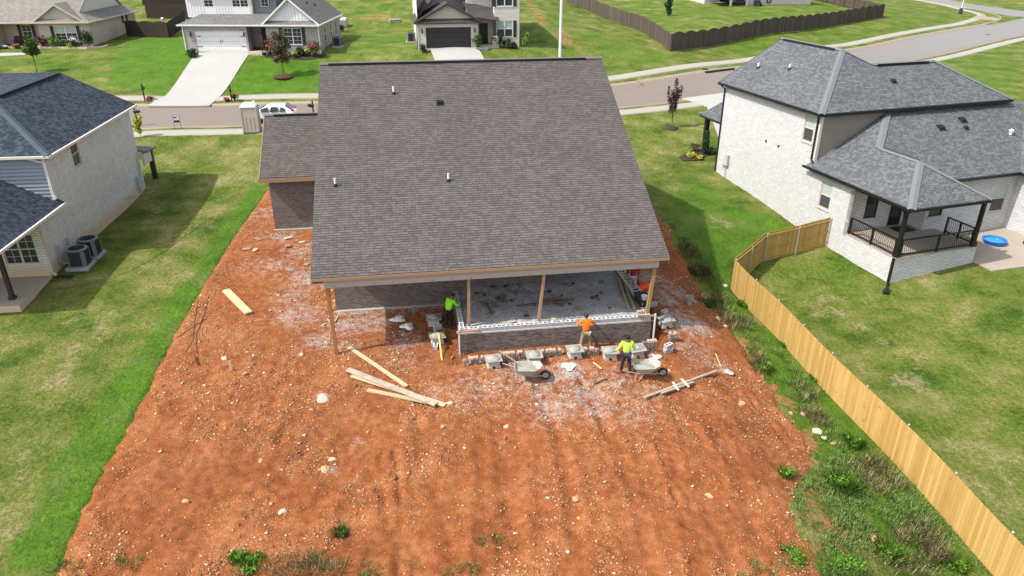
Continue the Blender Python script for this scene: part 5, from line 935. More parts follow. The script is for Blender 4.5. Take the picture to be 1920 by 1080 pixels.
def chair(p, rz, label, w_=.75, mat=None, cat='chair', grp=None):
    c = thing('patio_chair', label, cat, p, rz, grp); m = mat or M_black
    mb = MB(); mb.bmm(-w_ / 2, -.35, .32, w_ / 2, .35, .46); mb.build('seat', m, c); mb = MB(); mb.hexa([(-w_ / 2, .28, .46), (w_ / 2, .28, .46), (w_ / 2, .38, .46), (-w_ / 2, .38, .46), (-w_ / 2, .42, 1.0), (w_ / 2, .42, 1.0), (w_ / 2, .5, 1.0), (-w_ / 2, .5, 1.0)]); mb.build('backrest', m, c)
    for sx in (-1, 1): mb = MB(); mb.bmm(sx * w_ / 2 - .05, -.35, .0, sx * w_ / 2 + .05, .35, .62); mb.build('armrest', m, c)
    return c
chair(_q(-2.5, 4.2), 10, 'black patio armchair nearest the left post of the covered patio'); chair(_q(-.9, 3.9), -12, 'wide black patio sofa between the two pale patio posts', 1.5, cat='sofa'); chair(_q(1.4, 2.0), 0, 'low black bench against the white wall right of the covered patio', 1.1, cat='bench')
tb = thing('patio_table', 'round grey table at the left edge of the covered patio', 'table', _q(-4.8, 3.6)); mb = MB(); mb.lathe([(.75, .66), (.78, .7), (.75, .74)], n=20); mb.build('tabletop', M_acgrey, tb); mb = MB(); mb.lathe([(.3, 0), (.06, .08), (.06, .66)], n=12); mb.build('pedestal', M_acgrey, tb)
chair(g1 + Vector((-8.9, .6, .08)), 25, 'dark wooden porch chair under the tan house roof', .8, M_dkbrown)
# ------------------------------------------------------------------ fences
def picket_fence(name, pts, label, mat, rails, hgt=1.83, bay=2.4, scallop=0, post_mat=None, gap=0, inside=1, group=None, bw=.14, shadow=False, taper0=None):
    a0 = pts[0]; t = thing(name, label, 'fence', (a0[0], a0[1], h(a0[0], a0[1])), 0, group); off = Vector(t.location)
    P = [Vector((p[0], p[1], 0)) for p in pts]; u0 = 0; mbp = MB()
    mr = MB()
    for a, b in zip(P[:-1], P[1:]):
        L = (b - a).length; d = (b - a) / L; nrm = Vector((d.y, -d.x, 0)); n = int(L / (bw + gap)); st = L / n; nb = max(1, round(L / bay)); bl = L / nb
        qs = np.array([(a + d * st * (i + .5))[:2] for i in range(n)]); zz = HH(qs[:, 0], qs[:, 1])
        for i in range(n):
            s0 = st * i; ph = (s0 % bl) / bl; top = hgt + (scallop * math.sin(math.pi * ph) if scallop else 0) + rnd.uniform(-.006, .006)
            ov = .03 if shadow else 0; c0, c1 = a + d * (s0 + .002 - ov), a + d * (s0 + st - gap - .003 + ov); z0, z1 = zz[i] + .03, zz[i] + top; o2 = nrm * .018 * (1 if (not shadow or i % 2) else .0)
            k = len(mbp.v); th = nrm * .016
            V = [c0 + o2, c1 + o2, c1 + o2 + th, c0 + o2 + th]; vv = [Vector((v.x, v.y, z0)) - off for v in V] + [Vector((v.x, v.y, z1)) - off for v in V]
            mbp.hexa(vv); uu = (u0 + s0) / .14 / 7.05 + .01
            f0 = len(mbp.f) - 6
            for f in range(6): mbp.uv[f0 + f] = [((round((u0 + s0) / st) + .5) / 7.05 + .02 * (j in (1, 2)), (0 if j < 2 else hgt)) for j in range(4)]
        for z in rails:
            for j in range(nb):
                p, q = a + d * bl * j, a + d * bl * (j + 1); mr.beam(Vector((p.x, p.y, h(p.x, p.y) + z)) - off - nrm * .03, Vector((q.x, q.y, h(q.x, q.y) + z)) - off - nrm * .03, .045, .09)
        for j in range(nb + 1):
            if j == nb and (b - P[-1]).length > .1: continue
            p = a + d * bl * j - nrm * .09; pb = MB(); zb = h(p.x, p.y)
            if post_mat is M_steel:
                pb.tube([Vector((p.x, p.y, zb - .2)) - off, Vector((p.x, p.y, zb + hgt - .05)) - off], .032, 8); pb.lathe([(.04, 0), (.045, .03), (.02, .06)], Vector((p.x, p.y, zb + hgt - .05)) - off, 8)
            else: pb.beam(Vector((p.x, p.y, zb - .2)) - off, Vector((p.x, p.y, zb + hgt + (-.02 if scallop else .1))) - off, .1, .1, up=(0, 1, 0))
            pb.build('post', post_mat or mat, t)
        u0 += L
    mbp.build('pickets', mat, t); mr.build('rails', post_mat if post_mat not in (None, M_steel) else mat, t); return t
FL = 1; fa = atz(1371, 542, -1.2); fb = BW(.0, -12.9)
picket_fence('fence', [(fa.x, fa.y), (13.55, 27), (15.2, 17), (15.6, 14.6)][::FL], 'long new cedar privacy fence running from the bottom right up to its corner', M_cedar, (.25, .95, 1.6), post_mat=M_steel)
picket_fence('fence', [(fb.x - .05, fb.y), (14.9, 38.6), (fa.x + .02, fa.y + .03)], 'short curved cedar fence showing its rails and steel posts beside the railed porch', M_cedar, (.25, .95, 1.65), post_mat=M_steel) if 0 else None
picket_fence('fence', [(fa.x + .02, fa.y + .06), (14.6, 39.4), (fb.x - .05, fb.y)][::-1], 'short cedar fence showing its rails and steel posts where it meets the railed porch', M_cedar, (.25, .95, 1.65), post_mat=M_steel)
c0 = G(1256, 96); c1 = G(1655, 33); cl = G(1160, 43); cl2 = G(1062, 3)
picket_fence('fence', [(cl2.x, cl2.y), (cl.x, cl.y), (c0.x, c0.y)], 'weathered shadowbox fence climbing the grass bank behind the light pole', M_wfence, (.3, 1.0, 1.6), scallop=.14, gap=.02, shadow=True)
picket_fence('fence', [(c0.x + .1, c0.y), (c1.x, c1.y)], 'long scalloped weathered fence facing the street above the sidewalk', M_wfence, (.3, 1.0, 1.6), scallop=.24, gap=.02, shadow=True, hgt=1.95)
c2 = G(1525, 2)
picket_fence('fence', [(c1.x, c1.y + .1), (c2.x, c2.y + 6)], 'weathered fence return behind the street corner lawn', M_wfence, (.3, 1.0, 1.6), scallop=.2, gap=.02, shadow=True)
d0 = G(239, 68); d1 = G(317, 71); d2 = G(356, 47)
picket_fence('fence', [(d0.x, d0.y), (d1.x, d1.y)], 'dark stained fence between the tan house and the white batten house', M_dfence, (.3, 1.5), scallop=.14, gap=.04, shadow=True)
picket_fence('fence', [(d1.x + .1, d1.y), (d2.x - .5, d2.y)], 'dark stained fence side with a gate next to the white batten house', M_dfence, (.3, 1.5), scallop=.1, gap=.02)
e0 = G(276, 34); e1 = G(360, 36); picket_fence('fence', [(e0.x, e0.y), (e1.x, e1.y)], 'dark stained fence at the back of the yard behind the tan house', M_dfence, (.3, 1.5), scallop=.14, gap=.05, shadow=True)
e0 = G(268, 10); e1 = G(362, 8); picket_fence('fence', [(e0.x, e0.y), (e1.x, e1.y)], 'farthest dark fence at the top edge above the tan house yard', M_dfence, (.3, 1.5), scallop=.14, gap=.05, shadow=True)
# ------------------------------------------------------------------ things on the building site (positions in the house frame, surveyed on the dirt)
def S(x, y, dz=0): p = HW(x, y); return Vector((p.x, p.y, HD(p.x, p.y) + dz))
def heap(parent, r, hh_, mat, seed, name='mortar', z0=0, sq=1.0):
    q = random.Random(seed); mb = MB(); n = 16; k = 5
    V = []
    for i in range(k + 1):
        f = i / k
        for j in range(n): a = 2 * math.pi * j / n; rr = r * (1 - f ** 1.4) * (1 + .22 * math.sin(2 * a + seed) * (1 - f) + q.uniform(-.1, .1)); V.append((rr * math.cos(a), rr * math.sin(a) * sq, z0 + hh_ * (f ** .8) + q.uniform(-.015, .015)))
    mb.add(V, [(i * n + j, i * n + (j + 1) % n, (i + 1) * n + (j + 1) % n, (i + 1) * n + j) for i in range(k) for j in range(n)]); mb.poly(V[-n:]); return mb.build(name, mat, parent, True)
def mortar_board(x, y, rz, seed, label, on=None):
    t = thing('mortar_stand', label, 'mortar board', S(x, y), HR + rz, 'mortar boards on stands around the porch wall'); q = random.Random(seed)
    mb = MB(); w_, d, hh_ = .24, .2, .34
    mb.bmm(-w_, -d, .1, w_, d, hh_); mb.bmm(-w_ - .03, -d - .03, 0, -.06, d + .03, .1); mb.bmm(.06, -d - .03, 0, w_ + .03, d + .03, .1); mb.bmm(-.06, -d + .08, .05, .06, d - .08, .1); mb.build('stand', M_mboard, t)
    mb = MB(); M = Matrix.Rotation(R_(q.uniform(-4, 4)), 4, 'Y') @ Matrix.Rotation(R_(q.uniform(-2, 5)), 4, 'X'); mb.box((0, 0, hh_ + .035), (.70, .62, .03), M); b = mb.build('board', M_mortar, t)
    heap(t, .29, .13, M_mortar, seed, z0=hh_ + .05, sq=.85); return t
for i, (x, y, rz, lb) in enumerate([(7.22, -1.9, 4, 'mortar board on a pale stand at the left end of the brick stacks'), (8.95, -1.9, -3, 'mortar board behind the wheelbarrow with the shovel'), (10.7, -1.85, 2, 'mortar board left of the worker in orange facing the wall'),
    (12.17, -2.1, -5, 'mortar board just left of the worker in lime yellow'), (13.4, -1.95, 3, 'mortar board behind the wheelbarrow beside the lime yellow worker'), (5.02, .55, 6, 'mortar board on the stacked blocks beside the yellow level'), (4.95, 2.2, 0, 'mortar board in the shade behind the one by the yellow level'), (15.5, .4, 12, 'mortar board at the outer right corner of the porch wall')]): mortar_board(x, y, rz, 10 + i, lb)
BRM = MB(); BRM.bmm(-.095, -.045, 0, .095, .045, .056); BRM = BRM.mesh('brick', M_lbrick); BRP = BRM.copy(); BRP.materials.clear(); BRP.materials.append(M_lbrickp)
nbr = 0
def brick_stack(x0, x1, y, rows, label, deep=2, seed=1):
    global nbr
    q = random.Random(seed); n = int((x1 - x0) / .105)
    for r in range(rows):
        for i in range(n):
            for j in range(deep):
                if r == rows - 1 and q.random() < .3: continue
                if r < rows - 1 and j > 0 and q.random() < .25: continue
                x = x0 + .105 * (i + .5) + q.uniform(-.012, .012); yy = y + j * .2 + q.uniform(-.02, .02); p = S(x, yy)
                o = bpy.data.objects.new('brick', BRP if (r == rows - 1 or q.random() < .12) else BRM); COL.objects.link(o); o.scale = (1, 1, 1.45)
                o.location = (p.x, p.y, S((x0 + x1) / 2, y).z + .0 + r * .083 + q.uniform(0, .006)); o.rotation_euler = (q.uniform(-.03, .03), q.uniform(-.03, .03), R_(HR + 90 + q.uniform(-7, 7))); tag(o, label, 'brick', 'loose bricks stacked around the porch'); nbr += 1
brick_stack(6.0, 6.9, -1.55, 4, 'brown brick in the stack left of the leftmost front mortar board', 1, 1); brick_stack(7.55, 8.62, -1.6, 5, 'brown brick in the stack between the two leftmost front mortar boards', 1, 2); brick_stack(9.3, 10.35, -1.6, 4, 'brown brick in the stack behind the wheelbarrow with the shovel', 1, 3)
brick_stack(11.05, 11.85, -1.75, 4, 'brown brick in the stack at the feet of the orange worker facing the wall', 1, 4); brick_stack(13.78, 14.45, -1.5, 6, 'brown brick in the tall stack near the front right corner of the porch wall', 1, 5); brick_stack(15.3, 15.65, -.65, 5, 'brown brick in the small stack outside the right porch corner', 1, 6); brick_stack(4.9, 5.15, 1.2, 4, 'brown brick in the shaded stack beside the neon green worker', 1, 7)
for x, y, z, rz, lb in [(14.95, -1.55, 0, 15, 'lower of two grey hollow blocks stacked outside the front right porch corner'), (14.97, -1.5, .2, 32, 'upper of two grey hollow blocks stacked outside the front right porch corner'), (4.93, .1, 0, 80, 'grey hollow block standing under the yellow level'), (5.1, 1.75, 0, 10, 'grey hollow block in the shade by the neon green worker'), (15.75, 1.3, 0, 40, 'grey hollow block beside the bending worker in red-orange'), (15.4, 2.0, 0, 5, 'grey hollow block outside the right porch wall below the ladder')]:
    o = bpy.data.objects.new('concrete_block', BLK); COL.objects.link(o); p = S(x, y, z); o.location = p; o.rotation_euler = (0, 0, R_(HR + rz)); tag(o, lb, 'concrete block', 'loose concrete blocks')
def plank(name, a, b, w_, t, mat, label, za=0, zb=0, cat='plank', ends=None, end_m=None):
    a = Vector(a) + Vector((0, 0, t / 2 + .01 + za)); b = Vector(b) + Vector((0, 0, t / 2 + .01 + zb)); mb = MB()
    lift = max(0, max(HD(*a.lerp(b, s_)[:2]) + t / 2 + .01 - a.lerp(b, s_).z for s_ in np.linspace(0, 1, 9))) if name in ('plank', 'offcut', 'scrap_board', 'cross_piece') else 0; a.z += lift * .85; b.z += lift * .85; o0 = (a + b) / 2
    d = b - a; n = 8; q = random.Random(int(a.x * 100)); P = [a + d * i / n + Vector((0, 0, q.uniform(-.004, .004))) - o0 for i in range(n + 1)]
    sx = d.cross(Vector((0, 0, 1))).normalized() * w_ / 2; up = Vector((0, 0, t / 2))
    for p0, p1 in zip(P[:-1], P[1:]):
        for c in ((p0 - sx + up, p0 + sx + up, p1 + sx + up, p1 - sx + up), (p0 + sx - up, p1 + sx - up, p1 + sx + up, p0 + sx + up), (p1 - sx - up, p0 - sx - up, p0 - sx + up, p1 - sx + up)): mb.poly(c)
    mb.poly([P[0] - sx - up, P[0] + sx - up, P[0] + sx + up, P[0] - sx + up]); mb.poly([P[-1] + sx - up, P[-1] - sx - up, P[-1] - sx + up, P[-1] + sx + up])
    return tag(mb.build(name, mat, loc=o0), label, cat)
def gline(a, b): return GD(*a), GD(*b)
a, b = gline((424, 547), (467, 590)); plank('plank', a, b, .36, .09, M_lum, 'short thick pale plank lying alone on the dirt left of the house', .03, .03)
a, b = gline((655, 653), (763, 727)); plank('plank', a, b, .17, .05, M_lum, 'clean pale plank lying diagonally above the pile of weathered boards', .02, .03)
a, b = gline((660, 706), (835, 762)); plank('plank', a, b, .22, .05, M_lum, 'pale plank sticking out from under the mottled board', .02, .02)
a, b = gline((652, 697), (818, 763)); plank('plank', a, b, .26, .05, M_lumg, 'long mottled grey scaffold board on top of the plank pile', .09, .09)
a, b = gline((689, 733), (818, 760)); plank('plank', a, b, .2, .05, M_lum, 'whitish board angled under the left side of the plank pile', .01, .03)
a, b = gline((1207, 752), (1342, 702)); plank('plank', a, b, .12, .05, M_lumg, 'long weathered board with two cross pieces on the right of the yard', .02, .03)
a, b = gline((1240, 741), (1300, 720)); plank('plank', a, b, .1, .05, M_lumg, 'thin batten lying alongside the long weathered board', .06, .06)
for (p, q), lb in ((((1261, 722), (1271, 737)), 'left white cross piece on the long weathered board'), (((1277, 716), (1291, 731)), 'right white cross piece on the long weathered board')):
    a, b = gline(p, q); plank('cross_piece', a, b, .085, .025, M_offtrim, lb, .12, .12, 'board')
for p, q, w_, lb in [((1113, 722), (1137, 712), .07, 'brown stick on the dirt below the orange worker'), ((1112, 681), (1128, 694), .06, 'short splintered offcut left of the lime yellow worker'), ((1224, 518), (1262, 534), .05, 'pale stake lying on the dark slope right of the corner post'), ((1293, 560), (1305, 570), .06, 'grey broken board on the slope near the bucket'), ((1341, 664), (1352, 690), .04, 'thin white strip on the right dirt slope')]:
    a, b = gline(p, q); plank('offcut', a, b, w_, .035, M_lumb if 'brown' in lb else M_lum, lb, .015, .03, 'stick')
for i, (px, py, l_, w2, lb) in enumerate([(463, 468, .45, .3, 'tan flat scrap board on the dirt left of the brick wing'), (478, 470, .35, .25, 'second tan scrap board on the dirt left of the brick wing'), (484, 449, .5, .2, 'broken tan board piece below the brick wing corner'), (541, 447, .5, .25, 'tan scrap piece under the brick wing wall'), (540, 462, .4, .3, 'tan scrap piece near the big roof edge'), (566, 455, .35, .2, 'thin tan scrap at the edge of the big roof'), (575, 497, .3, .25, 'small scrap lying against the big roof edge')]):
    p = GD(px, py); a = i * 1.3; d_ = Vector((math.cos(a), math.sin(a), 0)) * l_ / 2; plank('scrap_board', p - d_, p + d_, w2, .03, M_lum if i % 2 else M_fascia, lb, .015, .035, 'scrap')
# inside the porch
def PG(x, y, dz=0): p = HW(x, y); p.z = GZf(x, y) + dz; return p
plank('board', PG(8.75, 1.75), PG(11.5, 1.95), .12, .045, M_lumb, 'long brown board lying on the porch gravel behind the middle post', .02, .03); plank('board', PG(7.4, 2.35), PG(7.55, 1.1), .1, .06, M_lumb, 'short dark board on the left part of the porch gravel', .02, .02)
plank('timber', PG(14.22, 4.0), PG(13.8, .85), .1, .1, M_ltreat, 'left of two treated timbers lying beside the ladder', .03, .03, 'timber'); plank('timber', PG(14.02 + .35, 4.2), PG(14.05, .7), .1, .1, M_ltreat, 'right of two treated timbers lying beside the ladder', .06, .05, 'timber')
t = thing('ladder', 'aluminium ladder lying along the right edge of the porch gravel', 'ladder', HW(14.5, 2.9, 1.12), HR + 2)
for sx in (-.2, .2): mb = MB(); mb.bmm(sx - .02, -2.3, 0, sx + .02, 2.4, .08); mb.build('rail', M_steel, t)
for y in np.arange(-2.1, 2.3, .3): mb = MB(); mb.bmm(-.2, y - .02, .02, .2, y + .02, .06); mb.build('rung', M_steel, t)
tub = thing('tool_tub', 'black plastic tub on the right edge of the porch wall', 'tub', HW(14.55, 1.1, 1.0), HR); mb = MB(); mb.box((0, 0, .14), (.5, .9, .28), taper=1.1); mb.build('body', M_black, tub); mb = MB(); mb.bmm(-.29, -.5, .28, .29, .5, .31); mb.build('rim', M_rubber, tub)
def bucket(p, r, hh_, mat, label):
    t = thing('bucket', label, 'bucket', p); mb = MB(); mb.lathe([(r * .82, 0), (r * .98, hh_), (r * 1.07, hh_), (r * 1.07, hh_ - .03), (r, hh_ - .03)], n=20, caps=False); mb.lathe([(r * .9, hh_ - .01), (r * .78, .04)], n=20, caps=False); mb.lathe([(r * .8, .0), (r * .8, .03)], n=20); mb.build('body', mat, t, True)
    mb = MB(); mb.tube([(r * 1.06 * math.cos(a), -.04 - .1 * math.sin(a), hh_ - .07 - .14 * math.sin(a)) for a in np.linspace(0, math.pi, 9)], .008, 5); mb.build('handle', M_steel, t)
bucket(GD(1291, 570), .17, .40, plain('bucket_grey', (.32, .35, .38), .5), 'grey bucket standing on the dirt slope right of the porch'); bucket(HW(14.52, .82, 1.3), .13, .2, M_plast, 'small white pail on the black tub at the porch edge')
def wheelbarrow(x, y, rz, label):
    t = thing('wheelbarrow', label, 'wheelbarrow', S(x, y), HR + rz, 'mortar wheelbarrows'); mb = MB()
    def ring(z, a, b, c, e): return [(-c, -b * .8, z), (-c * .6, -b, z), (a * .45, -b, z), (a * .85, -b * .72, z), (a, 0, z), (a * .85, b * .72, z), (a * .45, b, z), (-c * .6, b, z), (-c, b * .8, z)]
    R0, R1 = ring(.62, .62, .40, .52, 0), ring(.30, .30, .24, .32, 0); Ri, Rj = ring(.62, .59, .37, .49, 0), ring(.34, .28, .22, .30, 0)
    R0 = [(x_, y_, z + (.06 if x_ > .4 else 0)) for x_, y_, z in R0]; Ri = [(x_, y_, z + (.06 if x_ > .4 else 0)) for x_, y_, z in Ri]; n = 9
    mb.add(R1 + R0, [(i, (i + 1) % n, n + (i + 1) % n, n + i) for i in range(n)]); mb.add(Ri + Rj, [(i, (i + 1) % n, n + (i + 1) % n, n + i) for i in range(n)]); mb.add(R0 + Ri, [(i, (i + 1) % n, n + (i + 1) % n, n + i) for i in range(n)]); mb.poly(R1[::-1]); mb.poly(Rj)
    bm = bmesh.new(); me = mb.mesh('tray', M_tray); bm.from_mesh(me); bmesh.ops.recalc_face_normals(bm, faces=bm.faces); bm.to_mesh(me); bm.free(); o = bpy.data.objects.new('tray', me); COL.objects.link(o); o.parent = t
    mb = MB(); fr = ring(.47, .44, .30, .40, 0); q = random.Random(int(x)); fr = [(a, b, c + q.uniform(-.02, .05)) for a, b, c in fr]; fl = ring(.42, .42, .29, .38, 0)
    for i in range(n): mb.poly([fr[i], fr[(i + 1) % n], (.02, 0, .55)])
    mb.build('mortar', M_mortar, t, True)
    for sy in (-1, 1):
        mb = MB(); mb.tube([(.78, sy * .07, .2), (.3, sy * .2, .27), (-.4, sy * .27, .36), (-1.0, sy * .31, .56)], .022, 8); mb.build('handle', M_lumg, t); mb = MB(); mb.tube([(-.42, sy * .27, .36), (-.48, sy * .28, .02), (-.3, sy * .27, .02), (-.12, sy * .25, .3)], .016, 6); mb.build('leg', M_tray, t)
    W = Matrix.Rotation(R_(90), 4, 'X'); mb = MB(); mb.lathe([(.13, -.05), (.19, -.05), (.205, 0), (.19, .05), (.13, .05)], (.74, 0, .205), 18, W, caps=False); w_ = mb.build('wheel', M_rubber, t, True); mb = MB(); mb.lathe([(.13, -.03), (.13, .03)], (.74, 0, .205), 14, W); mb.build('rim', M_tray, w_)
    mb = MB(); mb.tube([(.74, -.09, .205), (.74, .09, .205)], .015, 6); mb.tube([(.62, -.12, .24), (.98, 0, .12), (.62, .12, .24)], .016, 6); mb.build('axle_bracket', M_tray, t); return t
wb1 = wheelbarrow(8.46, -3.05, -8, 'mortar-caked wheelbarrow holding a shovel in front of the brick stacks'); wb2 = wheelbarrow(13.25, -3.55, -4, 'mortar-caked wheelbarrow at the hands of the lime yellow worker')
sh = thing('shovel', 'shovel with a pale handle leaning out of the left wheelbarrow', 'shovel', HW(8.35, -3.0, HD(*HW(8.35, -3.0)[:2]) + .5), HR); mb = MB(); mb.tube([(.05, 0, .0), (-.95, .5, .62)], .022, 8); mb.build('handle', M_lum, sh); mb = MB(); mb.hexa([(.0, -.12, -.03), (.26, -.1, -.08), (.26, .1, -.08), (.0, .12, -.03), (.0, -.12, -.0), (.26, -.1, -.06), (.26, .1, -.06), (.0, .12, .0)]); mb.build('blade', M_tray, sh)
lv = thing('spirit_level', 'yellow spirit level leaning on the mortar board at the left porch corner', 'level', S(5.12, -1.0), HR); mb = MB(); mb.beam((0, 0, .03), (-.03, 1.45, .55), .065, .03); mb.build('bar', M_yellow, lv); mb = MB(); mb.beam((-.012, .6, .255), (-.016, .75, .31), .03, .034); mb.build('vial', M_plast, lv)
pb = MB(); pts = []
def sheet(name, c, r, label, mat, seed, cat, hh_=.12, sx=1.0, rz=0):
    q = random.Random(seed); mb = MB(); n, k = 18, 6; V = []
    for i in range(k + 1):
        for j in range(n): a = 2 * math.pi * j / n; rr = r * i / k * (1 + .25 * math.sin(3 * a + seed) + .12 * math.sin(5 * a)); V.append((rr * math.cos(a) * sx, rr * math.sin(a), (hh_ * (.5 + .5 * math.sin(i * 2.1 + 2 * a + seed)) * (1 - (i / k) ** 3) + q.uniform(0, .03) + .01)))
    mb.add(V, [(i * n + j, (i + 1) * n + j, (i + 1) * n + (j + 1) % n, i * n + (j + 1) % n) for i in range(k) for j in range(n)]); o = mb.build(name, mat, None, True, c); o.rotation_euler = (0, 0, R_(rz)); m = o.modifiers.new('s', 'SOLIDIFY'); m.thickness = .012; return tag(o, label, cat)
sheet('plastic_bag', S(3.75, 2.15), .28, 'crumpled white plastic bag lying in the porch shade', M_plast, 3, 'bag', .16, 1.2, -30); sheet('paper_sack', S(3.35, 2.9), .26, 'empty beige cement sack behind the white plastic bag', M_offtrim, 5, 'bag', .2, 1.4, 20)
sheet('mortar_spill', S(10.35, -2.5), .3, 'spilled pale mortar on the dirt in front of the brick stacks', M_spill, 8, 'mortar spill', .04, 1.3, 40); sheet('mortar_spill', GD(1362, 698), .2, 'small whitish mortar patch on the right side of the dirt yard', M_spill, 9, 'mortar spill', .03, 1.5, -20); sheet('white_sheet', S(14.1, -2.05, .0), .24, 'flat white board offcut at the foot of the tall brick stack', M_plast, 2, 'offcut', .03, 1.5, 10)
for x, y0, lb in ((14.66, -.42, 'white corner guide pole at the right end of the new brick wall'), (5.93, -.36, 'white corner guide pole at the left end of the new brick wall')):
    t = thing('guide_pole', lb, 'guide pole', S(x, y0, -.05), HR); mb = MB(); mb.bmm(-.03, -.03, 0, .03, .03, 1.75 if x > 10 else 1.5); mb.build('pole', M_white, t)
    mb = MB(); 
    if x > 10: mb.beam((-.75, .15, 1.62), (.05, .05, 1.62), .1, .08)
    else: mb.beam((-.1, 0, 1.18), (.85, .08, 1.22), .08, .06); mb.lathe([(.07, -.03), (.07, .03)], (-.02, -.05, 1.2), 10, Matrix.Rotation(R_(90), 4, 'X'))
    mb.build('bracket', M_fascia if x > 10 else M_orange_r, t)
ln = MB(); ln.tube([HW(5.95, -.3, .785), HW(14.64, -.3, .785)], .007, 4); tag(ln.build('string_line', M_white), 'taut white string line along the top of the new brick wall', 'string')
for i, (x, y, rz, lb) in enumerate([(8.35, .25, 20, 'small brick bundle with tools on the gravel near the left of the middle post'), (10.15, .02, -30, 'pale half brick on the block course right of the middle post'), (14.15, .15, 5, 'bricks and trowel heap at the right end of the block course')]):
    o = bpy.data.objects.new('brick', BRP); COL.objects.link(o); p = PG(x, y); p.z = max(p.z, 1.0 if y < .1 or i == 2 else p.z); o.location = p; o.rotation_euler = (0, 0, R_(HR + rz)); o.scale = (1.6, 1.6, 1.6) if i != 1 else (1.2, 1.3, 1.3); tag(o, lb, 'brick')
q = random.Random(3); mudm = plain('mud_clod', (.05, .045, .042), .95, .3, 10)
def rock(name, p, r, mat, label, cat, seed, grp=None, flat=.65):
    bm = bmesh.new(); bmesh.ops.create_icosphere(bm, subdivisions=2, radius=1); qq = random.Random(seed); sx, sy = qq.uniform(.8, 1.35), qq.uniform(.7, 1.1)
    for v in bm.verts:
        d = 1 + .28 * math.sin(v.co.x * 3.1 + seed) * math.cos(v.co.y * 2.7 + seed * 2) + qq.uniform(-.09, .09); v.co = Vector((v.co.x * sx * d, v.co.y * sy * d, v.co.z * flat * d)) * r
    me = bpy.data.meshes.new(name); bm.to_mesh(me); bm.free(); me.materials.append(mat); o = bpy.data.objects.new(name, me); COL.objects.link(o); o.location = p; o.rotation_euler = (0, 0, qq.uniform(0, 6)); return tag(o, label, cat, grp)
for i in range(16):
    x, y = q.uniform(7, 13.8), q.uniform(.7, 3.9); rock('mud_clod', PG(x, y, .02), q.uniform(.05, .13), mudm, 'dark mud clod on the grey porch gravel', 'clod', i, 'dark mud clods on the porch gravel')
rk = plain('pale_rock', (.55, .42, .30), .9, .2, 7); rko = plain('tan_rock', (.47, .27, .15), .9, .2, 7)
for i, (px, py, r, lb) in enumerate([(605, 748, .22, 'pale rock on the dirt left of the plank pile'), (843, 757, .13, 'grey-white stone at the right tip of the plank pile'), (421, 672, .11, 'pale rock left of the wooden stake'), (565, 665, .12, 'pale rock near the base of the left porch post'), (470, 604, .07, 'small tan rock below the short thick plank'), (523, 554, .11, 'tan rock left of the left porch post'), (1507, 776, .12, 'round tan rock between the weeds and the fence'), (1637, 1010, .16, 'pink rock in the weeds at the bottom right'), (1532, 810, .2, 'pale broken rock at the dirt edge by the fence'), (1545, 822, .12, 'second pale rock at the dirt edge by the fence'), (1562, 832, .11, 'tan rock on the dirt bank beside the fence weeds'), (1305, 505, .12, 'pale rock in the grass up the slope from the bucket'), (1360, 536, .12, 'white rock in the grass left of the fence corner'), (1346, 598, .17, 'pale rock at the end of the gravel fan right of the porch'), (1360, 612, .13, 'tan rock at the dirt edge below the gravel fan'), (1443, 682, .1, 'pale stone among the bank weeds by the fence'), (895, 1075, .0, ''), (745, 625, .0, ''), (490, 865, .12, 'tan rock in the lower left dirt'), (610, 880, .16, 'whitish rock on the lower left of the dirt yard'), (622, 862, .10, 'small white rock above the whitish rock on the lower left'), (530, 960, .14, 'flat pale rock near the bottom of the dirt yard'), (348, 940, .1, 'tan stone at the bottom left of the dirt'), (1390, 757, .14, 'tan rock right of the crossed boards'), (950, 800, .1, 'small pale rock in the middle of the yard'), (1080, 935, .12, 'tan rock in the lower middle of the yard'), (1330, 930, .12, 'tan rock in the lower right of the dirt'), (830, 800, .08, 'small tan rock below the plank pile'), (1255, 695, .09, 'pale stone right of the wheelbarrow of the lime worker'), (460, 700, .09, 'tan rock right of the bent rods'), (1483, 775, .12, 'tan rock on the right edge of the dirt'), (690, 810, .08, 'small rock under the plank pile left')]):
    if r: rock('rock', GD(px, py), r, rk if 'pale' in lb or 'white' in lb else rko, lb, 'rock', i)
for pl, lb in (([(372, 560), (365, 610), (362, 640), (330, 690), (318, 694)], 'thin dark bent rod lying furthest left on the dirt'), ([(393, 555), (380, 600), (368, 630), (369, 655), (373, 685)], 'thin dark rod ending by the small upright stub'), ([(355, 584), (389, 594), (385, 600), (365, 613), (330, 636)], 'thin dark rod bent into a hook across the other two')):
    P = [p + Vector((0, 0, .05)) for p in GL(pl)]; mb = MB(); mb.tube([Vector(p) - P[0] for p in P], .011, 6); tag(mb.build('bent_rod', M_dkbrown, loc=P[0]), lb, 'rod', 'thin bent rods on the dirt')
cb = [p + Vector((0, 0, .04)) for p in GL([(2, 556), (60, 545), (128, 541), (190, 528), (245, 508), (300, 478), (350, 442), (400, 406)])]; cb = catmull(cb, 5); mb = MB(); mb.tube([p - cb[0] for p in cb], .009, 5); tag(mb.build('cable', M_black, loc=cb[0]), 'thin black cable lying across the left lawn from the patio', 'cable')
st = thing('stake', 'short grey wooden stake standing in the dirt below the bent rods', 'stake', GD(434, 694)); mb = MB(); mb.beam((0, 0, -.1), (0, 0, .5), .09, .04, up=(0, 1, 0)); mb.build('shaft', M_lumg, st); mb = MB(); mb.beam((0, 0, .46), (0, 0, .5), .092, .042, up=(0, 1, 0)); mb.build('painted_tip', M_lum, st)
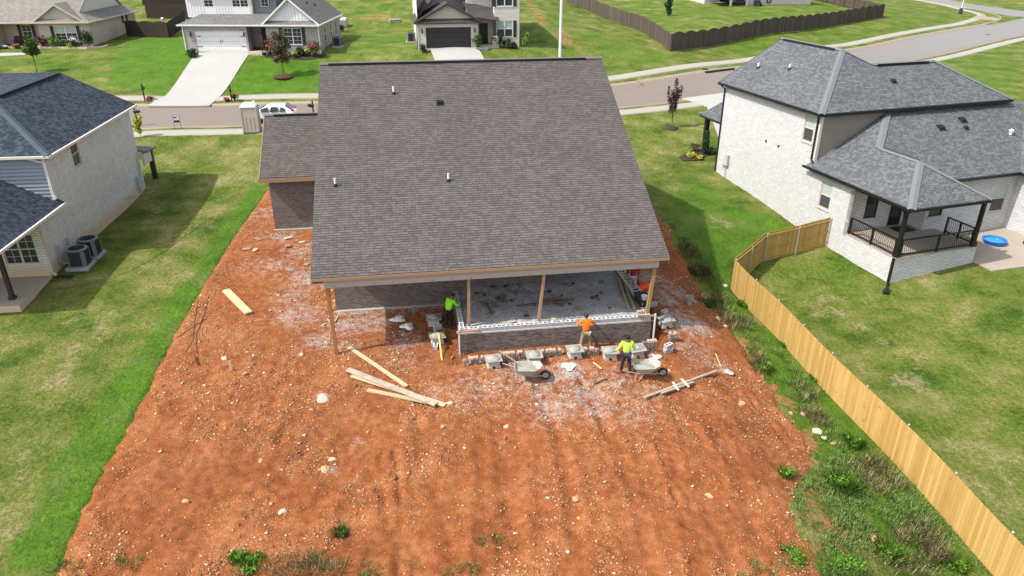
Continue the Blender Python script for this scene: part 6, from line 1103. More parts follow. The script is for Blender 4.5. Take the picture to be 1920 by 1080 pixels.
st = thing('rod_stub', 'dark double rod stub standing in the dirt left of the stake', 'stake', GD(372, 686)); mb = MB(); mb.tube([(0, 0, -.05), (-.05, 0, .45)], .018, 6); mb.tube([(.05, .03, -.05), (.0, .02, .4)], .015, 6); mb.build('shaft', M_dkbrown, st)
for i in range(9):
    p = S(q.uniform(-.2, .5), q.uniform(.8, 3.0)); a = q.uniform(0, 3); plank('debris_stick', p, p + Vector((math.cos(a), math.sin(a), 0)) * q.uniform(.25, .5), .06, .03, M_lumg, 'broken grey wood scrap on the rubble beside the left porch post', .02, .05, 'scrap')['group'] = 'wood scraps beside the left porch post'
# ------------------------------------------------------------------ neighbours' things
condenser(AW(.98, 1.15, h(*AW(1.0, 1.1)[:2]) + .12), AR, .92, .95, 'nearer of the two condensers beside the off-white brick house'); condenser(AW(1.0, 2.5, h(*AW(1.0, 2.45)[:2]) + .12), AR, .92, .95, 'farther of the two condensers beside the off-white brick house')
pool = thing('paddling_pool', 'round blue plastic paddling pool on the patio of the white house', 'paddling pool', BW(8.55, -16.7, .0)); pz = h(pool.location.x, pool.location.y) + .075; pool.location.z = pz
mb = MB(); mb.lathe([(.54, 0), (.60, .24), (.65, .24), (.65, .20), (.61, .19), (.55, .0)], n=32, caps=False); mb.lathe([(.54, .02), (.60, .235)], n=32, caps=False); mb.lathe([(.55, .0), (.55, .02)], n=32); mb.build('basin', M_bluep, pool, True); k = NT('pool_water', .05, .6); k.col((.05, .28, .62)); mb = MB(); mb.lathe([(.565, .11), (.565, .115)], n=32); mb.build('water', k.mat, pool)
drape('patio', [[BW(5.6, -18.0), BW(11, -18.6), BW(10.98, -15.12), BW(5.6, -15.12)], [BW(5.6, -18.0), BW(5.7, -19.3), BW(16, -20.6), BW(11, -18.6)]], M_patio, .06, 6)
fg = thing('garden_statue', 'small dark garden figure beside the blue paddling pool', 'statue', BW(10.1, -17.5, h(*BW(10.1, -17.5)[:2]) + .07)); mb = MB(); mb.lathe([(.16, 0), (.2, .1), (.12, .3), (.1, .42), (.13, .5), (.09, .6), (.02, .64)], n=12); mb.build('figure', M_acdark, fg, True)
mt = MB(); mt.bmm(-.6, -.4, 0, .6, .4, .02); o = mt.build('door_mat', M_black, loc=BW(3.6, -14.75, .77)); o.rotation_euler = (0, 0, R_(BR)); tag(o, 'black mat on the porch of the white house before its rear door', 'mat')
mt = MB(); mt.box((0, 0, .03), (.7, .3, .05)); o = mt.build('folded_cloth', M_orange_r, loc=BW(.45, -14.5, .775)); tag(o, 'orange cloth on the porch ledge behind the rail of the white house', 'cloth')
pt = thing('portable_toilet', 'beige portable toilet with a white roof standing by the sidewalk', 'portable toilet', G(474, 247), 8); w_ = .58
mb = MB(); mb.bmm(-w_, -w_, .12, w_, w_, 2.05)
for sx in (-1, 1): mb.bmm(sx * w_ - .05, -w_ - .03, .1, sx * w_ + .05, -w_ + .06, 2.08); mb.bmm(sx * w_ - .05, w_ - .06, .1, sx * w_ + .05, w_ + .03, 2.08)
for x in (-.3, 0, .3): mb.bmm(x - .04, -w_ - .02, .3, x + .04, -w_ - .002, 1.3); mb.bmm(w_ + .002, x - .04, .3, w_ + .02, x + .04, 1.3)
for x in (-.28, .28): mb.bmm(x - .12, -w_ - .012, 1.75, x + .12, -w_ - .003, 1.92)
mb.build('cabin', M_porta, pt); mb = MB(); mb.box((0, 0, .06), (1.25, 1.25, .12)); mb.build('skid', M_acgrey, pt); mb = MB(); mb.box((0, 0, 2.13), (1.26, 1.26, .14), taper=.92); mb.box((0, 0, 2.25), (1.1, 1.1, .12), taper=.75); mb.lathe([(.06, 2.3), (.06, 2.42)], (.35, .35, 0), 8); mb.build('roof', M_white, pt)
mb = MB(); mb.bmm(-w_ - .03, -.38, .18, -w_ - .003, .38, 1.98); d = mb.build('door', M_porta, pt); mb = MB(); mb.bmm(-w_ - .06, .25, 1.0, -w_ - .031, .34, 1.1); mb.build('latch', M_black, d)
# white hatchback
def car(p, rz, label):
    t = thing('car', label, 'car', p, rz); L, W, Hh = 4.3, 1.76, 1.5
    prof = [(-2.1, .35), (-2.15, .62), (-2.05, .86), (-1.2, .98), (-.45, 1.40), (.4, 1.5), (1.15, 1.44), (1.75, 1.05), (2.08, .92), (2.12, .5), (2.05, .3)]
    mb = MB(); xs_ = [-W / 2, -W / 2 + .1, -.4, .4, W / 2 - .1, W / 2]; k = len(prof); V = []
    for i, x in enumerate(xs_):
        e = 1 if i in (1, 2, 3, 4) else .93
        for (y, z) in prof: zz = z if z < .95 else .95 + (z - .95) * (1 if i in (2, 3) else .96 if i in (1, 4) else .25); xx = x if z < .95 else x * (1 - .18 * (z - .95) / .55); V.append((y * e, xx, zz))
    Fs = [(i * k + j, i * k + j + 1, (i + 1) * k + j + 1, (i + 1) * k + j) for i in range(5) for j in range(k - 1)] + [tuple(range(k))[::-1], tuple(5 * k + j for j in range(k))] + [((i + 1) * k, i * k, i * k + k - 1, (i + 1) * k + k - 1) for i in range(5)]
    mb.add(V, Fs); me = mb.mesh('body', M_carw, True); bm = bmesh.new(); bm.from_mesh(me); bmesh.ops.recalc_face_normals(bm, faces=bm.faces); bm.to_mesh(me); bm.free(); b = bpy.data.objects.new('body', me); COL.objects.link(b); b.parent = t; md = b.modifiers.new('s', 'SUBSURF'); md.levels = md.render_levels = 1
    for sy in (-1, 1):
        for y0, y1 in ((-.85, -.1), (.0, .72), (.8, 1.3)):
            g = MB(); yy = W / 2; zt0 = 1.2 if y0 < -.5 else 1.36; zt1 = 1.36 if y1 < 1 else 1.2
            g.poly([(y0, sy * (yy - .02), .95), (y1, sy * (yy - .02), .97), (y1 - .05, sy * (yy - .15), zt1), (y0 + .12, sy * (yy - .15), zt0)][::sy]); o = g.build('window', M_glass, t); m = o.modifiers.new('s', 'SOLIDIFY'); m.thickness = .03; m.offset = 0
        for y in (-1.3, 1.35):
            M = Matrix.Rotation(R_(90), 4, 'X'); g = MB(); g.lathe([(.2, -.1), (.31, -.1), (.32, 0), (.31, .1), (.2, .1)], (y, sy * (W / 2 - .08), .32), 18, M); wl = g.build('wheel', M_rubber, t, True); g = MB(); g.lathe([(.2, -.11), (.2, .11), (.04, .12)], (y, sy * (W / 2 - .08), .32), 12, M); g.build('rim', M_steel, wl)
        g = MB(); g.box((1.83, sy * .63, .98), (.2, .26, .26)); g.build('tail_light', M_red, t); g = MB(); g.box((-1.93, sy * .6, .72), (.16, .3, .12)); g.build('headlight', M_plast, t); g = MB(); g.box((-.75, sy * .88, 1.0), (.12, .18, .12)); g.build('mirror', M_carw, t)
    for (y0, z0, y1, z1), nm in (((-1.12, 1.0, -.5, 1.36), 'windscreen'), ((1.2, 1.42, 1.72, 1.1), 'rear_window')):
        g = MB(); dx_ = .035 if y0 < 0 else -.0; o2 = Vector((-.02 if y0 < 0 else .04, 0, .03)); g.poly([Vector((y0, -.62, z0)) + o2, Vector((y0, .62, z0)) + o2, Vector((y1, .55, z1)) + o2, Vector((y1, -.55, z1)) + o2][::(-1 if y0 < 0 else -1)]); o = g.build(nm, M_glass, t); m = o.modifiers.new('s', 'SOLIDIFY'); m.thickness = .04; m.offset = 0
    g = MB(); g.box((2.02, 0, .6), (.06, .45, .14)); g.build('licence_plate', M_plast, t); return t
pcar = fromroad((520, 215), 2.9); car((pcar.x + .65, pcar.y, h(*pcar) + RD + .03), 5, 'white hatchback with red tail lights parked on the street behind the portable toilet')
def mailbox(p, rz, label):
    t = thing('mailbox', label, 'mailbox', p, rz, 'black mailboxes along the street'); mb = MB(); mb.bmm(-.05, -.05, -.1, .05, .05, 1.5); mb.lathe([(.04, 1.5), (.055, 1.54), (.01, 1.62)], n=8); mb.beam((0, 0, .95), (.3, 0, 1.0), .06, .06); mb.build('post', M_black, t)
    mb = MB(); n = 8; prof = [(-.09, 1.02), (-.09, 1.16)] + [(.09 * math.cos(a), 1.16 + .09 * math.sin(a)) for a in np.linspace(math.pi, 0, n)] + [(.09, 1.02)]; k = len(prof)
    mb.add([(-.1, a, z) for a, z in prof] + [(.42, a, z) for a, z in prof], [(i, i + 1, k + i + 1, k + i) for i in range(k - 1)] + [(k - 1, 0, k, 2 * k - 1), tuple(range(k))[::-1], tuple(range(k, 2 * k))]); b = mb.build('box', M_black, t); mb = MB(); mb.bmm(.2, -.105, 1.2, .25, -.092, 1.32); mb.build('flag', M_dkbrown, b); return t
mailbox(G(258, 234), 0, 'black mailbox by the kerb in front of the off-white brick house'); mailbox(G(435, 191), -70, 'black mailbox beside the white house driveway with flowers at its foot'); mailbox(G(589, 222), 180, 'black mailbox just left of the big shingle roof'); mailbox(G(272, 189), 100, 'black mailbox left of the wide concrete driveway beside a red shrub')
sg = thing('yard_sign', 'small white and navy yard sign on a wire frame by the sidewalk', 'sign', G(334, 241), 12); mb = MB(); mb.tube([(-.25, 0, -.1), (-.25, 0, 1.05), (.25, 0, 1.05), (.25, 0, -.1)], .018, 6); mb.build('frame', M_acdark, sg); mb = MB(); mb.bmm(-.22, -.012, .45, .22, .012, 1.02); b = mb.build('panel', M_white, sg); mb = MB(); mb.bmm(-.2, -.018, .5, .2, -.0125, .68); mb.bmm(-.2, -.018, .86, .05, -.0125, .94); mb.build('printed_band', M_navy, b)
lp = thing('light_pole', 'tall white light pole rising behind the big shingle roof', 'light pole', fromroad((1041, 160), -5.2).to_3d()); lp.location.z = h(lp.location.x, lp.location.y); mb = MB(); mb.tube([(0, 0, 0), (.0, 0, 11)], [.16, .11], 14); mb.build('pole', M_white, lp); mb = MB(); mb.lathe([(.24, 0), (.24, .1), (.17, .3)], n=14); mb.build('base_cover', M_white, lp); mb = MB(); mb.tube([(0, 0, 10.9), (0, -.6, 11.3), (0, -1.6, 11.4)], .05, 8); mb.box((0, -1.8, 11.38), (.25, .6, .1)); mb.build('arm', M_white, lp)
lp2 = thing('light_pole', 'slim pale pole with a dark green base at the street corner', 'light pole', G(1800, 27)); mb = MB(); mb.tube([(0, 0, .9), (.35, 0, 9)], [.07, .05], 10); mb.build('pole', M_white, lp2); mb = MB(); mb.lathe([(.38, 0), (.34, .1), (.3, 1.0), (.16, 1.08)], n=12); mb.build('base_cover', plain('dark_green_base', (.012, .045, .045), .5), lp2)
for px, py, r, lb in ((1322, 130, .35, 'round rusty manhole cover in the sidewalk right of the shingle roof'), (1852, 64, .38, 'dark manhole cover in the street at the corner')):
    p = G(px, py); mb = MB(); mb.lathe([(r, 0), (r, .05), (r * .9, .06), (r * .2, .055)], n=20); tag(mb.build('manhole_cover', M_dkbrown, loc=(p.x, p.y, p.z + (.04 if px < 1500 else RD + .02))), lb, 'manhole cover')
p = G(1346, 136); mb = MB(); a, b = fromroad((1326, 137), -4.2), fromroad((1372, 130), -4.2); mb.beam((a.x, a.y, h(*a) - .04), (b.x, b.y, h(*b) - .04), .3, .24); tag(mb.build('storm_drain', M_black), 'dark storm drain inlet in the far kerb', 'storm drain')
p = G(740, 41); t = thing('utility_vault', 'low grey concrete utility box on the lawn between two houses', 'utility box', p, 15); mb = MB(); mb.box((0, 0, .12), (1.3, .9, .3)); mb.build('body', M_conc, t); mb = MB(); mb.box((0, 0, .3), (1.4, 1.0, .08)); mb.build('lid', M_walk, t)
p = G(646, 50); t = thing('grill', 'pale covered barbecue beside the grey brick side wall', 'grill', p, 0); mb = MB(); mb.box((0, 0, .45), (.8, 1.5, .9)); mb.build('cabinet', M_steel, t); mb = MB(); mb.box((0, 0, 1.0), (.7, 1.4, .2), taper=.8); mb.build('lid', M_plast, t)
p = G(305, 38); rock('ball', p + Vector((0, 0, .2)), .2, M_white, 'white ball on the grass inside the dark fence', 'ball', 1, None, 1.0)
p = G(1318, 211); mb = MB(); mb.bmm(-.4, -.3, -.05, .4, .3, .03); tag(mb.build('meter_cover', M_acgrey, loc=p), 'flat grey meter cover in the lawn right of the dark tree', 'meter cover')
# ------------------------------------------------------------------ people: one skinned body each, clothes follow it
def skin(name, J, edges, root, mat, parent, sub=2, extra=0.0):
    names = list(J); me = bpy.data.meshes.new(name); me.from_pydata([J[n][0] for n in names], [(names.index(a), names.index(b)) for a, b in edges], []); me.update()
    o = bpy.data.objects.new(name, me); COL.objects.link(o); m = o.modifiers.new('k', 'SKIN'); m.use_smooth_shade = True
    if not me.skin_vertices: me.skin_vertices.new() if hasattr(me.skin_vertices, 'new') else None
    for i, n in enumerate(names):
        r = J[n][1]; r = r if isinstance(r, tuple) else (r, r); sv = me.skin_vertices[0].data[i]; sv.radius = (r[0] + extra, r[1] + extra); sv.use_root = (n == root)
    s = o.modifiers.new('s', 'SUBSURF'); s.levels = s.render_levels = sub
    dg = bpy.context.evaluated_depsgraph_get(); new = bpy.data.meshes.new_from_object(o.evaluated_get(dg)); bpy.data.objects.remove(o); bpy.data.meshes.remove(me)
    new.name = name; new.materials.clear(); new.materials.append(mat); new.polygons.foreach_set('use_smooth', [True] * len(new.polygons))
    o = bpy.data.objects.new(name, new); COL.objects.link(o); o.parent = parent; return o
def person(loc, rz, label, shirt, trousers, hair, pose, hat=False, name='person'):
    t = thing(name, label, 'person', loc, rz); V = Vector
    Jp = {k: V(v) for k, v in pose.items()}
    hip, chest, neck, head = Jp['hip'], Jp['chest'], Jp['neck'], Jp['head']
    side = V(pose.get('side', (1, 0, 0))).normalized(); B = {}; E = []
    B['hip'] = (hip, (.155, .105)); B['waist'] = (hip.lerp(chest, .45), (.12, .082)); B['chest'] = (chest, (.14, .082)); B['neckb'] = (neck, .065); B['neck'] = (neck.lerp(head, .4), .058); B['head0'] = (head + (head - neck).normalized() * -.02, (.078, .092)); B['head1'] = (head + (head - neck).normalized() * .1, (.072, .085))
    E += [('hip', 'waist'), ('waist', 'chest'), ('chest', 'neckb'), ('neckb', 'neck'), ('neck', 'head0'), ('head0', 'head1')]
    for s, sg in (('l', -1), ('r', 1)):
        sh = neck + (chest - neck) * .22 + side * sg * .19; el, wr = Jp[s + 'el'], Jp[s + 'wr']; kn, an = Jp[s + 'kn'], Jp[s + 'an']; fd = V(Jp.get(s + 'toe', an + V((0, .16, -.045))))
        B[s + 'sh'] = (sh, .068); B[s + 'el'] = (el, .046); B[s + 'wr'] = (wr, .030); hd = (wr - el).normalized(); pl = wr + hd * .075; B[s + 'pl'] = (pl, (.038, .022))
        E += [('chest', s + 'sh'), (s + 'sh', s + 'el'), (s + 'el', s + 'wr'), (s + 'wr', s + 'pl')]
        acr = hd.cross(side.cross(hd)).normalized(); acr = side - hd * side.dot(hd); acr = acr.normalized() if acr.length > .1 else hd.orthogonal().normalized(); curl = hd.cross(acr) * (-1 if s == 'l' else 1)
        for i, (ln, o) in enumerate(((.075, -.03), (.085, -.01), (.08, .011), (.062, .031))):
            a = pl + hd * .03 + acr * o; b = a + hd * ln * .55 + curl * .012; c = b + hd * ln * .35 + curl * .035
            for q, p_, r in (('a', a, .0105), ('b', b, .0095), ('c', c, .0085)): B[f'{s}f{i}{q}'] = (p_, r)
            E += [(s + 'pl', f'{s}f{i}a'), (f'{s}f{i}a', f'{s}f{i}b'), (f'{s}f{i}b', f'{s}f{i}c')]
        ta = wr + hd * .045 - acr * sg * .04; tb = ta + hd * .04 - acr * sg * .025 + curl * .015; B[s + 'ta'] = (ta, .012); B[s + 'tb'] = (tb, .010); E += [(s + 'wr', s + 'ta'), (s + 'ta', s + 'tb')]
        hp = hip + side * sg * .1 - V((0, 0, .05)); B[s + 'hp'] = (hp, .092); B[s + 'kn'] = (kn, .062); B[s + 'cf'] = (kn.lerp(an, .3), .058); B[s + 'an'] = (an, .040); B[s + 'toe'] = (fd, (.042, .03)); E += [('hip', s + 'hp'), (s + 'hp', s + 'kn'), (s + 'kn', s + 'cf'), (s + 'cf', s + 'an'), (s + 'an', s + 'toe')]
    body = skin('body', B, E, 'hip', M_skin, t, 2)
    bm = bmesh.new(); bm.from_mesh(body.data)          # face: nose, ears, brow joined into the body mesh
    up = (head - neck).normalized(); fw = V(pose.get('face', (0, 1, 0))).normalized(); fw = (fw - up * fw.dot(up)).normalized(); sd_ = fw.cross(up)
    for p_, r, sc in ((head + fw * .098 + up * .03, .018, (1, 1, 1.5)), (head + sd_ * .082 + up * .03, .022, (.5, 1, 1.4)), (head - sd_ * .082 + up * .03, .022, (.5, 1, 1.4)), (head + fw * .086 + up * .055 + sd_ * .03, .012, (1, 1, .8)), (head + fw * .086 + up * .055 - sd_ * .03, .012, (1, 1, .8)), (head + fw * .09 - up * .012, .016, (1.4, .6, .5))):
        bmesh.ops.create_icosphere(bm, subdivisions=2, radius=r, matrix=Matrix.Translation(p_) @ Matrix.Diagonal((*sc, 1)))
    bm.to_mesh(body.data); bm.free(); body.data.polygons.foreach_set('use_smooth', [True] * len(body.data.polygons))
    mb = MB(); R = V((0, 0, 1)).rotation_difference(up).to_matrix().to_4x4(); mb.lathe([(.094, .0), (.101, .05), (.094, .10), (.06, .145), (.01, .158)], head + up * .015 - fw * .012, 14, R)
    if hat: mb.hexa([head + up * .075 + fw * a + sd_ * b + up * c for c in (0, .018) for a, b in ((.07, -.07), (.17, -.05), (.17, .05), (.07, .07))])
    mb.build('cap' if hat else 'hair', M_cap if hat else hair, t, True)
    S_ = {k: B[k] for k in ('waist', 'chest', 'neckb')}; S_['hem'] = (hip.lerp(B['waist'][0], .15), (.165, .12)); S_['neckb'] = (neck - (neck - chest).normalized() * .03, .075); ES = [('hem', 'waist'), ('waist', 'chest'), ('chest', 'neckb')]
    for s in 'lr':
        for k in ('sh', 'el'): S_[s + k] = (B[s + k][0], B[s + k][1] + .012)
        S_[s + 'wr'] = (B[s + 'el'][0].lerp(B[s + 'wr'][0], .9), .040); ES += [('chest', s + 'sh'), (s + 'sh', s + 'el'), (s + 'el', s + 'wr')]
    S_['waist'] = (B['waist'][0], (.165, .125)); S_['chest'] = (chest, (.20, .155)); so_ = skin('shirt', S_, ES, 'chest', shirt, t, 2, .006)
    q = random.Random(int(loc[0] * 10)); 
    for v in so_.data.vertices: n = math.sin(v.co.z * 38 + v.co.x * 17) * .006 + math.sin(v.co.x * 41 - v.co.z * 23) * .004; v.co += v.normal * n
    T = {'hip': (hip, (.168, .118))}; ET = []
    for s in 'lr':
        for k, e in (('hp', .012), ('kn', .02), ('cf', .02)): T[s + k] = (B[s + k][0], B[s + k][1] + e)
        T[s + 'an'] = (B[s + 'kn'][0].lerp(B[s + 'an'][0], .93), .062); ET += [('hip', s + 'hp'), (s + 'hp', s + 'kn'), (s + 'kn', s + 'cf'), (s + 'cf', s + 'an')]
    to_ = skin('trousers', T, ET, 'hip', trousers, t, 2, .004)
    for v in to_.data.vertices: v.co += v.normal * math.sin(v.co.z * 45 + v.co.x * 20) * .005
    for s in 'lr':
        a, b = B[s + 'an'][0], B[s + 'toe'][0]; d = (b - a); skin('boot', {'a': (a + V((0, 0, .03)), .056), 'h': (a - d * .25 + V((0, 0, -.05)), (.046, .036)), 'm': (a.lerp(b, .5) + V((0, 0, -.02)), (.052, .042)), 't': (b + d * .15, (.05, .034))}, [('a', 'h'), ('a', 'm'), ('m', 't')], 'a', M_boot, t, 1)
    return t
def stand(**k):
    d = dict(hip=(0, 0, .94), chest=(0, .02, 1.30), neck=(0, .02, 1.48), head=(0, .04, 1.60), lkn=(-.12, .03, .50), lan=(-.14, 0, .09), rkn=(.12, .03, .50), ran=(.14, -.02, .09), lel=(-.28, .02, 1.16), lwr=(-.27, .2, .98), rel=(.28, .02, 1.16), rwr=(.27, .2, .98)); d.update(k); return d
person(S(11.45, -.78), HR, 'worker in bright orange shirt and khaki trousers facing the new brick wall', M_orange, M_khaki, M_hair, stand(chest=(0, .05, 1.3), neck=(0, .08, 1.48), head=(0, .12, 1.59), lel=(-.40, .10, 1.24), lwr=(-.30, .34, 1.26), rel=(.40, .10, 1.22), rwr=(.34, .32, 1.24), lkn=(-.17, .05, .5), lan=(-.24, 0, .09), rkn=(.17, .06, .5), ran=(.25, .02, .09)), True)
person(S(12.52, -3.25), HR - 6, 'worker in a lime yellow shirt and dark jeans standing beside the right wheelbarrow', M_lime, M_navy, M_hair, stand(chest=(0, .04, 1.3), lel=(-.36, .02, 1.14), lwr=(-.42, .2, .95), rel=(.32, .06, 1.12), rwr=(.36, .28, 1.0), lkn=(-.14, .05, .5), lan=(-.19, .04, .09), rkn=(.13, .02, .5), ran=(.17, -.1, .09)))
person(S(5.6, 1.7), HR - 50, 'worker in a neon green shirt leaning over the porch wall in the shade', M_neon, M_dkcl, M_hair, stand(chest=(0, .14, 1.27), neck=(0, .22, 1.43), head=(0, .31, 1.53), lel=(-.27, .22, 1.08), lwr=(-.2, .45, .98), rel=(.3, .3, 1.16), rwr=(.24, .58, 1.18), lkn=(-.12, .06, .5), rkn=(.12, .08, .5)))
person(S(14.85, 2.3), HR - 62, 'worker in a red-orange shirt bending over beside the ladder on the right', M_redor, M_dkcl, M_hair, stand(hip=(0, -.18, .9), chest=(0, .2, 1.1), neck=(0, .38, 1.12), head=(0, .50, 1.08), face=(0, .3, -1), lel=(-.24, .36, .82), lwr=(-.2, .45, .55), rel=(.24, .36, .82), rwr=(.18, .48, .56), lkn=(-.13, .06, .5), rkn=(.13, .08, .5)))
person(S(14.85, 3.62), HR - 20, 'worker in a dark crimson shirt and pale trousers half hidden under the right roof edge', M_crim, M_lgrey, M_hair, stand())
# ------------------------------------------------------------------ trees, shrubs, weeds
def leaves(name, C, size, mat, parent=None, elong=1.5, up=0.0):
    C = np.asarray(C, float); n = len(C); d = NR.normal(size=(n, 3)); d[:, 2] += up * 1.5; d /= np.linalg.norm(d, axis=1)[:, None]
    e = np.cross(d, NR.normal(size=(n, 3))); e /= np.linalg.norm(e, axis=1)[:, None] + 1e-9; s = size * (.6 + .8 * NR.random((n, 1)))
    V = np.stack([C - d * s * elong * .5, C + e * s * .42, C + d * s * elong * .5, C - e * s * .42], 1).reshape(-1, 3)
    return npobj(name, V, np.arange(n * 4).reshape(n, 4), mat, parent)
def cloud(n, blobs):                    # points inside a set of ellipsoids, biased to their skins
    out = []
    w_ = np.array([b[3] * b[4] * b[5] for b in blobs]) ** .7; w_ /= w_.sum()
    for b, k in zip(blobs, (w_ * n).astype(int)):
        d = NR.normal(size=(k, 3)); d /= np.linalg.norm(d, axis=1)[:, None]; r = NR.random((k, 1)) ** .45; out.append(np.array(b[:3]) + d * r * np.array(b[3:6]) * (.85 + .3 * NR.random((k, 1))))
    return np.concatenate(out)
def tree(name, p, label, cat, hgt, trunk_h, blobs, n, size, mat, tr=.05, group=None, mulch=None, mr=.7, limbs=True, up=.0, twigs=None):
    t = thing(name, label, cat, p, rnd.uniform(-5, 5), group); mb = MB(); mb.tube([(0, 0, -.1), (.02, .01, trunk_h * .5), (0, 0, trunk_h), (0, 0, hgt * .8)], [tr * 1.25, tr, tr * .85, tr * .25], 8)
    if limbs:
        for b in blobs[:10]: mb.tube([(0, 0, max(.2, trunk_h * .9 + rnd.uniform(-.1, .3))), (b[0] * .5, b[1] * .5, b[2] * .6 + trunk_h * .35), b[:3]], [tr * .5, tr * .35, tr * .12], 5)
    mb.build('trunk', M_bark, t); leaves('crown', cloud(n, blobs), size, mat, t, 1.6, up)
    if mulch: m = MB(); m.lathe([(mr, -.05), (mr * .9, .05), (mr * .4, .14), (.05, .2)], n=18); m.build('mulch_ring', mulch, t)
    return t
def rb(n, x, y, z0, z1, r, q): return [(q.uniform(-x, x), q.uniform(-y, y), q.uniform(z0, z1), r * q.uniform(.7, 1.3), r * q.uniform(.7, 1.3), r * q.uniform(.7, 1.3)) for _ in range(n)]
q = random.Random(21)
tree('tree', G(1259, 240), 'slender dark purple tree in a mulch ring on the lawn by the street', 'tree', 4.2, 1.2, [(q.uniform(-.25, .25), q.uniform(-.25, .25), z, .22, .22, .38) for z in np.arange(1.5, 3.2, .17)] + [(-.5, 0, 3.0, .13, .13, .6), (.55, .1, 3.1, .13, .13, .6), (.05, 0, 3.7, .18, .18, .5), (.3, 0, 2.6, .2, .2, .45), (-.35, 0, 2.4, .2, .2, .4), (0, 0, 1.0, .08, .08, .3)], 1500, .10, M_leafp, .04, mulch=M_mulch, mr=.62, up=.6)
tree('tree', G(532, 143), 'young reddish green tree in a red mulch ring on the bright lawn', 'tree', 4.6, 1.3, [(q.uniform(-.5, .5) * (1.25 - abs(z - 2.6) * .3), q.uniform(-.5, .5), z, .45, .45, .5) for z in np.arange(1.6, 3.9, .16)] + [(-.9, 0, 2.9, .25, .25, .5), (.9, 0, 3.0, .25, .25, .5), (-.5, 0, 4.1, .2, .2, .4), (.4, 0, 4.2, .2, .2, .4)], 2600, .13, M_leafr, .05, mulch=M_rmulch, mr=1.1, up=.4)
tree('tree', G(70, 137), 'small green tree with a thin trunk in front of the tan house', 'tree', 3.9, 1.5, [(0, 0, 2.4, .7, .7, .6), (.45, 0, 2.2, .45, .45, .4), (-.5, .1, 2.3, .5, .4, .45), (.1, 0, 3.0, .5, .5, .55), (-.2, 0, 3.4, .3, .3, .4), (.3, -.2, 2.7, .4, .4, .4)], 2200, .15, M_leaf, .05)
tree('tree', G(986, 110), 'thin sapling with bright leaves on the lawn right of the cream house', 'tree', 2.9, 1.2, [(0, 0, 1.9, .35, .35, .4), (.1, 0, 2.3, .28, .28, .35), (-.15, 0, 1.6, .22, .22, .25)], 600, .14, M_leafb, .025)
tree('tree', G(1252, 30), 'dark upright evergreen tree inside the long fenced yard', 'tree', 3.6, .4, [(q.uniform(-.25, .25), q.uniform(-.25, .25), z, .45 - .06 * z, .45 - .06 * z, .45) for z in np.arange(.5, 3.4, .25)] + [(-.5, 0, 1.6, .2, .2, .4), (.45, 0, 2.0, .2, .2, .4)], 1600, .15, M_leafdk, .06, up=.5)
tree('sapling', G(264, 258), 'bright yellow-green sapling beside the sidewalk at the off-white brick house', 'tree', 2.1, .5, [(0, 0, 1.2, .28, .28, .4), (.15, 0, 1.6, .25, .25, .3), (-.15, 0, .9, .25, .25, .3), (0, 0, .6, .2, .2, .3)], 500, .15, M_leafy, .02)
def shrub(p, w_, hgt, mat, label, n=500, size=.11, flowers=None, cat='shrub', name='shrub', group=None, up=.2):
    t = thing(name, label, cat, p, rnd.uniform(0, 360), group); bl = [(rnd.uniform(-.5, .5) * w_ * .6, rnd.uniform(-.5, .5) * w_ * .6, hgt * rnd.uniform(.3, .75), w_ * rnd.uniform(.22, .34), w_ * rnd.uniform(.22, .34), hgt * rnd.uniform(.22, .34)) for _ in range(9)]
    mb = MB()
    for b in bl[:6]: mb.tube([(0, 0, -.05), b[:3]], [.02, .008], 4)
    mb.build('stem', M_bark, t); leaves('foliage', cloud(n, bl), size, mat, t, 1.5, up)
    if flowers: leaves('flowers', cloud(max(160, int(n * .14)), [(b[0], b[1], b[2] + b[5] * .7, b[3], b[4], b[5] * .5) for b in bl[:4]]), size * 1.1, flowers, t, 1.1)
    return t
def SP(px, py):
    if py > 130 or py == 104 or px in (640,): return G(px, py)
    if 360 <= px <= 600: o, d, sc = Vector((g.x, g.y)), (-1.3 if py > 96 else -.75), 17.0; u = (px - 418) / sc; x, y = o.x + u, o.y + d
    elif px > 780: u = (px - 842) / 17.1; d = .5 if px > 920 else -.7; a = R_(9); x, y = g3.x + math.cos(a) * u - math.sin(a) * d, g3.y + math.sin(a) * u + math.cos(a) * d
    else: u = (px - 171) / 15.7; d = -.7 if py < 96 else -1.0; a = R_(4); x, y = g1.x + math.cos(a) * u - math.sin(a) * d, g1.y + math.sin(a) * u + math.cos(a) * d
    return Vector((x, y, h(x, y)))
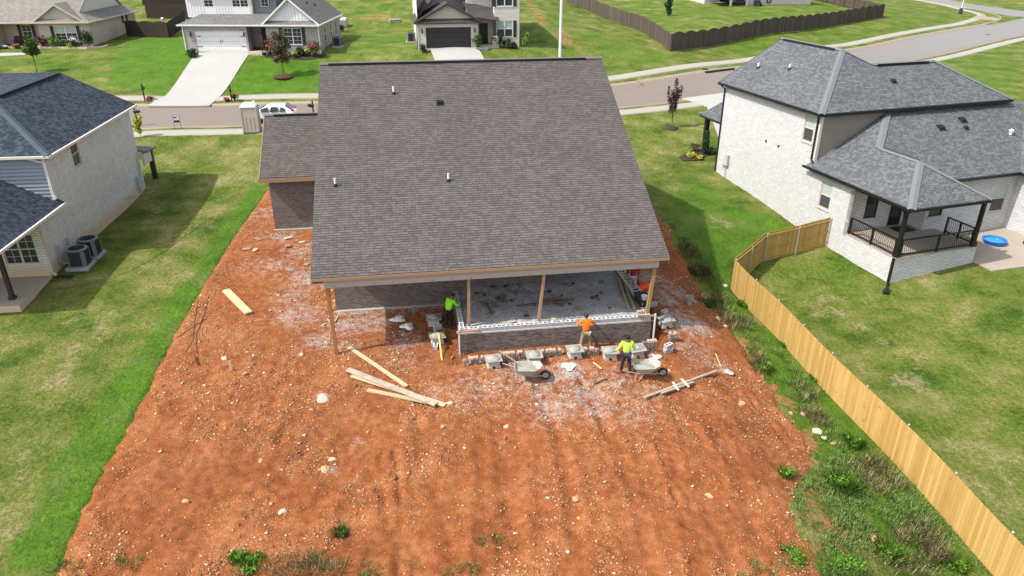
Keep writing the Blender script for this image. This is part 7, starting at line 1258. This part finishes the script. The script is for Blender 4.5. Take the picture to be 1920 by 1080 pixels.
for a in [((368, 97), 1.3, 1.2, M_leafdk, 'round dark shrub at the left corner of the white garage door', None), ((505, 93), 1.6, 1.9, M_leafdk, 'dark shrub with red flowers left of the window of the white batten house', M_flr), ((532, 90), 1.2, 1.2, M_leafdk, 'dark green shrub under the left half of the shuttered window', None), ((557, 97), .8, .6, M_leaf, 'low shrub with pale yellow flowers under the shuttered window', M_fly), ((566, 93), 1.3, 1.1, M_leafdk, 'dark shrub under the right half of the shuttered window', None), ((579, 96), .8, .7, M_leaf, 'round shrub with yellow flowers near the right wing corner', M_fly), ((592, 94), 1.7, 1.9, M_leaf, 'tall dark green shrub with red flowers at the right wing corner', M_flr), ((540, 98), .7, .4, M_leafb, 'low yellow-green plant at the left end of the mulch bed', M_fly),
  ((794, 94), .9, 1.0, M_leafdk, 'small dark shrub left of the dark garage door', None), ((893, 92), 1.2, 1.7, M_leaf, 'upright green shrub right of the dark garage door', None), ((936, 76), 1.1, 1.5, M_leafdk, 'dark shrub left under the window of the cream house', None), ((951, 74), 1.0, 1.2, M_leafdk, 'dark shrub in the middle under the window of the cream house', None), ((967, 74), .7, .7, M_leafdk, 'small shrub at the right corner of the cream house', None), ((640, 60), .9, 1.0, M_leafm, 'purple shrub beside the pale covered barbecue', None),
  ((89, 95), 2.0, 1.4, M_leafm, 'large maroon shrub left of the tan house window', None), ((112, 95), 1.4, 1.3, M_leafb, 'bright green shrub under the left side of the tan house window', None), ((128, 95), 1.3, .9, M_leaf, 'green shrub under the tan house window', None), ((141, 97), .9, .6, M_leafy, 'low yellow-green shrub in the tan house bed', None), ((153, 96), 1.4, 1.2, M_leaf, 'green shrub with white flowers near the tan house corner', M_flw), ((172, 95), 1.6, 2.0, M_leafdk, 'tall dark green shrub at the tan house corner', None), ((5, 96), 1.6, .9, M_leafdk, 'dark shrub at the left edge of the photo by the tan porch', None), ((23, 96), .8, .4, M_leaf, 'low pink and white flowers in front of the tan porch', M_flw), ((45, 96), .8, .5, M_leafb, 'low plant with red flowers behind the small green tree', M_flr),
  ((280, 188), .8, .4, M_leafm, 'low reddish shrub beside the mailbox left of the driveway', M_flr), ((424, 190), .7, .35, M_leaf, 'low red flowers by the mailbox right of the driveway', M_flr), ((440, 189), .7, .7, M_leaf, 'small flowering plant at the foot of the mailbox right of the driveway', M_flr),
  ((1296, 296), .8, .5, M_leafy, 'pale yellow ornamental grass in the dark mulch by the white house', None), ((1309, 299), .6, .4, M_leafy, 'smaller pale ornamental grass near the splash block of the white house', None), ((1303, 284), .9, .7, M_leafr, 'olive brown shrub behind the pale ornamental grass', None), ((1337, 290), .7, .7, M_leaf, 'green shrub behind the black front porch post', None), ((495, 104), .5, .25, M_leaf, 'tiny plants at the top right edge of the driveway', None)]:
    shrub(SP(*a[0]), a[1], a[2], a[3], a[4], 420 if a[1] > 1 else 260, .15 if a[0][1] < 110 else .1, a[5])
tree('evergreen', G(1322, 290), 'narrow dark evergreen beside the black front porch post of the white house', 'tree', 1.9, .15, [(0, 0, z, .33 - .1 * z * .8, .33 - .1 * z * .8, .3) for z in np.arange(.25, 1.8, .2)], 1500, .08, M_leafdk, .03, limbs=False, up=.6)
P = GL([(1272, 296), (1282, 303), (1310, 301), (1328, 292), (1345, 285), (1330, 278), (1300, 281)]); mb = MB(); mb.slab([(p.x, p.y, p.z + .05) for p in P], .3); tag(mb.build('mulch_bed', M_mulch), kind='structure')
P = [Vector((g.x + a, g.y + b, h(g.x + a, g.y + b))) for a, b in ((5.0, -.05), (5.0, -1.5), (6.5, -1.9), (9.5, -1.9), (11.2, -1.0), (11.2, .2), (10.65, .2), (10.65, -.05))]; mb = MB(); mb.slab([(p.x, p.y, p.z + .05) for p in P], .2); tag(mb.build('mulch_bed', M_mulch), kind='structure')
# weeds on the bank, along the fence and at the bottom edge
def blades(C, hgt, wd, spread, n):       # grass tufts: thin two-triangle blades
    C = np.repeat(np.asarray(C, float), n, 0); m = len(C); a = NR.random(m) * 6.283; r = spread * NR.random(m) ** .7; hh_ = np.repeat(hgt, n) if np.ndim(hgt) else hgt
    b0 = C + np.stack([np.cos(a) * r, np.sin(a) * r, np.zeros(m)], -1); ln = (.5 + .8 * NR.random(m)) * hh_; a2 = a + NR.normal(size=m) * .8; lean = ln * (.25 + .6 * NR.random(m)); tip = b0 + np.stack([np.cos(a2) * lean, np.sin(a2) * lean, ln], -1)
    w2 = np.stack([-np.sin(a2), np.cos(a2), np.zeros(m)], -1) * wd; mid = b0 * .45 + tip * .55 + np.stack([0 * a, 0 * a, ln * .12], -1)
    V = np.stack([b0 - w2, b0 + w2, mid + w2 * .7, tip, mid - w2 * .7], 1).reshape(-1, 3); F = np.arange(m * 5).reshape(m, 5); return V, F
def scatter(poly, n, dens=None):
    P = [p.to_2d() for p in GL(poly)]; x0, x1 = min(p.x for p in P), max(p.x for p in P); y0, y1 = min(p.y for p in P), max(p.y for p in P)
    x, y = NR.uniform(x0, x1, n * 4), NR.uniform(y0, y1, n * 4); ok = sdpoly(x, y, P) < 0
    if dens: ok &= fbm(x, y, dens, 91, 3) > .47
    x, y = x[ok][:n], y[ok][:n]; return np.stack([x, y, HH(x, y)], -1)
sets = [([(1270, 470), (1340, 560), (1420, 665), (1520, 790), (1560, 860), (1600, 850), (1500, 700), (1400, 590), (1330, 500), (1280, 440)], 700, .8), ([(1480, 930), (1540, 860), (1640, 850), (1760, 960), (1850, 1080), (1500, 1085)], 900, 1.0)]
C = np.concatenate([scatter(*s) for s in sets]); V, Fq = blades(C, .10, .010, .26, 20); o = npobj('weeds', V, Fq, leafmat('weed_green', (.07, .12, .025), (.18, .26, .07))); tag(o, 'green weeds growing over the dirt bank beside the cedar fence', 'weeds', kind='stuff')
C = np.concatenate([scatter([(1330, 540), (1400, 600), (1480, 720), (1440, 720), (1350, 600)], 22, .8), scatter([(1580, 870), (1650, 860), (1690, 920), (1640, 930)], 18), scatter([(1640, 980), (1720, 970), (1780, 1040), (1760, 1080), (1660, 1080)], 26), scatter([(1490, 720), (1530, 720), (1560, 800), (1520, 800)], 12), scatter([(500, 1055), (600, 1040), (650, 1075), (500, 1085)], 15), scatter([(1250, 425), (1275, 425), (1330, 520), (1310, 530)], 18)]); V, Fq = blades(C, .36, .0055, .28, 30); o = npobj('dry_grass', V, Fq, M_dry); tag(o, 'tufts of dry straw coloured grass on the bank and the lower edge of the yard', 'dry grass', kind='stuff')
C = np.concatenate([scatter([(430, 1050), (620, 1050), (900, 1060), (900, 1090), (430, 1090)], 60, .8), scatter([(110, 1040), (150, 1060), (180, 1090), (60, 1090)], 16), scatter([(900, 1000), (960, 1000), (960, 1030), (900, 1030)], 10), scatter([(610, 985), (650, 985), (650, 1010), (610, 1010)], 8), scatter([(225, 1040), (270, 1050), (260, 1070), (225, 1060)], 8), scatter([(1380, 1060), (1500, 1050), (1520, 1090), (1380, 1090)], 24)]); V, Fq = blades(C, .13, .009, .14, 18); o = npobj('yard_weeds', V, Fq, leafmat('weed_light', (.08, .14, .03), (.16, .23, .06))); tag(o, 'scattered low green weeds along the lower edge of the dirt yard', 'weeds', kind='stuff')
for i, (px, py, w_, hh_, mt, lb) in enumerate([(1475, 893, .5, .35, M_leafb, 'single round weed clump standing alone on the red dirt'), (1580, 915, 1.0, .6, M_leafb, 'feathery bright green weed bush beside the dry grass'), (1600, 835, .6, .5, M_leafb, 'bright green weed near the fence above the dry grass'), (1430, 692, .8, .4, M_leafb, 'bushy green weeds on the bank left of the fence'), (1534, 714, .6, .35, M_leafb, 'small weed tuft touching the fence foot'), (1475, 650, .5, .35, M_leafb, 'small weed at the foot of the fence further up'), (1560, 1060, 1.5, .22, M_leafb, 'wide low green weed mat at the bottom right'), (1490, 1040, .8, .2, M_leafb, 'low green clump left of the weed mat at the bottom right'), (1670, 1045, .9, .5, M_leafb, 'spiky light green weeds at the bottom edge near the fence'), (1790, 1060, .8, .4, M_leafb, 'green weeds in the bottom right corner by the fence'), (1325, 572, 1.1, .35, M_leaf, 'green plant cushion on the bank below the bucket'), (1290, 470, 1.1, .28, M_leafb, 'green weeds on the bank at the right roof corner'), (1310, 515, 1.2, .5, M_leafr, 'brownish weeds on the bank above the bucket'), (1395, 575, .5, .4, M_leafb, 'pale leafy weed in the grass left of the fence'), (447, 1050, .5, .3, M_leafb, 'green weed at the bottom edge left of the dry grass'), (1730, 910, .6, .3, M_leafb, 'low broadleaf weeds at the fence foot on the lower right'), (640, 1000, .4, .25, M_leaf, 'small green weed near the bottom of the dirt yard'), (475, 1062, .8, .25, M_leafb, 'spreading green weed at the bottom edge beside the dry grass')]):
    p = G(px, py); p.z = HD(p.x, p.y) - .03; t = thing('weed_bush', lb, 'weed', p, rnd.uniform(0, 360)); nb = int(60 + 110 * w_)
    V, Fq = blades(np.zeros((1, 3)), hh_ * .75, .006, w_ * .5, nb * 2); npobj('foliage', V, Fq, mt, t)
    bl = [(rnd.uniform(-.4, .4) * w_, rnd.uniform(-.4, .4) * w_, hh_ * rnd.uniform(.2, .55), w_ * .2, w_ * .2, hh_ * .3) for _ in range(7)]; leaves('leaves', cloud(int(220 + 260 * w_), bl), .05, mt, t, 2.2, .6)
